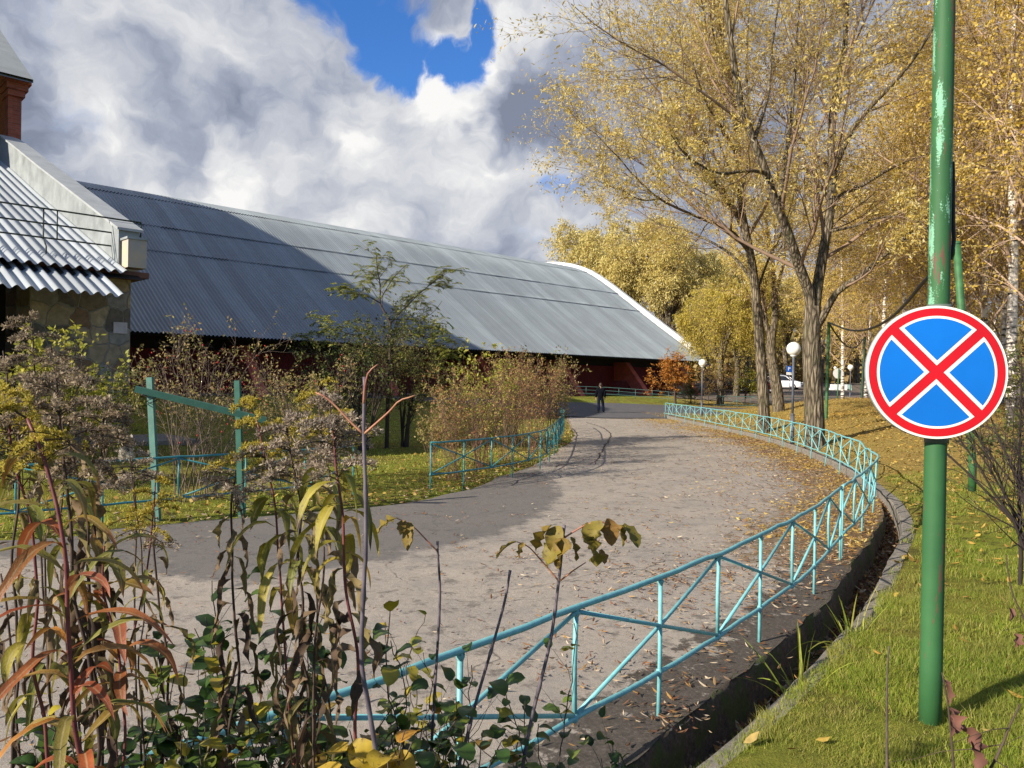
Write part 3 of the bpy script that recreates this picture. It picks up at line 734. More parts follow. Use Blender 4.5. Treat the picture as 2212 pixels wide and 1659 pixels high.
EP = np.array([(18.25, 4.12), (19, 4.38), (22, 5.55), (26, 7.1), (29, 8.3), (31.4, 9.2)])
def build_entrance():
    metal = roofmat('entrance_roof_sheet', (0.40, 0.435, 0.45), (0.27, 0.29, 0.30), 0.42)
    zinc = plain('zinc_sheet', (0.27, 0.295, 0.295), 0.5, 0.25, 1.6, metal=0.2, col2=(0.38, 0.41, 0.41))
    stone = stone_mat()
    dark = plain('porch_shade', (0.018, 0.015, 0.013), 0.9)  # shade of the deep porch put into the colour as near-black
    brown = plain('red_brown_fascia', (0.16, 0.075, 0.05), 0.7, 0.3, 6)
    rust = plain('rusty_white_metal', (0.40, 0.40, 0.385), 0.6, 0.15, 2.6, col2=(0.50, 0.40, 0.27))
    rail = plain('dark_green_iron', (0.030, 0.045, 0.035), 0.6, 0.4, 12)
    conc = MATS['concrete']
    root = empty('entrance_building', sd(0, 22, 0.4), 'front building with a stone pier and a bright ribbed metal roof behind the left shrubs', 'building')
    ax = np.array([UX, UN, [0, 0, 1]])
    S1 = 6.42
    mb = MB(); corr_sheet(EP, -22, S1 - 0.42, 0.235, 0.042, mb, lift=0.05, ns=10); mb.build('roof', metal, root)
    mb = MB()
    corr_sheet(np.array([(20.6, 4.92), (24.4, 6.42)]), -22, S1 - 0.45, 0.235, 0.042, mb, lift=0.09, ns=10)
    mb.build('roof_course', metal, root)
    mb = MB(); corr_sheet(np.array([(17.0, 3.52), (17.8, 3.84), (18.75, 4.2)]), -22, 5.5, 0.235, 0.042, mb, lift=0.0, ns=10); mb.build('awning', metal, root)
    mb = MB()
    for a, b_ in zip(EP[:-1], EP[1:]):
        pass
    ss = np.array([-22, S1 - 0.1])
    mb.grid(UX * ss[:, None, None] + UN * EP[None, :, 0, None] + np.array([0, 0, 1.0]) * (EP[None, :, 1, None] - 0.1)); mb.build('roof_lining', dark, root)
    # stone pier and the deep porch left of it
    mb = MB(); mb.box(sd(5.35, 19.9, 2.3), (2.06, 1.2, 3.86), ax); mb.build('stone_pier', stone, root)
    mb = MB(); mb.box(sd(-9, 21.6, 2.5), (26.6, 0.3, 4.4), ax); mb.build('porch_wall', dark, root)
    mb = MB(); mb.box(sd(6.25, 26, 2.4), (0.3, 11.0, 4.1), ax); mb.box(sd(6.25, 29.5, 5.4), (0.28, 3.8, 5.0), ax); mb.build('side_wall', stone, root)
    mb = MB(); mb.box(sd(5.25, 19.5, 4.27 - 0.09), (2.62, 1.7, 0.13), ax); mb.build('fascia', brown, root)
    # sloping parapet between this roof and the hall
    mb = MB()
    th = 0.45
    for s_, w in ((S1 - th, th),):
        d = np.linspace(18.9, 31.6, 14); z = np.interp(d, EP[:, 0], EP[:, 1])
        lo = sd(0, 0) + UX * s_ + UN * d[:, None] + np.array([0, 0, 1.0]) * (z[:, None] - 0.1)
        hi = lo + np.array([0, 0, 0.95])
        A = np.stack([lo, hi, hi + UX * w, lo + UX * w], 1)
        mb.grid(A, smooth=False); mb.add(A[0], [[0, 1, 2, 3]]); mb.add(A[-1], [[0, 1, 2, 3]])
    mb.build('parapet', zinc, root)
    mb = MB()
    d = np.linspace(18.8, 31.6, 14); z = np.interp(d, EP[:, 0], EP[:, 1])
    a = UX * (S1 - th - 0.06) + UN * d[:, None] + np.array([0, 0, 1.0]) * (z[:, None] + 0.87)
    A = np.stack([a, a + np.array([0, 0, 0.06]), a + np.array([0, 0, 0.06]) + UX * (th + 0.12), a + UX * (th + 0.12)], 1)
    mb.grid(A, smooth=False); mb.add(A[0], [[0, 1, 2, 3]])
    mb.build('parapet_cap', plain('zinc_cap', (0.34, 0.36, 0.36), 0.5, 0.15, 2.0), root)
    mb = MB(); mb.box(sd(S1 - 0.20, 18.62, 4.63), (0.40, 0.40, 0.64), ax); mb.build('parapet_end', rust, root)
    mb = MB(); mb.box(sd(S1 - 0.20, 18.62, 4.97), (0.46, 0.46, 0.05), ax); mb.build('parapet_end_cap', zinc, root)
    # plaque on the pier
    mb = MB(); mb.box(sd(6.15, 19.28, 2.98), (0.30, 0.05, 0.26), ax)
    p = mb.build('wall_plaque', plain('pale_plaque', (0.55, 0.50, 0.50), 0.6)); p['label'] = 'small pale blank plaque fixed to the stone pier'; p['category'] = 'plaque'
    # apron of concrete slabs in front of the porch
    mb = MB(); mb.box(sd(1.5, 18.4, 0.29), (11.5, 2.2, 0.34), ax); mb.box(sd(1.5, 16.95, 0.17), (11.0, 0.7, 0.26), ax)
    tag(mb.build('paved_step', conc), kind='structure')
    # railing on the roof edge
    rr = empty('roof_railing', sd(0, 19.4, 4.6), 'thin dark iron railing standing on the ribbed metal roof', 'railing')
    top = 5.52; zb = 4.58
    for zr in (top, top - 0.33, top - 0.64):
        mb = MB(); mb.tube([sd(-16, 19.4, zr), sd(6.62, 19.4, zr)], 0.02, 6); mb.build('rail', rail, rr)
    for s in (6.62, 4.58, 2.95, 1.3, -0.4, -2.1, -4, -6, -8, -10):
        mb = MB(); mb.tube([sd(s, 19.4, top + 0.01), sd(s, 19.4, top - 0.66), sd(s, 19.15, top - 0.86), sd(s - 0.05, 18.95, zb - 0.1)], 0.017, 6); mb.build('post', rail, rr)
    mb = MB(); mb.tube([sd(4.85, 19.4, top), sd(4.85, 19.4, top - 0.64)], 0.014, 6); mb.build('post', rail, rr)
    return root

def build_tower():
    brick = brick_mat()
    pink = plain('pink_plaster', (0.34, 0.125, 0.105), 0.85, 0.15, 2)
    zinc = MATS['zinc_cap']
    root = empty('main_building', sd(-10, 45, 0), 'tall main building with a brick corner pier and grey roof rising above the parapet', 'building')
    ax = np.array([UX, UN, [0, 0, 1]])
    MP = np.array([(31.45, 12.2), (37.5, 16.1), (44, 18.4), (48.6, 19.6), (51, 20.0), (53.1, 20.5), (56.8, 22.2), (61.1, 23.5), (62.6, 22.2), (66, 19.6), (80, 15.5), (95, 12)])  # unseen upper roof line is shaped to cast the shadow on the hall roof
    SE = 6.72
    # gable wall facing the hall
    d = np.linspace(31.9, 94, 50); z = np.interp(d, MP[:, 0], MP[:, 1])
    mb = MB()
    lo = UX * (SE - 0.35) + UN * d[:, None] + np.array([0, 0, 0.0]); hi = lo + np.array([0, 0, 1.0]) * (z[:, None] - 0.1)
    mb.grid(np.stack([lo, hi, hi + UX * 0.3, lo + UX * 0.3], 1), smooth=False)
    mb.build('gable_wall', brick, root)
    # front wall in pink plaster left of the pier
    mb = MB(); mb.box(sd(-14, 32.1, 6.0), (38.6, 0.4, 12.0), ax); mb.build('front_wall', pink, root)
    mb = MB(); mb.box(sd(SE - 0.20, 31.9, 10.3), (0.40, 0.75, 3.3), ax); mb.build('brick_pier', brick, root)
    mb = MB()
    mb.box(sd(SE - 0.18, 31.86, 11.62), (0.52, 0.95, 0.2), ax); mb.box(sd(SE - 0.16, 31.84, 11.84), (0.64, 1.06, 0.22), ax); mb.box(sd(SE - 0.14, 31.82, 12.02), (0.76, 1.16, 0.14), ax)
    mb.build('brick_cornice', brick, root)
    mb = MB(); mb.box(sd(-14, 31.55, 11.3), (39.4, 0.5, 0.35), ax); mb.box(sd(-14, 31.3, 11.9), (39.2, 1.0, 0.14), ax); mb.build('cornice', plain('pale_cornice', (0.42, 0.40, 0.37), 0.8, 0.2, 3), root)
    mb = MB()
    P = np.concatenate([[(30.95, 11.88)], MP])
    P[:, 1] += 0.2
    ss = np.array([-40, SE + 0.22])
    top = UX * ss[:, None, None] + UN * P[None, :, 0, None] + np.array([0, 0, 1.0]) * P[None, :, 1, None]
    mb.grid(top); mb.grid(top[::-1] - np.array([0, 0, 0.12]))
    mb.grid(np.stack([top[1], top[1] - np.array([0, 0, 0.12])], 0), smooth=False)
    mb.build('roof', plain('grey_roof_sheet', (0.30, 0.32, 0.31), 0.5, 0.15, 1.0), root)
    # lower roof of the dormer at the frame's edge
    mb = MB(); mb.box(sd(4.75, 30.9, 10.65), (2.2, 1.6, 0.12), np.array([unit(UX - np.array([0, 0, 0.75])), UN, np.cross(unit(UX - np.array([0, 0, 0.75])), UN)])); mb.build('dormer_roof', MATS['zinc_cap'], root)
    mb = MB(); mb.box(sd(-14, 31.7, 9.25), (38.5, 0.5, 0.3), ax); mb.build('wall_base', plain('pale_base_stone', (0.45, 0.44, 0.42), 0.8), root)
build_hall(); build_entrance(); build_tower()
# ================================================================ fences
def paintmat(name, col, wear, amount=0.6, rough=0.45, scale=60):
    m, nt, b = new_mat(name)
    c = objco(nt)
    n = NOISE(nt, c, scale * 0.25, 5, 0.6); f = NOISE(nt, c, scale, 6, 0.7)
    cc = RAMP(nt, n, ((0.3, [v * 0.82 for v in col]), (0.7, [min(1, v * 1.15) for v in col])))
    cc = MIXC(nt, RAMP(nt, f, ((amount, 0.0), (amount + 0.06, 1.0))), cc, wear)
    nt.links.new(cc, b.inputs['Base Color']); b.inputs['Roughness'].default_value = rough
    bump(nt, b, f, 0.25, 0.004)
    MATS[name] = m
    return m
TURQ = paintmat('turquoise_paint', (0.155, 0.42, 0.44), (0.10, 0.13, 0.10), 0.645, 0.5, 90)
TEAL = paintmat('teal_paint', (0.035, 0.21, 0.225), (0.10, 0.13, 0.10), 0.66)
DTEAL = paintmat('dull_green_paint', (0.045, 0.115, 0.105), (0.10, 0.09, 0.07), 0.62)

def fence(name, path, label, group, mat, bay=0.79, top=0.8, bot=0.26, rt=0.0155, rp=0.0125, lean=None, phase=0, zfun=None, wob=0.006, seed=0, x_span=2, cross=True):
    """low tube fence: two rails, posts, and long diagonals that cross on every second post"""
    rg = np.random.default_rng(seed)
    path = np.asarray(path, float)
    L = np.concatenate([[0], np.cumsum(np.linalg.norm(np.diff(path, axis=0), axis=1))])
    nb = max(2, int(round(L[-1] / bay)))
    def pt(s): return np.array([np.interp(s, L, path[:, 0]), np.interp(s, L, path[:, 1])])
    zf = zfun or (lambda x, y: 0.0)
    base = [pt(i * L[-1] / nb) for i in range(nb + 1)]
    zb = [zf(*b) for b in base]
    ln = lambda i: np.zeros(2) if lean is None else lean(i, base[i], nb)
    P = lambda i, h: np.array([*(base[i] + ln(i) * h / top), zb[i] + h])
    root = empty(name, (*base[nb // 2], zb[nb // 2]), label, 'fence', group)
    def rail(h, r, nm):
        pts = []
        for i in range(nb):
            for k in range(4):
                s = (i + k / 4) * L[-1] / nb; q = pt(s)
                t = k / 4
                z = zb[i] * (1 - t) + zb[i + 1] * t + h
                pts.append(np.array([*(q + (ln(i) * (1 - t) + ln(i + 1) * t) * h / top), z + rg.normal(0, wob * 0.5)]))
        pts.append(P(nb, h))
        mb = MB(); mb.tube(pts, r, 10); mb.build(nm, mat, root)
    rail(top, rt, 'top_rail'); rail(bot, rt * 0.92, 'bottom_rail')
    for i in range(nb + 1):
        leg = ((i + phase) % 2 == 1) or i in (0, nb)
        mb = MB()
        a = P(i, top - rt * 0.6); c = P(i, -0.12 if leg else bot)
        mid = (a + c) / 2 + rg.normal(0, wob, 3) * np.array([1, 1, 0])
        mb.tube([a, mid, c], rp, 8)
        q = P(i, bot); mb.tube([q + np.array([0, 0, -0.022]), q + np.array([0, 0, -0.010]), q + np.array([0, 0, 0.010]), q + np.array([0, 0, 0.022])], [rp, rp * 1.55, rp * 1.55, rp], 8, caps=False)
        q = P(i, top - rt); mb.tube([q + np.array([0, 0, -0.030]), q + np.array([0, 0, -0.014]), q + np.array([0, 0, -0.002])], [rp, rp * 1.5, rp * 1.6], 8, caps=False)
        mb.build('post', mat, root)
    i = -(phase % 2)
    if not cross: rail((top + bot) / 2, rt * 0.8, 'middle_rail')
    while i < nb and cross:
        for (h0, h1) in ((top - 0.02, bot + 0.01), (bot + 0.01, top - 0.02)):
            a, b_ = max(i, 0), min(i + x_span, nb)
            if b_ <= a: continue
            ha = h0 + (h1 - h0) * (a - i) / x_span; hb = h0 + (h1 - h0) * (b_ - i) / x_span
            pts = [P(k, ha + (hb - ha) * (k - a) / (b_ - a)) for k in range(a, b_ + 1)]
            mb = MB(); mb.tube(pts, rp * 0.92, 7); mb.build('brace', mat, root)
        i += x_span
    return root

def split_path(P, y_or_idx0, idx1): return P[y_or_idx0:idx1]
i0 = int(np.argmin(np.hypot(PR[:, 0] + 1.9, PR[:, 1] - 1.4)))
ij = int(np.argmin(np.linalg.norm(PR - onz(1820, 1050, FENCE_H)[:2], axis=1)))
cum = np.concatenate([[0], np.cumsum(np.linalg.norm(np.diff(PR, axis=0), axis=1))])
near_path = PR[i0:ij]
# put a legged crossing post where the photograph has one (1610, 1430)
tgt = onz(1610, 1430, 0)[:2]; it = int(np.argmin(np.linalg.norm(PR - tgt, axis=1)))
Ls = cum[it] - cum[i0]; nbn = round((cum[ij - 1] - cum[i0]) / 0.79)
fence('tube_fence', near_path, 'turquoise tube fence bending along the ditch close to the viewer', 'turquoise fences along the path', TURQ, bay=0.79, phase=int(round(Ls / 0.79) + 1) % 2, seed=1, wob=0.008)
lean_far = lambda i, b, nb: np.array([0.10, 0.02]) * math.sin(min(1, i / 8) * 1.4) * (0.7 + 0.3 * math.sin(i * 1.7))
fence('tube_fence', PR[ij:], 'pale turquoise tube fence running to the far end of the path beside the willows', 'turquoise fences along the path', TURQ, bay=0.86, phase=1, lean=lean_far, seed=2, zfun=lambda x, y: 0.0 if y < 14 else 0.04, wob=0.012)

_f1 = [(931, 955), (991, 951), (1088, 942.5), (1167, 930.5), (1191, 919), (1206, 906), (1216, 893), (1219, 887), (1212, 881)]
f1 = crom([onz(x, y, 0.84)[:2] for x, y in _f1], 0.1)
fence('tube_fence', f1, 'dark turquoise tube fence curving round the brown thicket', 'turquoise fences along the path', TEAL, bay=0.82, phase=0, zfun=lambda x, y: 0.03, seed=3)
_f2 = [(-60, 1009), (0, 1007.5), (187, 998), (350, 989), (520, 979.5), (658, 971.5), (764, 964)]
f2 = crom([onz(x, y, 0.83)[:2] for x, y in _f2], 0.1)
f2 = np.vstack([f2[:1] + np.array([[-3.0, -1.2]]), f2])
fence('tube_fence', f2, 'blue-green tube fence on the lawn behind the foreground weeds, tied to a wooden frame', 'turquoise fences along the path', TEAL, bay=0.95, phase=0, zfun=lambda x, y: 0.03, seed=4)
# far fences across the lawn and behind the cross road
pts = [at(1195, 876, 62)[:2], at(1300, 876.5, 62)[:2], at(1420, 878, 61)[:2], at(1480, 878, 60)[:2]]
fence('lawn_fence', np.array(pts), 'thin dark green fence across the lawn behind the walking person', 'far dull green fences', DTEAL, bay=1.25, phase=0, zfun=lambda x, y: gz(x, y) + 0.0, seed=5, rt=0.02, rp=0.018, cross=False)
pts = [at(1500, 880, 60.5)[:2], at(1600, 884, 59.5)[:2], at(1700, 886, 59)[:2], at(1830, 884, 61)[:2]]
fence('lawn_fence', np.array(pts), 'dull green crossed fence on the far side of the cross road below the parked cars', 'far dull green fences', DTEAL, bay=1.1, phase=0, zfun=lambda x, y: 0.0, seed=6, rt=0.022, rp=0.018, top=0.95)

# wooden frame tied to the fence
wood = paintmat('flaking_green_wood', (0.075, 0.185, 0.150), (0.20, 0.18, 0.14), 0.57, 0.8, 40)
wood2 = paintmat('dark_green_wood', (0.022, 0.100, 0.070), (0.10, 0.11, 0.08), 0.62, 0.8, 40)
def build_frame():
    a = onz(342, 1122, 0.02); b_ = at(523, 1106, onz(342, 1122, 0.02)[1] + 0.45)
    root = empty('wooden_frame', a, 'green wooden posts with a sloping cross beam tied to the fence by the stone pier', 'frame')
    def bar(p0, p1, w, nm, m, off=0):
        p0 = np.array(p0); p1 = np.array(p1); d = unit(p1 - p0); s = unit(np.cross(d, [0.1, 1, 0.05])); t = np.cross(s, d)
        mb = MB(); L = np.linalg.norm(p1 - p0); mb.box((p0 + p1) / 2, (w, w * 0.75, L), np.array([s, t, d])); mb.build(nm, m, root)
    ya = a[1]
    bar([*a[:2], -0.2], at(324, 815, ya), 0.078, 'post', wood)
    yb = b_[1]
    bar([b_[0], yb, -0.2], at(513, 822, yb), 0.075, 'post', wood2)
    bar(at(292, 840, ya - 0.10), at(575, 908, yb - 0.12), 0.078, 'beam', wood2)
    mb = MB()
    for yy in (862, 868):
        c = at(330, yy, ya); th = np.linspace(0, 2 * np.pi, 14)
        mb.tube([c + np.array([math.cos(t) * 0.065, math.sin(t) * 0.085 - 0.03, 0.03 * math.sin(t + yy)]) for t in th], 0.006, 5)
    mb.build('wire_tie', plain('black_wire', (0.01, 0.01, 0.01), 0.5), root)
build_frame()

# ================================================================ the no-stopping sign on its green pole
def green_pole_mat():
    m, nt, b = new_mat('flaking_green_pole')
    c = objco(nt)
    mp = N(nt, 'ShaderNodeMapping', inp={0: c}); mp.inputs['Scale'].default_value = (1, 1, 0.17)
    v = mp.outputs[0]
    sz = N(nt, 'ShaderNodeSeparateXYZ', inp={0: c}).outputs[2]
    big = NOISE(nt, v, 16, 4, 0.55); f = NOISE(nt, c, 120, 7, 0.8); r = NOISE(nt, v, 45, 7, 0.75)
    base = RAMP(nt, NOISE(nt, c, 3, 4), ((0.3, (0.024, 0.090, 0.034)), (0.7, (0.038, 0.130, 0.044))))
    up = N(nt, 'ShaderNodeMapRange', interpolation_type='SMOOTHSTEP', inp={'Value': sz, 'From Min': 1.7, 'From Max': 2.3, 'To Min': -0.16, 'To Max': 0.0}).outputs[0]
    k = MATH(nt, 'ADD', MATH(nt, 'ADD', MATH(nt, 'MULTIPLY', big, 0.78), MATH(nt, 'MULTIPLY', f, 0.42)), up)
    col = MIXC(nt, RAMP(nt, k, ((0.655, 0.0), (0.667, 1.0))), base, RAMP(nt, f, ((0.3, (0.12, 0.33, 0.21)), (0.7, (0.24, 0.48, 0.33)))))
    k2 = MATH(nt, 'ADD', MATH(nt, 'MULTIPLY', NOISE(nt, v, 13, 3, 0.5), 0.5), MATH(nt, 'MULTIPLY', r, 0.62))
    col = MIXC(nt, RAMP(nt, k2, ((0.645, 0.0), (0.655, 1.0))), col, (0.13, 0.065, 0.045))
    nt.links.new(col, b.inputs['Base Color']); b.inputs['Roughness'].default_value = 0.62; b.inputs['Specular IOR Level'].default_value = 0.3
    bump(nt, b, MATH(nt, 'ADD', k, k2), 0.5, 0.003)
    return m
POLEM = green_pole_mat()
GREENP = plain('green_post_paint', (0.034, 0.120, 0.040), 0.6, 0.3, 10)
BLACKC = plain('black_cable', (0.010, 0.010, 0.011), 0.55, 0.2, 30)
def build_sign():
    Yp = 4.0
    base = at(2009, 1550, Yp); base[2] = 0.10
    topp = at(2041, 0, Yp); topp = base + (topp - base) * 1.22
    root = empty('lamp_pole', base, 'thick green steel pole with flaking mint paint standing in the grass', 'pole')
    mb = MB(); k = np.linspace(0, 1, 14)
    P = base[None] + (topp - base)[None] * k[:, None]
    mb.tube(P, 0.0545 - 0.006 * k, 28)
    mb.build('shaft', POLEM, root)
    for y in (667, 948):
        c = at(2026 - (y - 804) * 0.021, y, Yp); mb = MB()
        mb.lathe(c - np.array([0, 0, 0.02]), [(0.0535, 0), (0.058, 0.0), (0.058, 0.04), (0.0535, 0.04)], 24)
        mb.build('clamp', plain('steel_clamp', (0.10, 0.13, 0.11), 0.5), root)
    # cable strapped to the right of the pole
    mb = MB()
    q = [at(2061 + dx, y, Yp + 0.02) for dx, y in ((-3, 350), (-2, 400), (-2, 450), (-2, 490), (0, 515), (-4, 545), (-8, 560))]
    mb.tube(crom(q, 0.05), 0.010, 7)
    mb.build('strapped_cable', BLACKC, root)
    # sign plate
    c = at(2023, 804, Yp - 0.085)
    R = 0.338
    beta = math.radians(8)                          # turned a little towards the road
    nrm = unit([-math.sin(beta), -math.cos(beta), 0.02]); ex = unit(np.cross([0, 0, 1], nrm)) * -1
    ex = unit(np.cross(nrm, [0, 0, 1])); ex = -ex if ex[0] < 0 else ex
    ez = np.cross(ex, nrm); ez = -ez if ez[2] < 0 else ez
    ro = 0.016; ex, ez = ex * math.cos(ro) - ez * math.sin(ro), ez * math.cos(ro) + ex * math.sin(ro)
    sgn = empty('no_stopping_sign', c, 'round blue sign with a red rim and a red diagonal cross on the green pole', 'road sign')
    def disc(r, off, n=72, r0=0.0):
        th = np.linspace(0, 2 * np.pi, n, endpoint=False)
        ring = lambda q: c + nrm * off + q * (np.cos(th)[:, None] * ex + np.sin(th)[:, None] * ez)
        return ring
    white = plain('white_sign_film', (0.78, 0.76, 0.68), 0.4, 0.04, 4)
    redm = plain('red_sign_film', (0.50, 0.006, 0.012), 0.35, 0.08, 3); blue = plain('blue_sign_film', (0.004, 0.145, 0.55), 0.35, 0.10, 2)
    zinc = plain('zinc_plate', (0.30, 0.31, 0.32), 0.5, 0.1, 5)
    mb = MB()
    rf = disc(R, 0)(R)
    th = np.linspace(0, 2 * np.pi, 72, endpoint=False)
    prof = [(0.0, -0.004), (R - 0.01, -0.004), (R, -0.008), (R + 0.002, -0.022), (R - 0.003, -0.024), (R - 0.01, -0.012), (0, -0.012)]
    rows = [c + nrm * o + r * (np.cos(th)[:, None] * ex + np.sin(th)[:, None] * ez) for r, o in prof]
    G = np.stack(rows, 0); i = np.arange(len(prof) * 72).reshape(len(prof), 72); j = np.roll(i, -1, 1)
    mb.add(G.reshape(-1, 3), np.stack([i[:-1], j[:-1], j[1:], i[1:]], -1).reshape(-1, 4), True)
    mb.build('plate', zinc, sgn)
    def flat(poly2, off, name, m):
        mb = MB(); P = np.array([c + nrm * off + ex * a + ez * b_ for a, b_ in poly2]); mb.add(P, [list(range(len(P)))]); mb.build(name, m, sgn)
    cir = lambda r, n=90: [(r * math.cos(t), r * math.sin(t)) for t in np.linspace(0, 2 * np.pi, n, endpoint=False)]
    flat(cir(R - 0.001), -0.0025, 'white_face', white)
    flat(cir(R * 0.962), -0.0010, 'red_face', redm)
    # four blue sectors, each with a white edge, between the bars of the cross
    R1 = R * 0.845; R2 = R * 0.808; hw1 = R * 0.072; hw2 = hw1 + R * 0.052
    def sector(Rr, hw, rot):
        a0 = math.asin(hw / Rr)
        # region between lines at +-45 deg offset by hw, opening along +x before rotation
        pts = [(hw * math.sqrt(2), 0.0)]
        lim = math.pi / 4 - a0
        for t in np.linspace(-lim, lim, 24): pts.append((Rr * math.cos(t), Rr * math.sin(t)))
        cr, sr = math.cos(rot), math.sin(rot)
        return [(x * cr - y * sr, x * sr + y * cr) for x, y in pts]
    for kk in range(4):
        rot = kk * math.pi / 2
        flat(sector(R1, hw1, rot), 0.0004, 'white_edge', white)
        flat(sector(R2, hw2, rot), 0.0016, 'blue_field', blue)
    mb = MB()
    for dz in (-0.16, 0.16): mb.box(c - nrm * 0.030 + ez * dz, (0.30, 0.016, 0.03), np.array([ex, nrm, ez]))
    mb.build('bracket', zinc, sgn)
build_sign()

# ================================================================ posts with slack cables
def post(x0, y0, x1, y1, Y0, r, label, mat=GREENP, name='cable_post', Y1=None):
    b0 = at(x0, y0, Y0); t0 = at(x1, y1, Y1 or Y0)
    root = empty(name, b0, label, 'post', 'green posts carrying the slack cables')
    mb = MB(); mb.tube([b0 - np.array([0, 0, 0.4]), b0, (b0 + t0) / 2, t0], [r * 1.05, r * 1.05, r, r], 14); mb.build('shaft', mat, root)
    mb = MB(); mb.lathe(t0 - np.array([0, 0, 0.015]), [(r * 1.12, 0), (r * 1.12, 0.03), (0.002, 0.05)], 14); mb.build('cap', mat, root)
    return t0
T1 = post(1784.5, 907, 1790.5, 697, 28.5, 0.055, 'slender green post to the right of the thick willow trunk')
T2 = post(1861, 868, 1868, 728, 46, 0.07, 'dark green post far off by the slim leaning trunk', plain('dark_green_post', (0.02, 0.05, 0.028), 0.6))
T3 = post(2101, 1003, 2066, 525, 11.5, 0.052, 'leaning green post partly hidden behind the blue and red sign', Y1=11.0)
def cable(pts, r, label):
    q = crom(np.array(pts), 0.15); mb = MB(); mb.tube(q, r, 7)
    o = mb.build('slack_cable', BLACKC); tag(o, label, 'cable', 'slack black cables')
cable([T1, at(1806, 703, 26.5), at(1830, 712, 24), at(1860, 714, 21.5), at(1893, 705, 18.8), at(1926, 685, 16), at(1960, 652, 13.4), at(1990, 615, 12), at(2020, 585, 11.3), at(2048, 563, 11.05), T3], 0.030, 'thick black cable sagging from the slender green post to the leaning post')
cable([T1, at(1806, 722, 31), at(1822, 742, 35), at(1838, 751, 39), at(1852, 748, 42), T2], 0.034, 'black cable drooping between the slender green post and the far dark post')
cable([T2, at(1878, 737, 44), at(1892, 742, 41)] + [at(1908, 742, 37), at(1930, 735, 32), at(1960, 715, 26), at(2000, 670, 18), at(2040, 590, 12.5), T3], 0.014, 'thin black cable running from the far dark post towards the big sign')

# ================================================================ globe lamps
def globe_mat():
    m, nt, b = new_mat('marbled_white_glass')
    c = objco(nt)
    v = N(nt, 'ShaderNodeTexVoronoi', feature='DISTANCE_TO_EDGE', inp={0: c}); v.inputs['Scale'].default_value = 6.0
    col = MIXC(nt, RAMP(nt, v.outputs['Distance'], ((0.0, 0.55), (0.05, 0.0))), (0.80, 0.78, 0.72), (0.55, 0.50, 0.42))
    nt.links.new(col, b.inputs['Base Color']); b.inputs['Roughness'].default_value = 0.22
    return m
GLOBE = globe_mat()
def lamp(x, ytop, ybase, Y, label, mat, gr=0.20):
    b0 = at(x, ybase, Y); b0[2] = max(b0[2], gz(b0[0], b0[1]) - 0.05)
    gc = at(x, ytop, Y); gc[0] = b0[0]; h = gc[2] - b0[2]
    root = empty('globe_lamp', b0, label, 'street lamp', 'globe street lamps')
    mb = MB(); mb.tube([b0 - np.array([0, 0, 0.2]), b0 + np.array([0, 0, 0.75])], 0.058, 14); mb.tube([b0 + np.array([0, 0, 0.75]), b0 + np.array([0, 0, 0.80])], [0.064, 0.04], 14); mb.build('base', mat, root)
    mb = MB(); mb.tube([b0 + np.array([0, 0, 0.78]), b0 + np.array([0, 0, h - gr - 0.05])], 0.036, 12); mb.build('pole', mat, root)
    mb = MB(); mb.lathe(gc - np.array([0, 0, gr + 0.09]), [(0.03, 0), (0.036, 0.05), (0.09, 0.075), (0.10, 0.115), (0.07, 0.12)], 18); mb.build('holder', plain('white_holder', (0.45, 0.45, 0.43), 0.5), root)
    mb = MB(); mb.sphere(gc, gr, 28, 18); mb.build('globe', GLOBE, root)
    return root
greyp = plain('grey_lamp_paint', (0.085, 0.095, 0.12), 0.5, 0.25, 6)
lamp(1711, 753.5, 951, 23.0, 'grey globe lamp between the two willow trunks', greyp, 0.205)
lamp(1515.5, 784, 897, 42.5, 'globe lamp in front of the small spruce at the end of the hall', greyp, 0.205)
lamp(1836, 793.5, 871, 56, 'globe lamp behind the round white sign back', greyp, 0.205)
lamp(1803, 794.5, 846, 96, 'tiny globe lamp far off in the park above the white concrete block', greyp, 0.17)

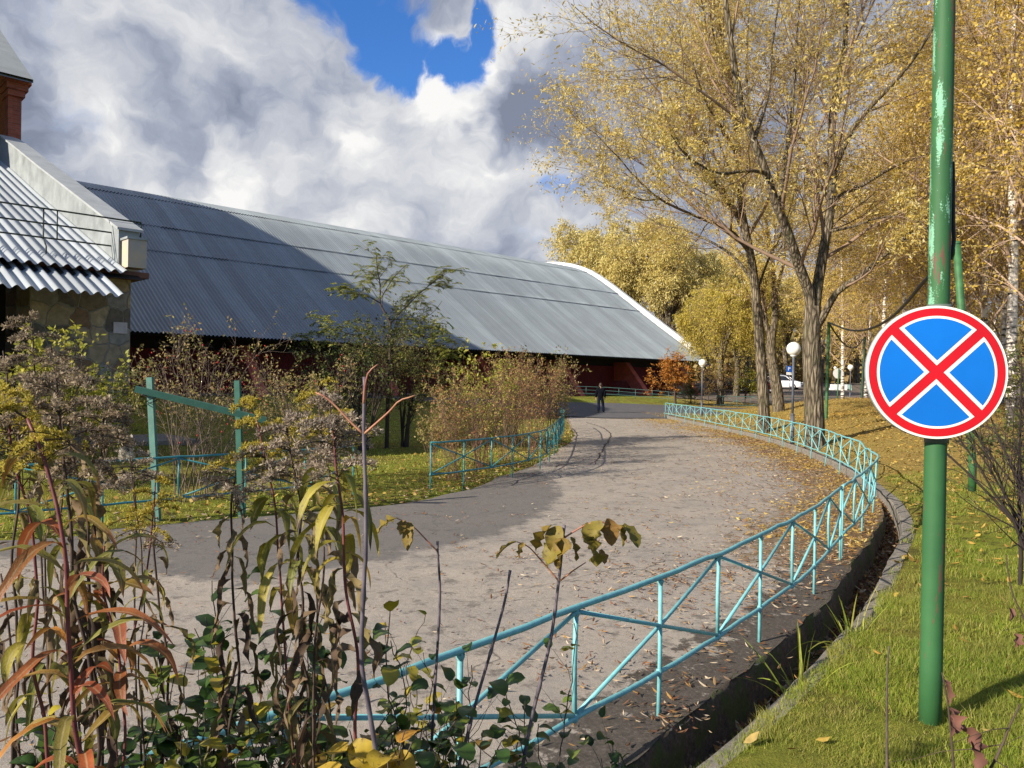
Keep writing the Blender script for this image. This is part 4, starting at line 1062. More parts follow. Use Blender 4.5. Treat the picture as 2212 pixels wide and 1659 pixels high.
# round sign seen from behind, parking sign, blocks
def round_back():
    Y = 54; b0 = at(1807.5, 877, Y); c = at(1811, 806.5, Y)
    root = empty('round_sign', b0, 'white round sign seen from behind on a thin green post', 'road sign')
    mb = MB(); mb.tube([b0 - np.array([0, 0, 0.4]), at(1812, 797, Y - 0.05)], 0.04, 10); mb.build('post', GREENP, root)
    mb = MB(); th = np.linspace(0, 2 * np.pi, 40, endpoint=False)
    poly = [c + np.array([0.36 * math.cos(t), 0.04, 0.36 * math.sin(t)]) for t in th]; mb.prism(poly, (0, 0.012, 0)); mb.build('plate', plain('pale_sign_back', (0.60, 0.61, 0.60), 0.55, 0.05), root)
round_back()
def parking_sign():
    Y = 88; b0 = at(1706, 838, Y); b0[2] = gz(b0[0], b0[1]); c = at(1704.5, 797, Y)
    root = empty('parking_sign', b0, 'blue square parking sign with a white letter behind the grey globe lamp', 'road sign')
    mb = MB(); mb.tube([b0, c + np.array([0, 0.05, 0.3])], 0.035, 8); mb.build('post', greyp, root)
    bl = MATS['blue_sign_film']; wh = MATS['white_sign_film']
    mb = MB(); mb.box(c, (0.62, 0.02, 0.66)); mb.build('plate', plain('deep_blue_film', (0.012, 0.09, 0.36), 0.4), root)
    cu = bpy.data.curves.new('letter', 'FONT'); cu.body = 'P'; cu.size = 0.56; cu.align_x = 'CENTER'; cu.align_y = 'CENTER'; cu.extrude = 0.003
    o = bpy.data.objects.new('letter', cu); COL.objects.link(o); cu.materials.append(wh)
    me = bpy.data.meshes.new_from_object(o.evaluated_get(bpy.context.evaluated_depsgraph_get())); bpy.data.objects.remove(o)
    o = bpy.data.objects.new('letter', me); COL.objects.link(o)
    o.parent = root; o.location = Vector(c - b0) + Vector((0, -0.016, 0)); o.rotation_euler = (math.pi / 2, 0, 0)
    mb = MB(); mb.box(c - np.array([0, 0, 0.52]), (0.62, 0.02, 0.30)); mb.build('sub_plate', wh, root)
    Y = 80; b1 = at(1529, 836, Y); b1[2] = gz(b1[0], b1[1]); c = at(1529, 790, Y)
    root = empty('blue_sign', b1, 'small dark blue square sign half hidden behind the hanging willow by the hall end', 'road sign')
    mb = MB(); mb.tube([b1, c + np.array([0, 0.05, 0.3])], 0.04, 8); mb.build('post', greyp, root)
    mb = MB(); mb.box(c, (0.62, 0.02, 0.62)); mb.build('plate', MATS['deep_blue_film'], root)
parking_sign()
def blocks():
    Y = 92; wh = plain('white_concrete_block', (0.70, 0.70, 0.67), 0.8, 0.1, 3); mint = plain('mint_paint', (0.32, 0.55, 0.46), 0.7, 0.1, 3)
    for x, w, m, lab in ((1806, 1.35, wh, 'white concrete block left of its neighbours beneath the round sign back'), (1824, 0.95, wh, 'white concrete block in the middle beneath the round sign back'), (1833.5, 0.5, mint, 'mint green concrete block right of the white blocks')):
        c = at(x, 824, Y)
        z0 = gz(c[0], c[1]) - 0.02
        h = 0.75
        mb = MB()
        A = np.array([[-w / 2, -0.2], [w / 2, -0.2], [w / 2, 0.2], [-w / 2, 0.2]])
        prof = [(1.08, 0), (1.08, 0.2), (0.94, 0.34), (0.92, h - 0.04), (0.86, h)]
        rows = np.array([[[c[0] + a * k if abs(a) > 0 else c[0], c[1] + b_ * k, z0 + zz] for a, b_ in np.vstack([A, A[:1]])] for k, zz in prof])
        mb.grid(rows, smooth=False); mb.add(rows[-1][:4], [[0, 1, 2, 3]])
        tag(mb.build('concrete_block', m), lab, 'concrete block', 'low blocks at the car park')
blocks()

# ================================================================ parked cars
GLASS = plain('dark_car_glass', (0.012, 0.014, 0.017), 0.08, 0.1, 3, spec=0.8)
TYRE = plain('black_rubber', (0.012, 0.012, 0.012), 0.85); RIM = plain('alloy_rim', (0.42, 0.43, 0.45), 0.35, metal=0.6)
def make_car(label, colm, loc, rz):
    root = empty('parked_car', (0, 0, 0), label, 'car', 'cars parked behind the hall')
    L, Wd = 4.55, 1.82
    xs = np.array([-2.27, -2.2, -2.0, -1.5, -0.9, 0.0, 0.9, 1.35, 1.9, 2.15, 2.27])
    hood = np.array([0.66, 0.95, 1.02, 1.05, 1.06, 1.06, 1.05, 1.02, 0.92, 0.80, 0.60])
    half = np.array([0.70, 0.82, 0.88, 0.91, 0.91, 0.91, 0.91, 0.90, 0.86, 0.78, 0.62])
    mb = MB(); rows = []
    for x, h, w in zip(xs, hood, half):
        sec = [(-w * 0.9, 0.24), (-w, 0.36), (-w, h * 0.68), (-w * 0.95, h * 0.93), (-w * 0.78, h), (0, h + 0.02), (w * 0.78, h), (w * 0.95, h * 0.93), (w, h * 0.68), (w, 0.36), (w * 0.9, 0.24)]
        rows.append([(x, a, b_) for a, b_ in sec])
    R = np.array(rows); mb.grid(R); mb.add(R[0], [list(range(11))]); mb.add(R[-1], [list(range(11))])
    mb.build('body', colm, root)
    mb = MB(); rows = []
    for x, h, w in ((-2.05, 1.0, 0.78), (-1.75, 1.38, 0.70), (-1.3, 1.56, 0.66), (-0.4, 1.62, 0.65), (0.3, 1.58, 0.65), (0.65, 1.45, 0.68), (1.25, 1.02, 0.76)):
        rows.append([(x, -0.83, 1.0), (x, -w, h * 0.985), (x, -w * 0.8, h), (x, 0, h + 0.015), (x, w * 0.8, h), (x, w, h * 0.985), (x, 0.83, 1.0)])
    R = np.array(rows); mb.grid(R); mb.build('window_band', GLASS, root)
    mb = MB(); rows = []
    for x, h, w in ((-1.72, 1.41, 0.66), (-1.3, 1.57, 0.64), (-0.4, 1.63, 0.63), (0.3, 1.59, 0.63), (0.62, 1.48, 0.64)):
        rows.append([(x, -w - .02, h - 0.03), (x, -w * 0.8, h + 0.02), (x, 0, h + 0.04), (x, w * 0.8, h + 0.02), (x, w + .02, h - 0.03)])
    mb.grid(np.array(rows)); mb.build('roof', colm, root)
    mb = MB()
    for sy in (-1, 1):
        for a, b_ in (((-1.95, 0.82, 1.0), (-1.72, 0.70, 1.40)), ((-0.45, 0.845, 1.0), (-0.45, 0.66, 1.6)), ((1.2, 0.80, 1.02), (0.62, 0.68, 1.46))):
            mb.tube([(a[0], sy * a[1], a[2]), (b_[0], sy * b_[1], b_[2])], 0.045, 6)
    mb.build('pillar', colm, root)
    for sx in (-1.38, 1.40):
        for sy in (-1, 1):
            mb = MB(); c = np.array([sx, sy * 0.80, 0.33]); th = np.linspace(0, 2 * np.pi, 25)
            prof = [(0.20, -0.1), (0.31, -0.1), (0.33, -0.07), (0.33, 0.07), (0.31, 0.1), (0.20, 0.1)]
            G = np.array([[[c[0] + r * math.cos(t), c[1] + o, c[2] + r * math.sin(t)] for t in th] for r, o in prof]); mb.grid(G)
            w = mb.build('wheel', TYRE, root)
            mb = MB(); G = np.array([[[c[0] + r * math.cos(t), c[1] + sy * o, c[2] + r * math.sin(t)] for t in th] for r, o in ((0.21, 0.09), (0.20, 0.05), (0.06, 0.085), (0.0, 0.09))]); mb.grid(G)
            mb.build('rim', RIM, w)
    for sy in (-1, 1):
        mb = MB(); mb.box((2.16, sy * 0.60, 0.76), (0.10, 0.34, 0.13)); mb.build('headlight', plain('lamp_glass', (0.75, 0.77, 0.8), 0.12), root)
        mb = MB(); mb.box((-2.16, sy * 0.68, 0.86), (0.10, 0.22, 0.2)); mb.build('taillight', plain('red_lamp_glass', (0.35, 0.01, 0.012), 0.15), root)
    for nm, m, c, s in (('front_bumper', plain('black_trim', (0.02, 0.02, 0.022), 0.6), (2.24, 0, 0.42), (0.10, 1.3, 0.16)), ('grille', MATS['black_trim'], (2.21, 0, 0.68), (0.08, 0.7, 0.14)), ('rear_bumper', MATS['black_trim'], (-2.25, 0, 0.45), (0.10, 1.4, 0.18))):
        mb = MB(); mb.box(c, s); mb.build(nm, m, root)
    root.location = Vector([float(v) for v in loc]); root.rotation_euler = (0, 0, rz)
    return root
def car_at(x, y, Y, rz, label, col):
    p = at(x, y, Y); p[2] = gz(p[0], p[1]) + 0.06
    make_car(label, col, p, rz)
car_at(1690, 836, 92, math.radians(-32), 'white car parked between the willow trunks and the grey lamp', plain('white_car_paint', (0.72, 0.73, 0.75), 0.25, 0.03, 2))
car_at(1676, 830, 101, math.radians(-35), 'second white car just behind the first white one', MATS['white_car_paint'])
car_at(1578, 832, 84, math.radians(-28), 'dark blue car under the hanging willow branches', plain('dark_car_paint', (0.02, 0.026, 0.04), 0.22, 0.05, 2))
car_at(1640, 838, 84, math.radians(-30), 'dark red car mostly hidden by the left willow trunk', plain('maroon_car_paint', (0.075, 0.012, 0.012), 0.25, 0.05, 2))
# ================================================================ walking person seen from behind
def skin_body(name, chains, mat, parent, sub=2):
    """one continuous surface grown round connected chains: list of [(key, (x,y,z), radius), ...]"""
    verts, idx, rad, edges = [], {}, [], []
    for ch in chains:
        prev = None
        for key, co, r in ch:
            if key not in idx:
                idx[key] = len(verts); verts.append(co); rad.append(r)
            if prev is not None: edges.append((idx[prev], idx[key]))
            prev = key
    me = bpy.data.meshes.new(name); me.from_pydata([tuple(v) for v in verts], edges, [])
    o = bpy.data.objects.new(name, me); COL.objects.link(o)
    md = o.modifiers.new('skin', 'SKIN')
    for i, v in enumerate(me.skin_vertices[0].data):
        v.radius = (rad[i], rad[i]) if not hasattr(rad[i], '__len__') else rad[i]; v.use_root = (i == 0)
    md.use_smooth_shade = True
    ss = o.modifiers.new('sub', 'SUBSURF'); ss.levels = sub; ss.render_levels = sub
    dg = bpy.context.evaluated_depsgraph_get()
    m2 = bpy.data.meshes.new_from_object(o.evaluated_get(dg))
    bpy.data.objects.remove(o)
    o2 = bpy.data.objects.new(name, m2); COL.objects.link(o2)
    m2.materials.clear(); m2.materials.append(mat)
    for p in m2.polygons: p.use_smooth = True
    o2.parent = parent
    return o2
def build_person():
    p = at(1296.5, 893, 46.0); p[2] = 0.055
    root = empty('person', p, 'person in a black jacket and dark trousers walking away along the path', 'person')
    skin = plain('skin', (0.42, 0.24, 0.17), 0.6, 0.1, 20); hair = plain('short_dark_hair', (0.05, 0.035, 0.025), 0.7, 0.2, 60)
    jk = plain('black_jacket', (0.005, 0.006, 0.009), 0.95, 0.3, 12, spec=0.05); tr = plain('dark_blue_trousers', (0.008, 0.012, 0.026), 0.95, 0.3, 14, spec=0.05); sh = plain('black_shoes', (0.012, 0.011, 0.011), 0.5)
    H = 1.76
    body = []
    body.append([('pel', (0, 0, 0.94), 0.115), ('wst', (0, 0.01, 1.08), 0.12), ('chs', (0, 0.0, 1.30), 0.14), ('nb', (0, 0.0, 1.45), 0.075), ('nk', (0, 0.015, 1.53), 0.055), ('hd1', (0, 0.03, 1.60), 0.075), ('hd2', (0, 0.03, 1.68), 0.085), ('hd3', (0, 0.025, 1.725), 0.055)])
    # far foot (right) forward, near foot (left) pushing off
    legs = {'R': ((0.10, 0.0, 0.90), (0.16, 0.10, 0.50), (0.20, 0.06, 0.09), (0.23, 0.21, 0.035)), 'L': ((-0.10, 0.0, 0.90), (-0.10, 0.04, 0.49), (-0.105, -0.20, 0.13), (-0.11, -0.10, 0.035))}
    for s, (a, k, an, t) in legs.items():
        body.append([('pel', (0, 0, 0.94), 0.115), (s + 'h', a, 0.092), (s + 'k', k, 0.062), (s + 'a', an, 0.042), (s + 't', t, 0.034)])
    arms = {'R': ((0.20, 0, 1.41), (0.26, -0.03, 1.14), (0.27, 0.08, 0.91), (0.268, 0.11, 0.83)), 'L': ((-0.20, 0, 1.41), (-0.26, -0.05, 1.14), (-0.265, -0.02, 0.90), (-0.262, -0.01, 0.82))}
    for s, (a, e, w, h) in arms.items():
        body.append([('chs', (0, 0, 1.30), 0.14), (s + 's', a, 0.062), (s + 'e', e, 0.043), (s + 'w', w, 0.029), (s + 'p', h, 0.030)])
        d = np.array(h) - np.array(w); d = d / np.linalg.norm(d)
        for fi, (oy, ln) in enumerate(((0.030, 0.066), (0.010, 0.076), (-0.010, 0.072), (-0.028, 0.058))):
            b0 = np.array(h) + np.array([0, oy, 0]) + d * 0.035
            t0 = b0 + d * ln * 0.55 + np.array([0, 0.006, 0]); t1 = t0 + d * ln * 0.45 + np.array([-0.012 if s == 'R' else 0.012, 0.01, 0])
            body.append([(s + 'p', h, 0.030), (s + 'f%d' % fi, tuple(b0), 0.0095), (s + 'g%d' % fi, tuple(t0), 0.0088), (s + 'i%d' % fi, tuple(t1), 0.0075)])
        th0 = np.array(h) + np.array([-0.005 if s == 'R' else 0.005, 0.040, 0.015]); th1 = th0 + d * 0.035 + np.array([0, 0.018, 0])
        body.append([(s + 'p', h, 0.030), (s + 'th', tuple(th0), 0.011), (s + 'ti', tuple(th1), 0.009)])
    skin_body('body', body, skin, root)
    jacket = [[('b', (0, 0.005, 0.80), (0.20, 0.155)), ('c', (0, 0.005, 0.98), (0.20, 0.155)), ('w', (0, 0.005, 1.14), (0.20, 0.15)), ('h', (0, 0, 1.32), (0.225, 0.16)), ('n', (0, 0.0, 1.46), (0.12, 0.10)), ('co', (0, 0.005, 1.56), (0.085, 0.085))]]
    for s, (a, e, w, h) in arms.items():
        jacket.append([('h', (0, 0, 1.32), 0.15), (s + 's', a, 0.098), (s + 'e', e, 0.078), (s + 'w', tuple(np.array(w) + np.array([0, 0, 0.00])), 0.058)])
    skin_body('jacket', jacket, jk, root)
    tro = [[('p', (0, 0, 0.93), (0.17, 0.13)), ('pp', (0, 0, 1.05), (0.17, 0.13))]]
    for s, (a, k, an, t) in legs.items():
        tro.append([('p', (0, 0, 0.95), 0.12), (s + 'h', (a[0] * 0.95, a[1], a[2] - 0.05), 0.115), (s + 'k', k, 0.088), (s + 'a', tuple(np.array(an) + np.array([0, 0, -0.04])), 0.072)])
    skin_body('trousers', tro, tr, root)
    for s, (a, k, an, t) in legs.items():
        hl = np.array(an) + np.array([0, -0.04, -0.045 if s == 'R' else -0.04])
        skin_body('shoe', [[('h', tuple(hl), 0.044), ('m', tuple((hl + np.array(t)) / 2 + np.array([0, 0.02, 0.004])), 0.046), ('t', tuple(np.array(t) + np.array([0, 0.03, 0])), 0.038)]], sh, root)
    mb = MB(); mb.sphere((0, 0.015, 1.700), 0.098, 20, 14, (0.92, 1.04, 0.90)); mb.sphere((0, -0.02, 1.655), 0.085, 16, 10, (0.95, 0.9, 0.9))
    o = mb.build('hair', hair); o.parent = root
    mb = MB()
    for sx in (-1, 1): mb.sphere((sx * 0.088, 0.03, 1.635), 0.03, 10, 8, (0.4, 0.8, 1.1))
    o = mb.build('ear', skin); o.parent = root
    # face side, away from the viewer
    mb = MB(); mb.sphere((0, 0.118, 1.615), 0.02, 10, 8, (0.7, 1.2, 1.1)); o = mb.build('nose', skin); o.parent = root
    mb = MB()
    for sx in (-1, 1): mb.sphere((sx * 0.033, 0.104, 1.64), 0.011, 8, 6)
    o = mb.build('eye', plain('eye_white', (0.6, 0.6, 0.58), 0.3)); o.parent = root
    mb = MB(); mb.sphere((0, 0.108, 1.575), 0.02, 10, 6, (1.2, 0.5, 0.35)); o = mb.build('mouth', plain('lips', (0.35, 0.13, 0.11), 0.5)); o.parent = root
    root.rotation_euler = (0, 0, math.radians(-6))
build_person()
# ================================================================ trees
def norm_rows(v): return v / (np.linalg.norm(v, axis=-1, keepdims=True) + 1e-12)
def sprout(rng, PP, PRad, n, t0, t1, ang, lenf, up=0.0, curl=0.0, wig=0.12, K=7, rf=0.55, weight=None, rmin=0.003, droop=0.0, outward=None, taper=0.25, lenlo=0.6):
    """n children off parent polylines PP (M,K0,3) with radii PRad; vectorised"""
    M, K0, _ = PP.shape
    plen = np.linalg.norm(np.diff(PP, axis=1), axis=2).sum(1)
    w = plen if weight is None else weight
    pi = rng.choice(M, n, p=w / w.sum())
    t = t0 + (t1 - t0) * rng.random(n) ** 0.85
    f = t * (K0 - 1); i = np.minimum(f.astype(int), K0 - 2); fr = (f - i)[:, None]
    P0 = PP[pi, i] * (1 - fr) + PP[pi, i + 1] * fr
    R0 = PRad[pi, i] * (1 - fr[:, 0]) + PRad[pi, i + 1] * fr[:, 0]
    T = norm_rows(PP[pi, i + 1] - PP[pi, i])
    rnd = norm_rows(rng.normal(size=(n, 3))); perp = norm_rows(np.cross(T, rnd))
    a = np.radians(ang * (0.7 + 0.6 * rng.random(n)))[:, None]
    d = T * np.cos(a) + perp * np.sin(a)
    d[:, 2] += up
    if outward is not None: d += outward[0] * norm_rows((P0 - outward[1]) * np.array([1, 1, 0.0]))
    d = norm_rows(d)
    L = plen[pi] * lenf * (lenlo + (1.4 - lenlo) * rng.random(n)) * (1.15 - 0.6 * t)
    out = np.zeros((n, K, 3)); out[:, 0] = P0
    st = (L / (K - 1))[:, None]
    for k in range(1, K):
        d = norm_rows(d + rng.normal(size=(n, 3)) * wig + np.array([0, 0, 1.0]) * (curl - droop * k / K))
        out[:, k] = out[:, k - 1] + d * st
    rr = np.maximum(np.minimum(R0 * rf, L * 0.03 + rmin), rmin)
    R = rr[:, None] * np.linspace(1, taper, K)[None]
    return out, R
def leaves_on(rng, PP, per, size, hang=0.0, spread=0.03, t0=0.15, wl=0.34, sizevar=0.4, fold=0.0):
    """leaf-shaped quads along twigs; returns V, F"""
    M, K, _ = PP.shape
    n = M * per
    pi = np.repeat(np.arange(M), per)
    t = t0 + (1 - t0) * rng.random(n)
    f = t * (K - 1); i = np.minimum(f.astype(int), K - 2); fr = (f - i)[:, None]
    P0 = PP[pi, i] * (1 - fr) + PP[pi, i + 1] * fr + rng.normal(size=(n, 3)) * spread
    T = norm_rows(PP[pi, i + 1] - PP[pi, i])
    d = norm_rows(T * 0.5 + rng.normal(size=(n, 3)) * 0.8 + np.array([0, 0, -hang]))
    s = norm_rows(np.cross(d, rng.normal(size=(n, 3))))
    L = (size * (1 - sizevar + 2 * sizevar * rng.random(n)))[:, None]
    a = P0; b = P0 + d * L * 0.45 + s * L * wl * 0.5; c = P0 + d * L; e = P0 + d * L * 0.45 - s * L * wl * 0.5
    V = np.stack([a, b, c, e], 1).reshape(-1, 3)
    return V, np.arange(4 * n).reshape(-1, 4)

def barkmat(name, c0, c1, scale=18, zs=0.22):
    m, nt, b = new_mat(name)
    c = objco(nt); mp = N(nt, 'ShaderNodeMapping', inp={0: c}); mp.inputs['Scale'].default_value = (1, 1, zs)
    n = NOISE(nt, mp.outputs[0], scale, 7, 0.7); n2 = NOISE(nt, c, 2.5, 4)
    v = N(nt, 'ShaderNodeTexVoronoi', feature='DISTANCE_TO_EDGE', inp={0: mp.outputs[0]}); v.inputs['Scale'].default_value = scale * 0.9
    col = RAMP(nt, n, ((0.32, c0), (0.62, c1)))
    col = MIXC(nt, RAMP(nt, v.outputs['Distance'], ((0.0, 0.9), (0.22, 0.0))), col, [x * 0.30 for x in c0])
    col = MIXC(nt, RAMP(nt, n2, ((0.5, 0), (0.7, 0.35))), col, (0.10, 0.105, 0.05))
    nt.links.new(col, b.inputs['Base Color']); b.inputs['Roughness'].default_value = 0.95; b.inputs['Specular IOR Level'].default_value = 0.15
    bump(nt, b, MATH(nt, 'ADD', v.outputs['Distance'], MATH(nt, 'MULTIPLY', n, 0.5)), 1.0, 0.09)
    MATS[name] = m; return m
WBARK = barkmat('willow_bark', (0.085, 0.068, 0.046), (0.30, 0.245, 0.17), 13, 0.16)
TWIG = plain('brown_twig', (0.22, 0.148, 0.10), 0.9, 0.35, 3)
PTWIG = plain('pale_birch_twig', (0.33, 0.235, 0.165), 0.9, 0.3, 3)
DTWIG = plain('dark_twig', (0.065, 0.045, 0.033), 0.9, 0.3, 3)
def birch_bark():
    m, nt, b = new_mat('birch_bark')
    c = objco(nt); mp = N(nt, 'ShaderNodeMapping', inp={0: c}); mp.inputs['Scale'].default_value = (0.5, 0.5, 2.6)
    n = NOISE(nt, mp.outputs[0], 5.0, 6, 0.65); z = N(nt, 'ShaderNodeSeparateXYZ', inp={0: c}).outputs[2]
    k = MATH(nt, 'ADD', n, N(nt, 'ShaderNodeMapRange', inp={'Value': z, 'From Min': 0, 'From Max': 3.0, 'To Min': 0.14, 'To Max': 0.0}).outputs[0])
    col = RAMP(nt, k, ((0.54, (0.66, 0.61, 0.54)), (0.60, (0.05, 0.042, 0.035))))
    nt.links.new(col, b.inputs['Base Color']); b.inputs['Roughness'].default_value = 0.8
    MATS['birch_bark'] = m; return m
BBARK = birch_bark()
LWILL = leafmat('willow_leaf', ((0.0, (0.48, 0.34, 0.08)), (0.3, (0.68, 0.51, 0.10)), (0.55, (0.74, 0.61, 0.22)), (0.8, (0.58, 0.49, 0.13)), (1.0, (0.80, 0.74, 0.52))), 0.5)
LBIRCH = leafmat('birch_leaf', ((0.0, (0.50, 0.33, 0.06)), (0.35, (0.70, 0.49, 0.075)), (0.7, (0.78, 0.59, 0.14)), (1.0, (0.68, 0.56, 0.22))), 0.5)
LWEEP = leafmat('weeping_leaf', ((0.0, (0.30, 0.26, 0.04)), (0.4, (0.54, 0.43, 0.06)), (0.8, (0.64, 0.50, 0.09)), (1.0, (0.40, 0.38, 0.07))), 0.42)
LPALE = leafmat('pale_far_leaf', ((0.0, (0.46, 0.37, 0.11)), (0.5, (0.68, 0.55, 0.17)), (1.0, (0.58, 0.51, 0.20))), 0.35)

def stack_limbs(limbs, K=14, rng=None):
    P = np.stack([resample(crom(np.array(l[0]), 0.2), K) for l in limbs])
    R = np.stack([np.linspace(l[1], l[2], K) for l in limbs])
    return P, R
def finish_tree(root, levels, leafV, bark, twig, leafm, thick=0.02, nthick=10):
    """levels: list of (P,R,n,material)"""
    mb = MB()
    for P, R, n in levels[0]: V, Q = tubes(P, R, n); mb.add(V, Q, True)
    mb.build('trunk', bark, root)
    mb = MB()
    for P, R, n in levels[1]: V, Q = tubes(P, R, n); mb.add(V, Q, True)
    mb.build('limbs', twig, root)
    mb = MB(); mb.add(*leafV); mb.build('crown', leafm, root)

def big_willow(seed, limbs, label, base, n1, n2, n3, per, leaf, crown_c, up=0.18, upper_only=True):
    rng = np.random.default_rng(seed)
    P, R = stack_limbs(limbs)
    root = empty('willow_tree', base, label, 'tree', 'large willows beside the path')
    main = P[1:]; mainR = R[1:]
    B1, R1 = sprout(rng, main, mainR, n1, 0.12, 1.0, 42, 0.50, up=up, curl=0.04, wig=0.10, K=9, rf=0.42, outward=(0.25, crown_c), rmin=0.012)
    B2, R2 = sprout(rng, B1, R1, n2, 0.18, 1.0, 40, 0.46, up=0.12, curl=0.03, wig=0.13, K=7, rf=0.5, rmin=0.006)
    B3, R3 = sprout(rng, np.concatenate([B2]), R2, n3, 0.1, 1.0, 36, 0.62, up=0.05, curl=0.0, wig=0.14, K=5, rf=0.6, rmin=0.0032, droop=0.12)
    allL = B3
    LV = leaves_on(rng, allL, per, leaf, hang=0.45, spread=0.05, t0=0.05, wl=0.30)
    L2 = leaves_on(rng, B2, max(1, per // 2), leaf, hang=0.45, spread=0.06, t0=0.3, wl=0.30)
    V = np.concatenate([LV[0], L2[0]]); Fq = np.concatenate([LV[1], L2[1] + len(LV[0])])
    finish_tree(root, ([(P, R, 14)], [(B1, R1, 6), (B2, R2, 4), (B3, R3, 3)]), (V, Fq), WBARK, TWIG, LWILL)
    return root

def build_big_willows():
    YA = 21.4
    A = lambda x, y, dy=0: at(x, y, YA + dy)
    base = A(1760, 957); base[2] = 0.15
    under = base - np.array([0, 0, 0.4])
    limbs = [
        ([under, base + np.array([0, 0, 0.1]), A(1759, 900), A(1757, 850), A(1753, 750), A(1756, 662)], 0.285, 0.225),
        ([A(1758, 700), A(1752, 645), A(1726, 575, -.3), A(1701, 500, -.6), A(1676, 440, -.8), A(1653, 370, -1), A(1640, 320, -1), A(1616, 280, -1.2), A(1598, 215, -1.4), A(1580, 100, -1.6), A(1560, -60, -1.8), A(1545, -260, -2)], 0.155, 0.03),
        ([A(1757, 690), A(1762, 640), A(1771, 590, .2), A(1786, 500, .3), A(1798, 425, .4), A(1798, 355, .4), A(1795, 280, .6), A(1806, 200, .8), A(1825, 100, 1), A(1830, -50, 1.2), A(1838, -250, 1.4)], 0.155, 0.03),
        ([A(1766, 705), A(1785, 672, -.3), A(1806, 632, -.6), A(1856, 598, -1), A(1906, 555, -1.4), A(1951, 520, -1.8), A(1990, 470, -2.2), A(2040, 400, -2.6)], 0.105, 0.02),
        ([A(1798, 370, .4), A(1811, 345, .2), A(1841, 280, -.2), A(1886, 225, -.6), A(1956, 150, -1.2), A(2010, 70, -1.6), A(2070, -40, -2)], 0.085, 0.02),
        ([A(1793, 440, .4), A(1825, 415, .6), A(1856, 405, 1), A(1931, 360, 1.6), A(2016, 325, 2.2), A(2090, 260, 2.8)], 0.055, 0.012),
        ([A(1790, 500, .3), A(1840, 490, -1), A(1900, 470, -2), A(1960, 470, -3), A(2010, 490, -3.8)], 0.04, 0.010),
        ([A(1657, 375, -1), A(1620, 368, -1.6), A(1556, 375, -2.4), A(1512, 356, -3), A(1478, 332, -3.6), A(1450, 292, -4)], 0.055, 0.012),
        ([A(1680, 445, -.8), A(1690, 390, .2), A(1700, 320, .8), A(1712, 230, 1.2), A(1720, 100, 1.6), A(1732, -60, 2)], 0.075, 0.02),
        ([A(1630, 300, -1.2), A(1660, 200, .5), A(1668, 100, 1.2), A(1690, -40, 1.8)], 0.06, 0.018),
        ([A(1726, 575, -.3), A(1690, 548, 1), A(1640, 548, 2.2), A(1590, 575, 3)], 0.03, 0.008),
    ]
    big_willow(21, limbs, 'thick trunked willow forking into two big limbs beside the grey globe lamp', base, 74, 560, 4400, 11, 0.102, A(1756, 300))
    YB = 27.3
    Bq = lambda x, y, dy=0: at(x, y, YB + dy)
    base = Bq(1652, 936); base[2] = 0.15
    limbs = [
        ([base - np.array([0, 0, 0.4]), base, Bq(1649, 860), Bq(1645, 800), Bq(1641, 740), Bq(1636, 660)], 0.215, 0.16),
        ([Bq(1637, 700), Bq(1632, 620), Bq(1621, 550), Bq(1606, 475, -.3), Bq(1598, 430, -.4), Bq(1596, 350, -.6), Bq(1590, 250, -.8), Bq(1572, 150, -1), Bq(1548, 30, -1.2), Bq(1530, -120, -1.4)], 0.165, 0.035),
        ([Bq(1610, 505), Bq(1585, 455, -.6), Bq(1541, 390, -1.6), Bq(1500, 352, -2.4), Bq(1462, 300, -3.2), Bq(1438, 250, -3.8), Bq(1425, 205, -4)], 0.085, 0.015),
        ([Bq(1618, 545), Bq(1580, 500, -.8), Bq(1510, 470, -2), Bq(1425, 430, -3), Bq(1370, 380, -3.6), Bq(1332, 335, -4), Bq(1308, 312, -4.2)], 0.075, 0.012),
        ([Bq(1628, 610), Bq(1586, 555, 1), Bq(1531, 520, 2), Bq(1475, 495, 3), Bq(1425, 485, 4), Bq(1375, 452, 4.6)], 0.065, 0.012),
        ([Bq(1596, 440), Bq(1610, 370, .8), Bq(1620, 280, 1.4), Bq(1612, 150, 2), Bq(1620, 0, 2.4)], 0.075, 0.02),
        ([Bq(1593, 340), Bq(1566, 285, -1.4), Bq(1532, 235, -2.4), Bq(1505, 165, -3), Bq(1490, 105, -3.4)], 0.06, 0.014),
        ([Bq(1575, 160), Bq(1550, 110, -1.6), Bq(1536, 45, -2.2), Bq(1526, -40, -2.6)], 0.05, 0.014),
        ([Bq(1632, 640), Bq(1660, 560, .6), Bq(1690, 500, 1.4), Bq(1715, 420, 2), Bq(1730, 330, 2.6)], 0.05, 0.012),
        ([Bq(1425, 430, -3), Bq(1385, 432, -3.4), Bq(1345, 412, -3.8), Bq(1315, 402, -4)], 0.03, 0.008),
    ]
    big_willow(22, limbs, 'slanting willow with wide pale yellow crown reaching left over the hall end', base, 100, 800, 5800, 13, 0.108, Bq(1600, 300))
    # slim trunk behind with two stems
    YC = 44
    Cq = lambda x, y, dy=0: at(x, y, YC + dy)
    base = Cq(1683, 890); base[2] = 0.15
    limbs = [
        ([base - np.array([0, 0, 0.4]), base, Cq(1678, 840), Cq(1668, 780), Cq(1665, 745), Cq(1668, 715)], 0.36, 0.24),
        ([Cq(1668, 725), Cq(1675, 680), Cq(1672, 620), Cq(1668, 560), Cq(1655, 480), Cq(1640, 380)], 0.2, 0.03),
        ([Cq(1666, 735), Cq(1655, 700), Cq(1648, 640), Cq(1630, 580), Cq(1610, 520)], 0.15, 0.03),
        ([Cq(1671, 640), Cq(1690, 580), Cq(1700, 500), Cq(1706, 420)], 0.12, 0.03),
    ]
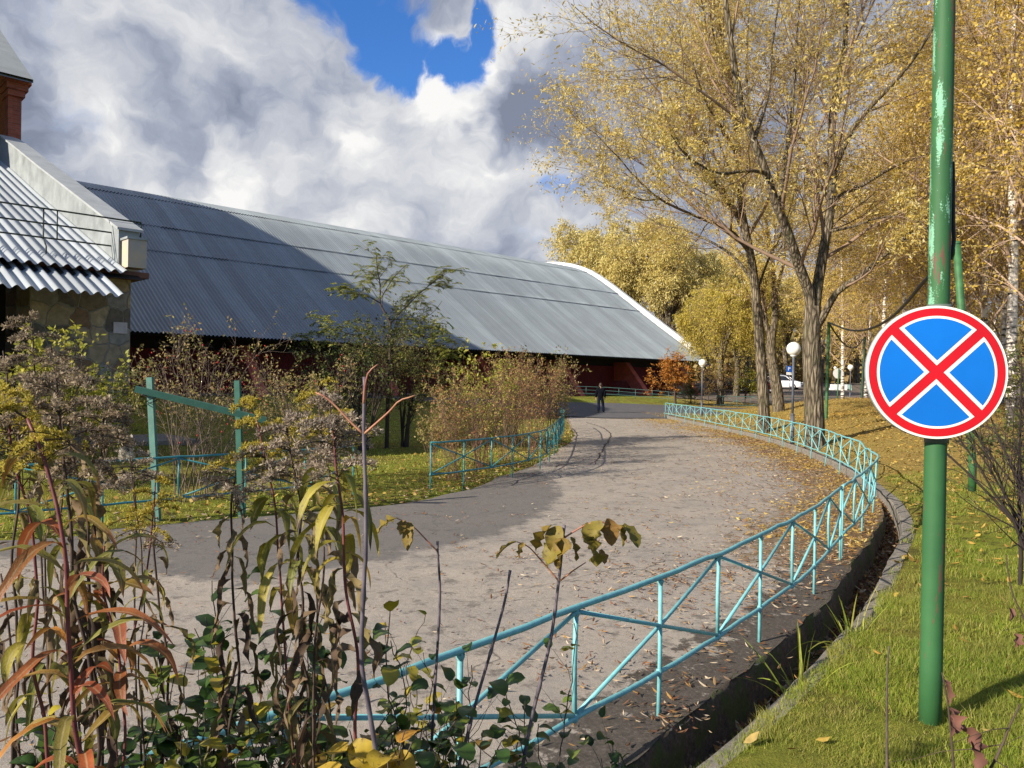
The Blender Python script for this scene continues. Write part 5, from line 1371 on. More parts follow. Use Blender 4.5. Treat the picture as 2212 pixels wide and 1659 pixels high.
    big_willow(23, limbs, 'slim double stemmed willow standing between the two larger willow trunks', base, 44, 320, 1800, 11, 0.15, Cq(1668, 550))
build_big_willows()

def make_birch(seed, H, label, lean=(0.0, 0.0), nleaf=5, leaf=0.075, n2=460, n3=1900, leafm=None, name='birch_tree', group='golden birches on the bank', tr=0.125, bark=None, weep=0.30, cr=1.0, low=0.16):
    rng = np.random.default_rng(seed)
    K = 14; t = np.linspace(0, 1, K)
    wob = np.cumsum(rng.normal(size=(K, 2)) * 0.09, axis=0)
    P = np.stack([lean[0] * H * t ** 1.2 + wob[:, 0] * t, lean[1] * H * t ** 1.2 + wob[:, 1] * t, -0.4 + (H + 0.4) * t], 1)[None]
    R = (tr * (1 - 0.88 * t) + 0.008)[None]
    root = empty(name, (0, 0, 0), label, 'tree', group)
    B1, R1 = sprout(rng, P, R, 64, low, 0.98, 46, 0.27 * cr, up=0.25, curl=0.06, wig=0.10, K=8, rf=0.42, rmin=0.010, droop=0.14)
    B2, R2 = sprout(rng, B1, R1, n2, 0.15, 1.0, 42, 0.55, up=0.0, curl=0.0, wig=0.14, K=6, rf=0.5, rmin=0.005, droop=weep)
    B3, R3 = sprout(rng, B2, R2, n3, 0.1, 1.0, 35, 0.75, up=-0.15, wig=0.13, K=5, rf=0.6, rmin=0.003, droop=weep * 1.2)
    V, Q = leaves_on(rng, B3, nleaf, leaf, hang=0.5, spread=0.07, t0=0.05, wl=0.62)
    finish_tree(root, ([(P, R, 10)], [(B1, R1, 5), (B2, R2, 3), (B3, R3, 3)]), (V, Q), bark or BBARK, PTWIG, leafm or LBIRCH)
    return root

def build_birches():
    spots = [  # d pixel x of the trunk foot, depth, height factor, variant, turn
        (2185, 21.0, 1.10, 0, 0.3), (2120, 27.0, 1.0, 1, 1.3), (2260, 17.5, 0.95, 2, 2.2), (2052, 34.0, 1.05, 1, 3.9), (2005, 28.5, 0.86, 0, 4.4),
        (1945, 38.0, 1.06, 2, 0.9), (1900, 45.0, 1.1, 0, 5.2), (1868, 54.0, 1.1, 1, 2.8), (2160, 36.0, 1.15, 2, 1.9), (2235, 29.0, 1.1, 1, 5.6),
        (2075, 46.0, 1.15, 0, 2.4), (1985, 52.0, 1.15, 2, 3.3), (2330, 24.0, 1.1, 0, 1.1), (2380, 33.0, 1.2, 2, 4.0), (1820, 62.0, 1.15, 2, 5.0), (2140, 55.0, 1.25, 0, 4.9), (2260, 42.0, 1.2, 1, 0.5)]
    labs = ['white birch with a bent trunk just right of the green pole, full golden crown', 'golden birch behind the leaning green post', 'golden birch at the right edge whose trunk leaves the frame', 'golden birch with pale trunk seen left of the green pole',
            'lower golden birch just left of the big sign', 'golden birch with spotted trunk above the left rim of the sign', 'golden birch to the right of the forked willow', 'golden birch rising from behind the far dark green post',
            'tall golden birch deep in the row behind the bent birch', 'golden birch near the right edge half covered by nearer birches', 'golden birch filling the gap behind the green pole top', 'far golden birch seen above the sagging cable',
            'golden birch past the right edge with branches hanging into the picture', 'tall golden birch outside the right edge at the back', 'golden birch behind the thick willow trunk above the round sign back', 'tallest golden birch at the back of the row', 'golden birch at the back between two nearer white trunks']
    protos = [make_birch(41, 15.5, labs[0], (0.05, 0.03), 11, 0.085), make_birch(42, 15.0, labs[1], (-0.05, 0.02), 11, 0.086), make_birch(43, 16.0, labs[2], (0.02, -0.04), 11, 0.085)]
    used = [False] * 3
    for (x, Y, s, v, rz), lab in zip(spots, labs):
        p = at(x, 900, Y); z = gz(p[0], p[1])
        if not used[v]:
            used[v] = True; o = protos[v]; o.location = (p[0], p[1], z); o.rotation_euler = (0, 0, rz); o.scale = (s, s, s); o['label'] = lab
        else: copy_tree(protos[v], (p[0], p[1], z), rz, s, lab)
build_birches()

def make_weeper(seed, H, W, label, leafm, group, n2=420, n3=1900, nleaf=6, leaf=0.14, name='weeping_willow', hang=0.55, tr=0.32, trunk=None):
    rng = np.random.default_rng(seed)
    K = 10; t = np.linspace(0, 1, K)
    root = empty(name, (0, 0, 0), label, 'tree', group)
    P = [np.stack([rng.normal() * 0.2 * t, rng.normal() * 0.2 * t, -0.5 + (H * 0.42 + 0.5) * t], 1)]; R = [tr * (1 - 0.4 * t)]
    for k in range(6):
        a = k * 1.05 + rng.random() * 0.6; r = W * (0.25 + 0.35 * rng.random())
        P.append(np.stack([math.cos(a) * r * t ** 1.1, math.sin(a) * r * t ** 1.1, H * (0.28 + 0.10 * rng.random()) + H * (0.42 + 0.24 * rng.random()) * t ** 0.85], 1)); R.append(tr * 0.55 * (1 - 0.85 * t))
    P = np.stack(P); R = np.stack(R)
    B1, R1 = sprout(rng, P[1:], R[1:], 70, 0.2, 1.0, 50, 0.42, up=0.30, curl=0.0, wig=0.10, K=8, rf=0.4, rmin=0.02, droop=0.2, outward=(0.35, np.array([0, 0, H * 0.5])))
    B2, R2 = sprout(rng, B1, R1, n2, 0.2, 1.0, 42, 0.55, up=0.1, wig=0.13, K=7, rf=0.5, rmin=0.01, droop=hang * 0.7)
    B3, R3 = sprout(rng, B2, R2, n3, 0.15, 1.0, 34, 0.85 + max(0, hang - 0.5) * 2.4, up=-0.1, wig=0.10, K=6, rf=0.6, rmin=0.005, droop=hang)
    V, Q = leaves_on(rng, B3, nleaf, leaf, hang=0.9, spread=0.10, t0=0.0, wl=0.34)
    finish_tree(root, ([(P, R, 9)], [(B1, R1, 5), (B2, R2, 3), (B3, R3, 3)]), (V, Q), trunk or WBARK, TWIG, leafm)
    return root
def build_far_trees():
    a = make_weeper(61, 10.0, 4.6, 'weeping willow whose yellow strands hang beside the hall end', LWEEP, 'trees beyond the hall end', leaf=0.16, nleaf=15, n3=2400, hang=0.78)
    p = at(1556, 870, 62); a.location = (p[0], p[1], gz(p[0], p[1]))
    spots = [(1365, 96, 2.0, 0.4, 'broad pale willow rising over the ridge end of the hall'), (1440, 92, 1.75, 1.7, 'pale yellow willow above the white gable parapet'), (1290, 118, 2.2, 3.0, 'pale willow farthest left behind the hall roof'),
             (1530, 104, 1.6, 4.2, 'pale willow behind the hanging yellow strands'), (1610, 112, 1.8, 2.2, 'pale willow seen between the left willow and the hall end'), (1700, 120, 1.6, 5.4, 'pale tree behind the parking sign'),
             (1770, 110, 1.5, 0.9, 'pale tree behind the thick forked trunk'), (1850, 115, 1.6, 3.6, 'pale tree behind the white concrete blocks'), (1930, 105, 1.5, 5.9, 'pale tree far behind the big sign'), (1480, 128, 2.1, 1.2, 'tall pale willow at the very back over the hall end'), (1590, 76, 1.05, 2.9, 'willow leaning over the dark blue car')]
    first = None
    for x, Y, s, rz, lab in spots:
        p = at(x, 850, Y); z = gz(p[0], p[1])
        if first is None:
            first = make_weeper(62, 10.2, 4.4, lab, LPALE, 'trees beyond the hall end', leaf=0.17, hang=0.35, name='willow_tree', nleaf=16)
            o = first; o.location = (p[0], p[1], z); o.scale = (s, s, s); o.rotation_euler = (0, 0, rz)
        elif Y < 80 :
            copy_tree(a, (p[0], p[1], z), rz, s, lab)
        else: copy_tree(first, (p[0], p[1], z), rz, s, lab)
    # far wood closing the view on the right
    rng = np.random.default_rng(70)
    n = 60000
    ang = rng.random(n) * 1.25 - 0.35
    dist = 150 + 70 * rng.random(n)
    x = np.sin(ang) * dist; y = np.cos(ang) * dist
    keep = (x * UN[0] + y * UN[1] < 30) | (ang > 0.12)
    x, y = x[keep], y[keep]; n = len(x)
    h = 10 + 8 * (vnoise(x, y, 9) + 0.5) + 3 * vnoise(x, y, 3)
    z = 1.2 + h * rng.random(n)
    P0 = np.stack([x, y, z], 1)
    d = norm_rows(rng.normal(size=(n, 3))); s = norm_rows(np.cross(d, rng.normal(size=(n, 3))))
    L = (0.8 + 1.0 * rng.random(n))[:, None]
    V = np.stack([P0, P0 + d * L * .5 + s * L * .35, P0 + d * L, P0 + d * L * .5 - s * L * .35], 1).reshape(-1, 3)
    mb = MB(); mb.add(V, np.arange(4 * n).reshape(-1, 4))
    q = rng.choice(n, 420, replace=False)
    for i in q[:320]:
        b0 = np.array([x[i], y[i], 0.0]); hh = 6 + 8 * rng.random()
        mb.tube([b0, b0 + np.array([rng.normal() * .4, 0, hh])], [0.16, 0.05], 4, caps=False, mi=1)
    tag(mb.build('treeline', [leafmat('far_wood_leaf', ((0, (0.18, 0.12, 0.06)), (0.4, (0.36, 0.26, 0.09)), (0.7, (0.22, 0.19, 0.08)), (1, (0.46, 0.35, 0.12))), 0.3), DTWIG]), kind='stuff')
build_far_trees()

# ---------------------------------------------------------------- small trees near the hall
def small_tree(name, label, x, yb, Y, H, Wd, seed, leafm, twig, nl=7, leaf=0.07, n2=160, n3=600, cat='tree', up=0.3, stems=3, wl=0.5, droop=0.1, ang=40):
    rng = np.random.default_rng(seed); b0 = at(x, yb, Y); b0[2] = gz(b0[0], b0[1])
    root = empty(name, b0, label, cat)
    K = 8; t = np.linspace(0, 1, K); P = []; R = []
    for k in range(stems):
        a = rng.random() * 6.28; r = Wd * 0.28 * (0.2 + rng.random())
        P.append(b0 + np.stack([math.cos(a) * r * t ** 1.3 + 0.04 * k, math.sin(a) * r * t ** 1.3, -0.2 + (H * (0.8 + 0.2 * rng.random()) + 0.2) * t], 1)); R.append(0.016 * H * (1 - 0.8 * t))
    P = np.stack(P); R = np.stack(R)
    B1, R1 = sprout(rng, P, R, 40, 0.2, 1.0, ang, 0.42 * Wd / H * 1.6, up=up, wig=0.12, K=6, rf=0.5, rmin=0.006)
    B2, R2 = sprout(rng, B1, R1, n2, 0.15, 1.0, 42, 0.55, up=0.08, wig=0.15, K=5, rf=0.55, rmin=0.004, droop=droop)
    B3, R3 = sprout(rng, B2, R2, n3, 0.1, 1.0, 40, 0.6, wig=0.15, K=4, rf=0.6, rmin=0.003, droop=droop)
    V, Q = leaves_on(rng, B3, nl, leaf, hang=0.3, spread=0.03, t0=0.1, wl=wl)
    finish_tree(root, ([(P, R, 7)], [(B1, R1, 4), (B2, R2, 3), (B3, R3, 3)]), (V, Q), twig, twig, leafm)
    return root
LORANGE = leafmat('orange_leaf', ((0.0, (0.30, 0.09, 0.015)), (0.4, (0.52, 0.19, 0.03)), (0.8, (0.60, 0.30, 0.05)), (1.0, (0.35, 0.22, 0.05))), 0.4)
LYG = leafmat('yellow_green_leaf', ((0.0, (0.22, 0.25, 0.03)), (0.45, (0.40, 0.40, 0.05)), (0.75, (0.52, 0.45, 0.07)), (1.0, (0.20, 0.22, 0.05))), 0.45)
small_tree('rowan_tree', 'small orange leaved rowan in front of the last red buttress', 1458, 880, 58.5, 3.5, 2.5, 81, LORANGE, DTWIG, leaf=0.13, nl=6, n3=700)
small_tree('yellow_shrub', 'yellow green shrub behind the far fence left of the willow trunk', 1607, 880, 64, 2.6, 1.8, 82, LYG, DTWIG, leaf=0.13, nl=4, n3=400, cat='shrub')
small_tree('low_shrub', 'low reddish shrub bed behind the far crossed fence', 1555, 880, 62.5, 1.6, 3.0, 83, leafmat('russet_leaf', ((0, (0.16, 0.06, 0.03)), (0.5, (0.28, 0.17, 0.05)), (1, (0.2, 0.2, 0.05))), 0.3), DTWIG, leaf=0.10, nl=5, n3=600, cat='shrub', stems=7)
def spruce():
    rng = np.random.default_rng(84); b0 = at(1492, 880, 60.5); b0[2] = gz(b0[0], b0[1]); H = 2.7
    root = empty('spruce_tree', b0, 'small dark green spruce between the orange rowan and the globe lamp', 'tree')
    t = np.linspace(0, 1, 6); mb = MB(); mb.tube(b0 + np.stack([0 * t, 0 * t, -0.2 + (H + 0.2) * t], 1), 0.06 * (1 - 0.85 * t), 7); mb.build('trunk', DTWIG, root)
    n = 170; z = H * (0.04 + 0.94 * rng.random(n)); a = rng.random(n) * 6.283; L = (H - z) * 0.46 + 0.10
    K = 5; u = np.linspace(0, 1, K)[None]
    P = b0 + np.stack([np.cos(a)[:, None] * L[:, None] * u, np.sin(a)[:, None] * L[:, None] * u, z[:, None] + L[:, None] * (0.05 * u - 0.25 * u * (1 - u))], -1)
    mb = MB(); mb.add(*tubes(P, 0.008 * np.ones((n, K)), 3), True); 
    V, Q = leaves_on(rng, P, 60, 0.085, hang=0.0, spread=0.02, t0=0.05, wl=0.22); 
    mb2 = MB(); mb2.add(V, Q); mb.build('limbs', DTWIG, root)
    mb2.build('crown', leafmat('spruce_needle', ((0, (0.018, 0.035, 0.014)), (0.6, (0.035, 0.062, 0.020)), (1, (0.06, 0.085, 0.03))), 0.15), root)
spruce()
# ================================================================ leaves with shape
def leaf_batch(base, d, L, W, droop, twist, K=7, kind='lance', fold=0.25, rng=None, ripple=0.0, wob=0.0):
    """bent, folded leaf blades: returns V, Q, along"""
    base = np.asarray(base, float); n = len(base)
    d = norm_rows(np.asarray(d, float)); L = np.broadcast_to(L, n); W = np.broadcast_to(W, n); droop = np.broadcast_to(droop, n); twist = np.broadcast_to(twist, n)
    up = np.array([0, 0, 1.0])
    s0 = norm_rows(np.cross(d, up) + 1e-4)
    out = np.zeros((n, K, 3, 3)); pos = base.copy(); al = np.zeros((n, K, 3))
    for k in range(K):
        t = k / (K - 1)
        s = norm_rows(s0 - d * np.sum(s0 * d, 1, keepdims=True)); nrm = np.cross(s, d)
        tw = (twist * t)[:, None]
        s2 = s * np.cos(tw) + nrm * np.sin(tw); n2 = nrm * np.cos(tw) - s * np.sin(tw)
        if kind == 'lance': w = math.sin(math.pi * min(1, t ** 0.72 * 0.985 + 0.015)) ** 0.9
        elif kind == 'ovate': w = math.sin(math.pi * min(1, t ** 0.80 * 0.97 + 0.03)) ** 0.62
        else: w = (1 - t) ** 0.6 * min(1, t * 6 + 0.5)
        hw = (W * 0.5 * w)[:, None]
        rp = 0 if rng is None or ripple == 0 else (rng.normal(size=(n, 1)) * ripple * hw)
        out[:, k, 0] = pos + s2 * hw + n2 * (hw * fold + rp); out[:, k, 1] = pos; out[:, k, 2] = pos - s2 * hw + n2 * (hw * fold - rp)
        al[:, k] = t
        pos = pos + d * (L / (K - 1))[:, None]
        d = norm_rows(d - up * (droop / (K - 1))[:, None] + (0 if not wob else rng.normal(size=(n, 3)) * wob))
    i = np.arange(n * K * 3).reshape(n, K, 3)
    Q = np.concatenate([np.stack([i[:, :-1, a], i[:, 1:, a], i[:, 1:, a + 1], i[:, :-1, a + 1]], -1).reshape(-1, 4) for a in (0, 1)])
    return out.reshape(-1, 3), Q, al.ravel()
def add_leaves(mb, V, Q, al):
    mb.add(V, Q, True); mb.at.setdefault('along', []); mb.at['along'] = list(mb.at['along']) + list(al)
    mb.at.setdefault('mid', []); mb.at['mid'] = list(mb.at['mid']) + [0.0, 1.0, 0.0] * (len(V) // 3)
def tipmat(name, stops, tip, tip_amt=0.7, tip_from=0.55, trans=0.3, rough=0.5):
    m = leafmat(name, stops, trans, rough)
    nt = m.node_tree
    b = nt.nodes['Principled BSDF']; lk = b.inputs['Base Color'].links[0].from_socket
    a = N(nt, 'ShaderNodeAttribute', attribute_name='along').outputs['Fac']
    k = N(nt, 'ShaderNodeMapRange', interpolation_type='SMOOTHSTEP', inp={'Value': MATH(nt, 'ADD', a, MATH(nt, 'MULTIPLY', MATH(nt, 'SUBTRACT', NOISE(nt, objco(nt), 40, 3), 0.5), 0.6)), 'From Min': tip_from, 'From Max': 1.0, 'To Max': tip_amt}).outputs[0]
    c = MIXC(nt, k, lk, tip)
    c = MIXC(nt, RAMP(nt, N(nt, 'ShaderNodeAttribute', attribute_name='mid').outputs['Fac'], ((0.80, 0.0), (0.95, 0.45))), c, (0.48, 0.40, 0.22))
    c = MIXC(nt, RAMP(nt, NOISE(nt, objco(nt), 70, 5, 0.7), ((0.60, 0.0), (0.68, 0.75))), c, (0.10, 0.055, 0.03))
    c = MIXC(nt, 1.0, c, RAMP(nt, NOISE(nt, objco(nt), 16, 3, 0.5), ((0.35, 0.72), (0.65, 1.1))), 'MULTIPLY')
    nt.links.new(c, b.inputs['Base Color'])
    for n in nt.nodes:
        if n.bl_idname == 'ShaderNodeBsdfTranslucent': nt.links.new(c, n.inputs[0])
    return m
RSTEM = plain('purple_red_stem', (0.14, 0.022, 0.035), 0.55, 0.4, 30, col2=(0.20, 0.06, 0.05))
BSTEM = plain('brown_dry_stem', (0.060, 0.038, 0.028), 0.85, 0.4, 30)
GSTEM = plain('violet_grey_shoot', (0.085, 0.070, 0.092), 0.55, 0.35, 25, col2=(0.15, 0.125, 0.145))
PETI = plain('red_leaf_stalk', (0.36, 0.10, 0.085), 0.5, 0.25, 30, col2=(0.46, 0.24, 0.12))
WOOD = plain('grey_brown_twig', (0.085, 0.065, 0.052), 0.85, 0.4, 40)
L_RED = tipmat('reddening_leaf', ((0.0, (0.25, 0.055, 0.030)), (0.25, (0.36, 0.10, 0.035)), (0.45, (0.24, 0.19, 0.045)), (0.65, (0.14, 0.17, 0.035)), (0.85, (0.42, 0.18, 0.035)), (1.0, (0.30, 0.09, 0.05))), (0.42, 0.13, 0.07), 0.6)

L_YG = tipmat('yellowing_leaf', ((0.0, (0.26, 0.23, 0.035)), (0.4, (0.40, 0.33, 0.045)), (0.7, (0.17, 0.19, 0.035)), (1.0, (0.46, 0.30, 0.045))), (0.07, 0.038, 0.022), 0.9, 0.72)
for _m in (L_RED, L_YG):
    _nt = _m.node_tree; _b = _nt.nodes['Principled BSDF']; bump(_nt, _b, NOISE(_nt, objco(_nt), 160, 4, 0.7), 0.35, 0.004)
L_DRY = leafmat('withered_leaf', ((0.0, (0.050, 0.030, 0.020)), (0.35, (0.10, 0.064, 0.038)), (0.6, (0.22, 0.155, 0.09)), (0.8, (0.20, 0.17, 0.05)), (1.0, (0.06, 0.038, 0.025))), 0.2, 0.8, spots=(0.03, 0.018, 0.012))
L_QUI = leafmat('quince_leaf', ((0.0, (0.020, 0.045, 0.012)), (0.4, (0.040, 0.085, 0.018)), (0.72, (0.075, 0.125, 0.022)), (0.86, (0.16, 0.19, 0.03)), (0.94, (0.38, 0.31, 0.03)), (1.0, (0.26, 0.15, 0.03))), 0.25, 0.34)
L_MAP = leafmat('spotted_maple_leaf', ((0.0, (0.15, 0.13, 0.025)), (0.5, (0.22, 0.175, 0.03)), (1.0, (0.25, 0.135, 0.03))), 0.3, 0.6, spots=(0.08, 0.045, 0.02))
FLUFF = leafmat('seed_fluff', ((0.0, (0.20, 0.155, 0.11)), (0.4, (0.36, 0.29, 0.22)), (0.8, (0.50, 0.43, 0.34)), (1.0, (0.27, 0.20, 0.14))), 0.4, 0.95)
FLUFFW = leafmat('white_seed_fluff', ((0.0, (0.50, 0.46, 0.38)), (1.0, (0.70, 0.66, 0.57))), 0.4, 0.95)
FBROWN = leafmat('brown_seed_fluff', ((0.0, (0.17, 0.125, 0.08)), (0.5, (0.31, 0.24, 0.155)), (1.0, (0.45, 0.37, 0.26))), 0.3, 0.95)
FYEL = leafmat('fading_goldenrod', ((0.0, (0.32, 0.26, 0.045)), (0.5, (0.50, 0.39, 0.055)), (1.0, (0.40, 0.36, 0.08))), 0.4, 0.9)

def panicle(rng, top, axis, size, n_br, per, tuft, side_bias=None, width=1.0):
    """plume: arching side sprays with little tufts along the upper side; returns (twig P,R),(V,Q)"""
    t = rng.random(n_br) ** 0.8
    P0 = top - axis[None] * (size * t)[:, None]
    a = np.arange(n_br) * 2.4 + rng.random(n_br)
    ex = unit(np.cross(axis, [0.2, 1, 0.1])); ey = np.cross(axis, ex)
    out = np.cos(a)[:, None] * ex + np.sin(a)[:, None] * ey
    if side_bias is not None: out = norm_rows(out + side_bias)
    L = size * (0.22 + 0.55 * t) * (0.7 + 0.5 * rng.random(n_br)) * width
    K = 7; P = np.zeros((n_br, K, 3)); P[:, 0] = P0; d = norm_rows(out * 0.75 + axis * 0.75)
    for k in range(1, K):
        d = norm_rows(d + out * 0.10 - np.array([0, 0, 0.20]) + rng.normal(size=(n_br, 3)) * 0.06); P[:, k] = P[:, k - 1] + d * (L / (K - 1))[:, None]
    R = np.full((n_br, K), 0.0009)
    m = n_br * per; pi = np.repeat(np.arange(n_br), per); f = (0.15 + 0.85 * rng.random(m)) * (K - 1); i = np.minimum(f.astype(int), K - 2); fr = (f - i)[:, None]
    C = P[pi, i] * (1 - fr) + P[pi, i + 1] * fr + np.array([0, 0, tuft * 0.45]) + rng.normal(size=(m, 3)) * tuft * 0.35
    q = 8
    C = np.repeat(C, q, 0); d = norm_rows(rng.normal(size=(m * q, 3)) + np.array([0, 0, 0.5])); s = norm_rows(np.cross(d, rng.normal(size=(m * q, 3))))
    Lf = (tuft * 1.25 * (0.6 + 0.7 * rng.random(m * q)))[:, None]
    V = np.stack([C, C + d * Lf * .6 + s * Lf * .15, C + d * Lf, C + d * Lf * .6 - s * Lf * .15], 1).reshape(-1, 3)
    return P, R, V, np.arange(len(V)).reshape(-1, 4)

def weed(label, px, Y, r, stem_m, leaf=None, plume=None, seed=0, name='goldenrod', dY=0.0, group='weeds at the near edge of the path'):
    """px: list of pixel points from top to bottom; leaf/plume: dicts"""
    rng = np.random.default_rng(seed)
    n = len(px)
    pts = np.array([at(x, y, Y + dY * i / max(1, n - 1)) for i, (x, y) in enumerate(px)])
    e = pts[-1] - pts[-2]; e = e / np.linalg.norm(e)
    low = pts[-1] + np.array([e[0] * 0.35, e[1] * 0.3, 0]) * 0.6; low[2] = 0.10
    path = np.vstack([crom(pts, 0.02), resample(np.vstack([pts[-1:], low[None]]), 30)[1:]])
    path = path + np.stack([vnoise(path[:, 2] * 9 + seed, path[:, 2] * 0 + seed, 1.0), vnoise(path[:, 2] * 9 + 7 + seed, path[:, 2] * 0, 1.0), 0 * path[:, 2]], 1) * 0.020
    root = empty(name, path[-1], label, 'weed', group)
    K = len(path); rr = r * np.linspace(0.55, 1.15, K)
    vis = np.linalg.norm(np.diff(pts, axis=0), axis=1).sum()
    mb = MB(); mb.tube(path, rr, 8); mb.build('stem', stem_m, root)
    if leaf:
        for nm, lf in (leaf.items() if isinstance(list(leaf.values())[0], dict) else [('foliage', leaf)]):
            L_arc = np.concatenate([[0], np.cumsum(np.linalg.norm(np.diff(path, axis=0), axis=1))]) / vis
            m = int(lf['n']); u = lf.get('t0', 0.03) + (lf.get('t1', 0.75) - lf.get('t0', 0.03)) * (np.arange(m) + rng.random(m) * 0.8) / m
            P0 = np.stack([np.interp(u, L_arc, path[:, k]) for k in range(3)], 1)
            a = np.arange(m) * 2.399 + rng.random(m) * 0.7 + lf.get('a0', 0)
            el = np.radians(lf.get('el', 30)) + rng.normal(size=m) * 0.25
            d = np.stack([np.cos(a) * np.cos(el), np.sin(a) * np.cos(el) * 0.8, np.sin(el)], 1)
            L = lf['L'] * (0.65 + 0.6 * rng.random(m)) * (0.75 + 0.35 * np.sin(np.pi * np.clip((u - lf.get('t0', 0)) / (lf.get('t1', .75) - lf.get('t0', 0)), 0, 1)))
            W = lf['W'] * (0.75 + 0.5 * rng.random(m))
            V, Q, al = leaf_batch(P0 + d * r, d, L, W, lf.get('droop', 1.6) * (0.6 + 0.8 * rng.random(m)), rng.normal(size=m) * lf.get('twist', 0.5), 9, lf.get('kind', 'lance'), lf.get('fold', 0.25), rng, lf.get('ripple', 0.10), lf.get('wob', 0.09))
            mb = MB(); add_leaves(mb, V, Q, al); mb.build(nm, lf['mat'], root)
    if plume:
        ax = unit(path[0] - path[min(6, K - 1)] + np.array(plume.get('bend', (0, 0, 0))))
        P, R, V, Q = panicle(rng, path[0] + ax * plume['size'] * 0.25, ax, plume['size'], plume['n'], plume['per'], plume['tuft'], plume.get('bias'), plume.get('width', 1.0))
        mb = MB(); mb.tube(np.array([path[0], path[0] + ax * plume['size'] * 0.25]), r * 0.4, 5); V2, Q2 = tubes(P, R, 3); mb.add(V2, Q2, True); mb.build('plume_stalks', BSTEM, root)
        mb = MB(); mb.add(V, Q); mb.build('flower_plume', plume['mat'], root)
    return root

def build_weeds():
    red = dict(n=26, L=0.165, W=0.0165, el=32, droop=2.3, mat=L_RED, t0=0.12, t1=1.1, twist=0.4, fold=0.35)
    dry = lambda n=26, L=0.10, W=0.016, **k: dict(dict(n=max(4, int(n * 0.62)), L=L * 0.92, W=W * 0.66, el=-8, droop=6.0, mat=L_DRY, t0=0.10, t1=1.05, twist=3.6, fold=0.9, ripple=0.7, wob=0.32), **k)
    yg = lambda n=16, L=0.12, W=0.020, **k: dict(dict(n=max(4, int(n * 0.75)), L=L, W=W * 0.82, el=10, droop=4.2, mat=L_YG, t0=0.10, t1=0.9, twist=0.8, fold=0.4), **k)
    fl = lambda m, size=0.15, n=26, per=16, tuft=0.0075, **k: dict(dict(mat=m, size=size * 0.92, n=max(6, int(n * 0.62)), per=int(per * 1.25), tuft=tuft * 0.72), **k)
    weed('tall weed with a crimson stem and long red and orange leaves at the left edge', [(60, 905), (82, 962), (107, 1042), (129, 1122), (147, 1233), (158, 1366), (167, 1500), (174, 1640)], 1.05, 0.0042, RSTEM,
         {'foliage': red, 'low_foliage': dict(red, n=7, t0=0.5, t1=1.1, L=0.18, a0=1.0)}, fl(FYEL, 0.11, 18, 16, 0.008, bend=(-0.5, 0, 0.2), bias=np.array([-0.4, 0, 0])), 101)
    weed('dead brown weed just right of the crimson stem, with a bushy brown seed plume', [(128, 880), (133, 966), (151, 1100), (173, 1277), (191, 1455), (213, 1640)], 1.22, 0.004, BSTEM,
         {'foliage': dry(34, 0.11, 0.017), 'yellow_foliage': yg(10, t0=0.25, t1=1.0, L=0.10)}, fl(FBROWN, 0.20, 46, 20, 0.009, width=1.25), 102)
    weed('dead weed with a thick knot of withered leaves on its lower stem', [(168, 985), (176, 1080), (192, 1250), (205, 1400), (222, 1640)], 1.30, 0.0042, BSTEM, dry(50, 0.11, 0.02, t1=0.85), fl(FBROWN, 0.12, 20, 16, 0.008), 103)
    weed('weed topped by a loose grey seed plume in front of the stone pier', [(215, 905), (205, 1000), (200, 1150), (212, 1330), (238, 1640)], 1.35, 0.0033, BSTEM, dry(22, 0.09), fl(FBROWN, 0.17, 30, 18, 0.0085, bias=np.array([0.35, 0, 0.1])), 104)
    weed('weed with a dark plume at the far left edge', [(20, 800), (26, 900), (34, 1060), (30, 1300), (36, 1640)], 1.45, 0.0034, BSTEM, dry(20, 0.09), fl(FBROWN, 0.16, 26, 20, 0.009, bias=np.array([0.3, 0, 0])), 105)
    weed('weed with a big yellow green plume at the left edge', [(30, 900), (40, 1000), (62, 1150), (80, 1330), (92, 1640)], 1.22, 0.0034, RSTEM, {'foliage': yg(14, 0.11), 'dry_foliage': dry(10)}, fl(FYEL, 0.17, 36, 18, 0.0085, width=1.3), 106)
    weed('thin weed with a yellow plume standing over the bare path behind the red leaves', [(331, 1050), (329, 1090), (311, 1242), (289, 1357), (262, 1500), (248, 1640)], 1.5, 0.0028, RSTEM, yg(20, 0.10, 0.012, t0=0.2), fl(FYEL, 0.14, 24, 16, 0.008), 107)
    weed('dark brown weed with one large hanging dead leaf beside the quince', [(336, 1130), (340, 1170), (356, 1388), (373, 1522), (384, 1640)], 1.55, 0.0036, BSTEM, dry(24, 0.10, 0.016), fl(FBROWN, 0.10, 12, 10, 0.008), 108)
    weed('dead weed with shrivelled leaves and a flat pale seed plume above the wooden frame foot', [(514, 1040), (511, 1075), (502, 1233), (507, 1388), (502, 1588), (504, 1650)], 1.45, 0.0036, BSTEM, dry(44, 0.115, 0.018, t0=0.08), fl(FLUFF, 0.10, 20, 14, 0.009, width=2.0), 109)
    weed('weed with drooping yellow leaves under an ochre plume', [(556, 905), (566, 950), (578, 1033), (598, 1188), (613, 1335), (640, 1640)], 1.42, 0.003, RSTEM, {'foliage': yg(16, 0.115, 0.022, t0=0.2, t1=0.55), 'dry_foliage': dry(8, t0=0.5)}, fl(FYEL, 0.17, 40, 18, 0.008, width=1.0), 110)
    weed('withered weed with long twisted brown leaves under a brown grey plume', [(630, 930), (637, 979), (645, 1060), (653, 1188), (667, 1300), (655, 1420), (662, 1640)], 1.38, 0.0034, BSTEM, {'foliage': dry(46, 0.125, 0.016, t0=0.16), 'yellow_foliage': yg(6, t0=0.25, t1=0.5)}, fl(FLUFF, 0.16, 38, 18, 0.009, width=1.15), 111)
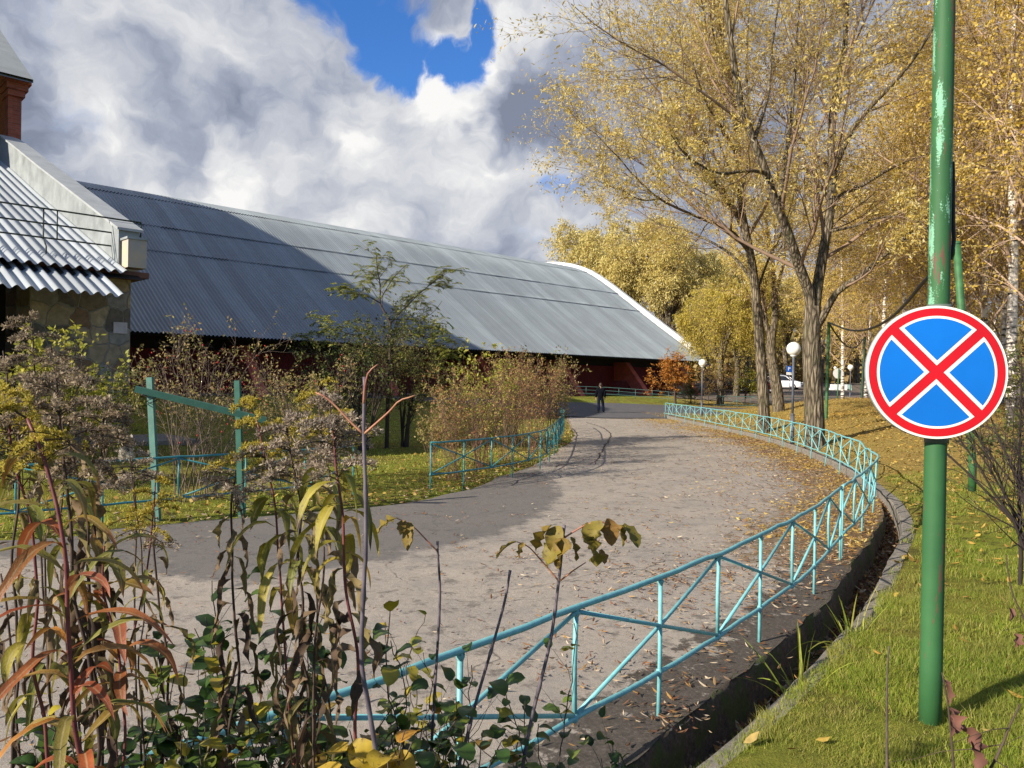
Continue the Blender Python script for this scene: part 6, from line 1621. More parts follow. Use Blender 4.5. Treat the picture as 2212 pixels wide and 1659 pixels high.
    weed('weed with broad yellow green leaves close to the violet shoot, topped by pale fluff', [(728, 905), (733, 951), (735, 1037), (741, 1154), (753, 1287), (763, 1420), (770, 1500), (768, 1640)], 1.28, 0.0036, RSTEM, {'foliage': yg(20, 0.125, 0.023, t0=0.10, t1=0.42, droop=3.6), 'dry_foliage': dry(18, 0.10, 0.026, t0=0.38, t1=0.75)}, fl(FLUFF, 0.15, 36, 18, 0.0095, width=1.1), 112)
    weed('weed whose ochre plume peeps out between the pale plumes', [(690, 870), (700, 930), (704, 1050), (690, 1200), (700, 1420), (716, 1640)], 1.62, 0.003, BSTEM, {'foliage': yg(10, 0.10, t0=0.15, t1=0.4), 'dry_foliage': dry(18, 0.11)}, fl(FYEL, 0.17, 36, 18, 0.0085, width=1.1), 113)
    weed('weed with a pale grey plume low before the turquoise fence', [(288, 985), (292, 1030), (300, 1130), (296, 1300), (306, 1640)], 1.62, 0.0028, BSTEM, dry(16, 0.08, 0.012), fl(FLUFF, 0.12, 24, 16, 0.0085, width=1.2), 114)
    weed('weed with a small white seed tuft bending over the fence rail', [(262, 965), (272, 985), (284, 1020), (296, 1090), (300, 1300), (318, 1640)], 1.5, 0.0022, BSTEM, dry(8, 0.07, 0.01, t0=0.3), fl(FLUFFW, 0.055, 10, 16, 0.0085, width=0.7), 115)
    weed('short dead weed at the lower left edge', [(2, 1240), (10, 1330), (36, 1500), (48, 1640)], 1.5, 0.0034, BSTEM, dry(16, 0.08, 0.012), None, 116)
    weed('dried weed with dark curled leaves between the red stem and the path', [(92, 1160), (95, 1250), (104, 1400), (112, 1640)], 1.4, 0.0032, BSTEM, {'foliage': dry(24, 0.10, 0.014), 'yellow_foliage': yg(8, t0=0.3)}, None, 117)
    weed('reddish weed with orange leaves low between dead stems', [(228, 1180), (236, 1300), (246, 1450), (262, 1640)], 1.25, 0.0032, RSTEM, dict(red, n=18, L=0.11, W=0.018, t0=0.02, t1=0.7), None, 118)
    weed('withered weed with limp leaves close to the path middle', [(706, 1180), (700, 1260), (690, 1400), (684, 1640)], 1.34, 0.0032, BSTEM, dry(26, 0.12, 0.02, t0=0.0), None, 119)
    weed('weed with a wide brown plume left of the rose bush', [(120, 790), (126, 850), (134, 950), (140, 1150), (150, 1400), (170, 1640)], 1.75, 0.003, BSTEM, dry(16, 0.09), fl(FBROWN, 0.20, 30, 20, 0.009, bias=np.array([0.35, 0, -0.05])), 120)
    weed('weed with a ragged brown plume before the dark porch', [(64, 730), (70, 800), (84, 930), (90, 1150), (100, 1640)], 1.7, 0.003, BSTEM, dry(16, 0.09), fl(FBROWN, 0.20, 28, 20, 0.009, bias=np.array([-0.2, 0, 0])), 121)
build_weeds()

# ---------------------------------------------------------------- box elder shoots
def shoot(label, px, Y, r, seed, petioles=(), leaves=(), side=0):
    rng = np.random.default_rng(seed)
    pts = [at(x, y, Y) for x, y in px]; low = pts[-1] + (pts[-1] - pts[-2]) * 0.2; low[2] = 0.1
    path = np.vstack([crom(np.array(pts), 0.015), resample(np.vstack([[pts[-1]], [low]]), 40)[1:]])
    root = empty('maple_shoot', path[-1], label, 'shoot', 'maple shoots at the near edge')
    K = len(path); arc = np.arange(K) * 0.015
    rad = r * np.linspace(0.6, 1.2, K) * (1 + 0.35 * (np.mod(arc, 0.17) < 0.012))
    mb = MB(); mb.tube(path, rad, 10); mb.build('stem', GSTEM, root)
    for k, pp in enumerate(petioles):
        mb = MB(); mb.tube(crom(np.array([at(x, y, Y + dz) for x, y, dz in pp]), 0.01), np.linspace(0.0021, 0.0011, len(crom(np.array([at(x, y, Y + dz) for x, y, dz in pp]), 0.01))), 7); mb.build('leaf_stalk', PETI, root)
    if leaves:
        mb = MB()
        for (x0, y0, x1, y1, w, dz) in leaves:
            b0 = at(x0, y0, Y + dz); t0 = at(x1, y1, Y + dz - 0.02); v = t0 - b0; L = np.linalg.norm(v)
            d = unit(v + np.array([0, rng.normal() * 0.15 * L, 0.30 * L]))
            V, Q, al = leaf_batch([b0], [d], L * 1.08, w, 1.1, rng.normal() * 0.9, 9, 'ovate', 0.35, rng, 0.35)
            # turn the blade's face towards the light
            add_leaves(mb, V, Q, al)
        mb.build('leaves', L_MAP, root)
    return root
def build_shoots():
    shoot('tall violet grey shoot with bare orange red leaf stalks forking near its top', [(788, 814), (786, 937), (790, 1071), (790, 1204), (788, 1226), (781, 1420), (795, 1517), (815, 1640)], 1.2, 0.0044, 131,
          petioles=[[(786, 938, 0), (758, 912, 0), (725, 877, 0), (700, 856, 0), (682, 848, 0)], [(786, 938, 0), (812, 915, -.01), (842, 888, -.02), (862, 866, -.03), (880, 860, -.03), (897, 854, -.03)], [(786, 874, 0), (788, 840, -.01), (795, 806, -.02), (803, 797, -.02), (815, 788, -.02)]])
    shoot('slender shoot with a few ochre leaves hanging to its left', [(944.7, 1169), (946, 1200), (950.5, 1282), (944.7, 1403), (935, 1558), (930, 1650)], 1.75, 0.0042, 132,
          petioles=[[(946, 1192, 0), (920, 1165, 0), (898, 1142, 0), (878, 1128, 0), (858, 1120, 0)]],
          leaves=[(858, 1120, 812, 1150, 0.038, 0), (868, 1125, 864, 1155, 0.022, 0), (885, 1128, 880, 1186, 0.028, 0)])
    shoot('bare leaning shoot without leaves between the two leafy shoots', [(1102, 1232), (1090, 1300), (1065, 1391), (1030, 1510), (1003, 1613), (990, 1655)], 1.7, 0.0046, 133)
    shoot('leaning shoot carrying a spray of spotted yellow brown leaves', [(1219, 1134), (1213, 1200), (1207, 1255), (1190, 1379), (1166, 1480), (1147, 1558), (1130, 1650)], 1.65, 0.0048, 134,
          petioles=[[(1207, 1255, 0), (1190, 1235, 0), (1160, 1200, 0), (1140, 1180, 0), (1116, 1170, 0)], [(1209, 1255, 0), (1235, 1235, -.02), (1265, 1215, -.03)], [(1217, 1163, 0), (1245, 1145, 0), (1270, 1132, 0), (1297, 1128, 0), (1330, 1135, 0), (1362, 1140, 0)], [(1216, 1165, 0), (1205, 1150, 0), (1185, 1142, 0)]],
          leaves=[(1116, 1171, 1074, 1203, 0.030, 0), (1130, 1172, 1120, 1206, 0.016, 0), (1192, 1135, 1160, 1188, 0.046, 0), (1205, 1136, 1192, 1190, 0.040, 0), (1216, 1164, 1184, 1224, 0.045, -.02), (1224, 1164, 1206, 1226, 0.040, -.03), (1232, 1160, 1244, 1208, 0.034, 0.02),
                  (1262, 1162, 1288, 1220, 0.062, -.03), (1272, 1130, 1294, 1172, 0.048, 0), (1262, 1132, 1278, 1172, 0.040, .02), (1312, 1120, 1322, 1175, 0.036, 0), (1338, 1134, 1345, 1180, 0.028, 0), (1345, 1134, 1381, 1180, 0.036, 0), (1296, 1188, 1306, 1216, 0.024, 0), (1222, 1160, 1180, 1168, 0.03, .02)])
build_shoots()

# ---------------------------------------------------------------- quince shrub: upright woody shoots with round glossy leaves
def quince(label, tops, seed, leafL=0.047, n_leaf=22, mat=None, base=None, spread=0.12):
    rng = np.random.default_rng(seed)
    Pall = []; Vs = []; 
    mbs = MB(); mbl = MB()
    b0 = base
    for (x, y, Y) in tops:
        top = at(x, y, Y)
        foot = np.array([top[0] * 0.96 + rng.normal() * spread, Y + abs(rng.normal()) * spread * 0.6, 0.08])
        if b0 is None: b0 = foot
        mid = top * 0.55 + foot * 0.45 + rng.normal(size=3) * 0.04
        path = crom(np.vstack([foot, mid, top * 0.85 + foot * 0.15 + rng.normal(size=3) * 0.03, top]), 0.03)
        path = path + rng.normal(size=path.shape) * 0.003
        rr = np.linspace(0.0042, 0.0011, len(path)); mbs.tube(path, rr, 5, caps=False)
        # side twigs
        B, R = sprout(rng, resample(path, 12)[None], np.interp(np.linspace(0, 1, 12), np.linspace(0, 1, len(path)), rr)[None], 7, 0.45, 0.97, 45, 0.16, up=0.2, wig=0.15, K=5, rf=0.6, rmin=0.0009)
        mbs.add(*tubes(B, R, 4), True)
        segs = np.concatenate([resample(path[int(len(path) * 0.45):], 5)[None], B])
        w = np.array([n_leaf * 0.5] + [n_leaf * 0.5 / 5] * len(B))
        for sg, k in zip(segs, w):
            k = max(2, int(k)); u = 0.1 + 0.9 * rng.random(k) ** 0.8
            P0 = np.stack([np.interp(u, np.linspace(0, 1, 5), sg[:, c]) for c in range(3)], 1)
            a = rng.random(k) * 6.283; el = np.radians(25) + rng.normal(size=k) * 0.4
            d = np.stack([np.cos(a) * np.cos(el), np.sin(a) * np.cos(el), np.sin(el)], 1)
            L = leafL * (0.5 + 0.75 * rng.random(k))
            V, Q, al = leaf_batch(P0, d, L, L * 0.74, 0.7 + rng.random(k), rng.normal(size=k) * 0.5, 7, 'ovate', 0.22, rng, 0.08)
            mbl.add(V, Q, True)
    root = empty('quince_shrub', b0, label, 'shrub', 'low green shrubs at the near edge')
    mbs.build('branches', WOOD, root); mbl.build('foliage', mat or L_QUI, root)
    return root
def build_quince():
    rng = np.random.default_rng(150)
    j = lambda xs, y0, y1, Y0, Y1, n: [(xs[0] + (xs[1] - xs[0]) * rng.random(), y0 + (y1 - y0) * rng.random(), Y0 + (Y1 - Y0) * rng.random()) for _ in range(n)]
    quince('round leaved green shrub crowding the bottom edge right of the red leaves', [(458, 1255, 1.7), (445, 1330, 1.65), (342, 1415, 1.5), (400, 1433, 1.55), (420, 1360, 1.75)] + j((300, 480), 1440, 1600, 1.4, 1.8, 14), 151)
    quince('green shrub with dark glossy leaves before the fence rail near the bottom', [(613, 1366, 1.5), (667, 1313, 1.6), (707, 1304, 1.7), (640, 1420, 1.45)] + j((500, 740), 1430, 1610, 1.4, 1.8, 15), 152)
    quince('low green shrub at the foot of the violet shoot', [(847, 1325, 1.6), (840, 1387, 1.6), (830, 1345, 1.7)] + j((740, 870), 1560, 1640, 1.35, 1.7, 7), 153, 0.043)
    quince('dark green sprigs under the crimson weed at the left bottom corner', [(116, 1535, 1.3), (130, 1500, 1.4)] + j((60, 210), 1540, 1640, 1.2, 1.5, 7), 154)
    quince('sparse shrub with thorny twigs below the bare leaning shoot', [(878, 1496, 1.7), (1018, 1438, 1.8), (1089, 1480, 1.8), (987, 1512, 1.7), (940, 1440, 1.9)] + j((880, 1110), 1530, 1640, 1.5, 1.9, 9), 155, 0.05, 15)
    quince('small leafy sprig crossing the tube fence by the leaning shoot', [(1240, 1352, 1.95), (1131, 1515, 1.7), (1160, 1560, 1.7), (1120, 1590, 1.65)], 156, 0.042, 20)
    quince('little dark leafed shrub in front of the ditch', [(1325, 1598, 1.9), (1340, 1630, 1.9), (1300, 1640, 1.85)], 157, 0.042, 14)
    quince('sprig with small yellow green leaves beside the slender shoot', [(921, 1322, 2.1), (913, 1410, 2.1), (900, 1440, 2.1)], 158, 0.036, 18, leafmat('pale_sprig_leaf', ((0, (0.16, 0.18, 0.03)), (0.6, (0.30, 0.28, 0.045)), (1, (0.40, 0.30, 0.05))), 0.4, 0.5))
    quince('sprig of large yellow and orange leaves at the bottom centre', [(870, 1570, 1.25), (890, 1600, 1.25), (850, 1610, 1.25), (835, 1630, 1.2)], 159, 0.058, 9, leafmat('gold_leaf', ((0, (0.45, 0.33, 0.03)), (0.6, (0.52, 0.36, 0.05)), (1, (0.48, 0.20, 0.03))), 0.4, 0.5, spots=(0.12, 0.06, 0.02)), spread=0.04)
build_quince()

# ---------------------------------------------------------------- twigs at the lower right
def bare_twig(label, px, Y, r, seed, leaves=(), mat=WOOD, nb=10, lat=0.25):
    rng = np.random.default_rng(seed)
    path = crom(np.array([at(x, y, Y) for x, y in px]), 0.02); low = path[-1].copy(); low[2] = 0.05
    path = np.vstack([path, path[-1] * 0.5 + low * 0.5, low])
    root = empty('bare_shoot', path[-1], label, 'shoot', 'bare shoots at the right front')
    mb = MB(); mb.tube(path, np.linspace(0.5, 1.1, len(path)) * r, 7)
    B, R = sprout(rng, resample(path, 10)[None], np.full((1, 10), r * 0.6), nb, 0.05, 0.7, 55, lat, up=0.2, wig=0.12, K=5, rf=0.6, rmin=0.0008); mb.add(*tubes(B, R, 4), True)
    mb.build('stem', mat, root)
    if leaves:
        mb = MB()
        for (x0, y0, x1, y1, w) in leaves:
            b0 = at(x0, y0, Y); t0 = at(x1, y1, Y - 0.02); v = t0 - b0; L = np.linalg.norm(v)
            V, Q, al = leaf_batch([b0], [unit(v + np.array([0.1 * L, 0, .3 * L]))], L * 1.15, w, 1.6, 2.2, 9, 'ovate', 0.9, rng, 0.5); mb.add(V, Q, True)
        mb.build('leaves', leafmat('dead_red_leaf', ((0, (0.09, 0.045, 0.035)), (1, (0.22, 0.10, 0.075))), 0.15, 0.7), root)
bare_twig('thin grey thorny shoot rising beside the ditch before the green pole', [(1920, 1396), (1917, 1450), (1916, 1506), (1916, 1580), (1916, 1659)], 1.9, 0.0036, 161, nb=6, lat=0.06)
bare_twig('dark twig with curled dead leaves at the foot of the green pole', [(2035, 1453), (2042, 1490), (2048, 1523), (2056, 1606), (2060, 1659)], 1.7, 0.0030, 162, [(2040, 1468, 2047, 1515, 0.022), (2050, 1530, 2065, 1580, 0.03), (2072, 1575, 2120, 1612, 0.034), (2095, 1600, 2108, 1659, 0.036), (2060, 1545, 2050, 1585, 0.02)], DTWIG, 6, 0.12)
bare_twig('dark twig with a few buds at the lower right edge', [(2173, 1199), (2180, 1250), (2190, 1290), (2215, 1345), (2240, 1450)], 2.2, 0.0032, 163, [(2184, 1315, 2178, 1335, 0.02), (2200, 1370, 2190, 1392, 0.02)], DTWIG, 7, 0.2)
bare_twig('crooked twig at the bottom right corner', [(2205, 1520), (2180, 1570), (2165, 1610), (2140, 1659)], 1.7, 0.0036, 164, (), DTWIG, 7, 0.2)

def bare_shrub(name, label, b0, H, Wd, seed, twig, leafm=None, n1=14, n2=110, n3=420, nl=2, leaf=0.05, lean=(0, 0), cat='shrub', group=None, hips=0, up=0.35, ang=36, rbase=0.012, wl=0.5, arch=0.0, leaf_top=0.0, K1=9):
    rng = np.random.default_rng(seed)
    root = empty(name, b0, label, cat, group)
    t = np.linspace(0, 1, K1); P = []
    for k in range(n1):
        a = rng.random() * 6.283; r = Wd * (0.25 + 0.75 * rng.random()) * 0.5; h = H * (0.65 + 0.35 * rng.random())
        ex = t ** 1.4
        P.append(np.asarray(b0) + np.stack([(math.cos(a) * r + lean[0]) * ex + rng.normal() * Wd * 0.07, (math.sin(a) * r + lean[1]) * ex + rng.normal() * Wd * 0.07, -0.1 + (h + 0.1) * (t - arch * np.maximum(t - 0.55, 0) ** 2 * 2.2)], 1) + np.cumsum(rng.normal(size=(K1, 3)) * 0.012 * H / 2, 0))
    P = np.stack(P); R = np.linspace(1, 0.3, K1)[None] * rbase * (0.6 + 0.6 * rng.random((n1, 1)))
    B2, R2 = sprout(rng, P, R, n2, 0.2, 1.0, ang, 0.34, up=up, wig=0.14, K=6, rf=0.6, rmin=0.0028, droop=arch * 0.4)
    B3, R3 = sprout(rng, B2, R2, n3, 0.1, 1.0, 40, 0.55, up=0.1, wig=0.16, K=5, rf=0.6, rmin=0.0018, droop=arch * 0.3)
    mb = MB(); mb.add(*tubes(P, R, 6), True); mb.add(*tubes(B2, R2, 4), True); mb.add(*tubes(B3, R3, 3), True); mb.build('branches', twig, root)
    if leafm is not None and nl > 0:
        S = B3
        if leaf_top > 0: S = B3[B3[:, -1, 2] > b0[2] + H * leaf_top]
        if len(S):
            V, Q = leaves_on(rng, S, nl, leaf, hang=0.2, spread=0.015, t0=0.3, wl=wl); mb = MB(); mb.add(V, Q); mb.build('foliage', leafm, root)
    if hips:
        mb = MB(); mb.sphere((0, 0, 0), 0.012, 8, 6, (0.9, 0.9, 1.15))
        h0 = None
        for i in rng.choice(len(B3), hips, replace=False):
            if h0 is None: o = h0 = mb.build('hip', plain('red_hip', (0.42, 0.025, 0.02), 0.35, 0.2, 20))
            else: o = h0.copy(); COL.objects.link(o)
            o.parent = root; o.location = Vector((B3[i, -1] - np.array([0, 0, 0.012]) - np.asarray(b0)).tolist())
    return root
p = onz(2330, 1230, 0.5); bare_shrub('bare_shrub', 'black leafless shrub reaching in from the right edge behind the sign', at(2290, 1260, 6.4), 2.1, 2.2, 171, plain('black_branch', (0.030, 0.022, 0.020), 0.9), n1=12, n2=120, n3=420, lean=(-0.5, 0), rbase=0.016)
bare_shrub('bare_shrub', 'thin leafless shrub below the leaning green post', at(2150, 1010, 10.5), 0.9, 1.2, 172, MATS['black_branch'], n1=8, n2=60, n3=160, rbase=0.008)
small_tree('green_shrub', 'green leaved shrub at the right edge beside the sign', 2235, 1000, 9.0, 2.2, 1.2, 173, leafmat('dull_green_leaf', ((0, (0.06, 0.085, 0.02)), (0.6, (0.14, 0.16, 0.035)), (1, (0.26, 0.23, 0.05))), 0.4), DTWIG, leaf=0.06, nl=6, n3=500, cat='shrub')

# ---------------------------------------------------------------- shrubs beyond the path
L_ROSE = leafmat('rose_leaf', ((0.0, (0.16, 0.16, 0.04)), (0.35, (0.33, 0.30, 0.07)), (0.6, (0.42, 0.28, 0.12)), (0.8, (0.50, 0.42, 0.20)), (1.0, (0.26, 0.12, 0.07))), 0.5)
L_THK = leafmat('thicket_leaf', ((0.0, (0.32, 0.12, 0.06)), (0.3, (0.44, 0.23, 0.11)), (0.6, (0.50, 0.37, 0.12)), (0.85, (0.28, 0.28, 0.07)), (1.0, (0.60, 0.48, 0.12))), 0.5)
RTWIG = plain('reddish_twig', (0.13, 0.060, 0.046), 0.85, 0.35, 6); TANT = plain('tan_twig', (0.175, 0.108, 0.070), 0.85, 0.35, 6)
def G(x, y, Y): p = at(x, y, Y); p[2] = gz(p[0], p[1]); return p
bare_shrub('yellow_shrub', 'tall shrub with bright yellow green shoots in front of the stone pier', G(120, 1040, 12.6), 2.25, 2.0, 181, DTWIG, LYG, n1=11, n2=120, n3=420, nl=5, leaf=0.085, cat='shrub', up=0.5, wl=0.55)
bare_shrub('yellow_shrub', 'yellow green shrub at the left edge before the dark porch', G(20, 1040, 12.2), 2.2, 2.0, 182, DTWIG, LYG, n1=10, n2=90, n3=320, nl=5, leaf=0.08, up=0.5, wl=0.55)
bare_shrub('green_shrub', 'low leafy shrub at the foot of the stone pier', G(215, 1040, 14.5), 1.7, 1.5, 183, DTWIG, MATS['dull_green_leaf'], n1=10, n2=100, n3=420, nl=6, leaf=0.07)
bare_shrub('rose_bush', 'arching rose bush with red hips behind the wooden frame', G(425, 1070, 11.6), 2.85, 2.7, 184, plain('grey_rose_cane', (0.105, 0.072, 0.055), 0.85, 0.35, 8, col2=(0.20, 0.15, 0.11)), L_ROSE, n1=17, n2=170, n3=720, nl=3, leaf=0.045, hips=60, arch=0.35, ang=48, rbase=0.011, leaf_top=0.45)
bare_shrub('rose_bush', 'rose bush with sparse red hips in front of the second red buttress', G(640, 1030, 13.4), 2.5, 2.6, 185, MATS['grey_rose_cane'], L_ROSE, n1=13, n2=130, n3=560, nl=4, leaf=0.05, hips=36, arch=0.3, ang=46, leaf_top=0.4)
bare_shrub('yellow_shrub', 'small shrub with a few bright yellow leaves right of the rose bushes', G(678, 1020, 14.0), 1.75, 0.7, 186, RTWIG, LYG, n1=6, n2=30, n3=90, nl=5, leaf=0.075, leaf_top=0.6, wl=0.55)
def thicket():
    spots = [(985, 1012, 14.6, 1.9, 1.7, 'leftmost bush of the brown thicket behind the dark turquoise fence', 0), (1042, 990, 16.6, 2.15, 1.7, 'bush with a yellow topped shoot in the brown thicket', 1), (1098, 975, 18.0, 2.3, 2.0, 'dense russet bush in the middle of the brown thicket', 0),
             (1152, 958, 20.0, 2.45, 2.1, 'tall russet bush on the right of the brown thicket', 0), (1185, 936, 23.5, 2.5, 1.9, 'rightmost bush of the brown thicket leaning over the fence bend', 2), (1120, 948, 22.5, 2.6, 2.4, 'bush at the back of the brown thicket', 0), (940, 1000, 16.5, 1.45, 1.1, 'small pale leaved bush left of the brown thicket', 2)]
    for k, (x, y, Y, H, Wd, lab, kind) in enumerate(spots):
        bare_shrub('thicket_bush', lab, G(x, y, Y), H, Wd, 190 + k, RTWIG if k % 2 else TANT, L_THK if kind == 0 else (LYG if kind == 1 else L_ROSE), n1=24 if k < 6 else 12, n2=170 if k < 6 else 70, n3=620 if k < 6 else 260, nl=4, leaf=0.048 if kind != 2 else 0.065, rbase=0.0065, up=0.6, ang=26, wl=0.55, group='bushes of the brown thicket', leaf_top=0.35)
    bare_shrub('yellow_shrub', 'upright sprout with yellow top leaves rising out of the brown thicket', G(1030, 985, 16.0), 2.35, 0.35, 199, RTWIG, LYG, n1=4, n2=22, n3=80, nl=6, leaf=0.075, leaf_top=0.80, wl=0.55, up=0.9, ang=24)
thicket()

def pinnate_tree():
    """slender tree with feathery compound leaves in front of the hall roof"""
    rng = np.random.default_rng(201); Y = 21.0
    b0 = G(836, 930, Y)
    root = empty('feathery_tree', b0, 'slender tree with green feathery leaves standing before the hall roof', 'tree')
    A = lambda x, y, dy=0: at(x, y, Y + dy)
    limbs = [([b0 - np.array([0, 0, .3]), b0 + np.array([0, 0, .1]), A(838, 860), A(842, 780), A(843, 720), A(843, 693)], 0.062, 0.035),
             ([A(843, 700), A(832, 675), A(821, 660), A(822, 620), A(815, 580), A(813, 545)], 0.03, 0.008), ([A(822, 655), A(795, 640, -.5), A(770, 635, -1), A(730, 632, -1.4)], 0.018, 0.006), ([A(843, 700), A(870, 670, .4), (A(900, 640, .6)), A(935, 610, .8), A(965, 590, 1)], 0.022, 0.006),
             ([A(840, 760), A(800, 735, .6), A(750, 720, .9), A(690, 705, 1)], 0.022, 0.006), ([A(842, 740), A(880, 725, -.5), A(930, 730, -.8), A(965, 760, -1)], 0.022, 0.006), ([A(841, 780), A(790, 760, -.6), A(730, 745, -1), A(660, 735, -1.2)], 0.02, 0.006),
             ([A(842, 690), A(885, 690, .9), A(930, 680, 1.4), A(955, 650, 1.6)], 0.018, 0.006), ([A(820, 650), A(850, 600, -.4), A(880, 570, -.6)], 0.016, 0.005), ([A(840, 800), A(880, 780, 1), A(910, 790, 1.4)], 0.016, 0.005)]
    P, R = stack_limbs(limbs)
    B1, R1 = sprout(rng, P[1:], R[1:], 75, 0.2, 1.0, 45, 0.40, up=0.15, wig=0.14, K=6, rf=0.5, rmin=0.004)
    mb = MB(); mb.add(*tubes(P, R, 8), True); mb.build('trunk', DTWIG, root)
    # each compound leaf: a rachis with paired leaflets
    S = np.concatenate([np.stack([resample(p, 6) for p in P[1:]]), B1]); n = 720
    pi = rng.integers(0, len(S), n); u = 0.35 + 0.65 * rng.random(n); f = u * 5; i = np.minimum(f.astype(int), 4); fr = (f - i)[:, None]
    P0 = S[pi, i] * (1 - fr) + S[pi, i + 1] * fr
    a = rng.random(n) * 6.283; d = norm_rows(np.stack([np.cos(a), np.sin(a) * .8, 0.25 + 0.3 * rng.normal(size=n)], 1)); L = 0.34 * (0.6 + 0.6 * rng.random(n))
    K = 6; Rc = np.zeros((n, K, 3)); Rc[:, 0] = P0; dd = d.copy(); ds = [d]
    for k in range(1, K): dd = norm_rows(dd - np.array([0, 0, 0.16])); Rc[:, k] = Rc[:, k - 1] + dd * (L / (K - 1))[:, None]; ds.append(dd)
    mb = MB(); mb.add(*tubes(B1, R1, 4), True); mb.add(*tubes(Rc, np.full((n, K), 0.002), 3), True); mb.build('limbs', DTWIG, root)
    Vs = []
    for q in range(8):
        f = 1.0 + q * 0.5; i = min(int(f), K - 2); fr = f - i; c = Rc[:, i] * (1 - fr) + Rc[:, i + 1] * fr
        for sgn in (-1, 1):
            s = norm_rows(np.cross(ds[i], [0, 0, 1.0])) * sgn; v = norm_rows(s * 0.85 + ds[i] * 0.55 - np.array([0, 0, 0.25]) + rng.normal(size=(n, 3)) * 0.12); w = norm_rows(np.cross(v, np.array([0, 0, 1.0]) + rng.normal(size=(n, 3)) * .3))
            Lf = (0.095 * (0.8 + 0.4 * rng.random(n)))[:, None]
            Vs.append(np.stack([c, c + v * Lf * .45 + w * Lf * .17, c + v * Lf, c + v * Lf * .45 - w * Lf * .17], 1).reshape(-1, 3))
    V = np.concatenate(Vs); mb = MB(); mb.add(V, np.arange(len(V)).reshape(-1, 4))
    mb.build('crown', leafmat('feathery_leaf', ((0.0, (0.08, 0.13, 0.025)), (0.45, (0.20, 0.24, 0.04)), (0.75, (0.36, 0.36, 0.06)), (1.0, (0.46, 0.40, 0.09))), 0.4), root)
pinnate_tree()
small_tree('dark_shrub', 'dark green bushy shrub under the feathery tree', 775, 955, 20.0, 2.6, 3.0, 205, leafmat('dark_green_leaf', ((0, (0.035, 0.05, 0.015)), (0.6, (0.075, 0.095, 0.022)), (1, (0.19, 0.19, 0.04))), 0.35), DTWIG, leaf=0.075, nl=6, n2=220, n3=900, cat='shrub', stems=6)
small_tree('dark_shrub', 'shrub with pale yellow green outer leaves right of the feathery tree trunk', 868, 945, 21.5, 2.7, 2.2, 206, leafmat('pale_shrub_leaf', ((0, (0.12, 0.14, 0.035)), (0.6, (0.28, 0.26, 0.07)), (1, (0.38, 0.33, 0.11))), 0.4), DTWIG, leaf=0.07, nl=5, n2=180, n3=640, cat='shrub', stems=5)

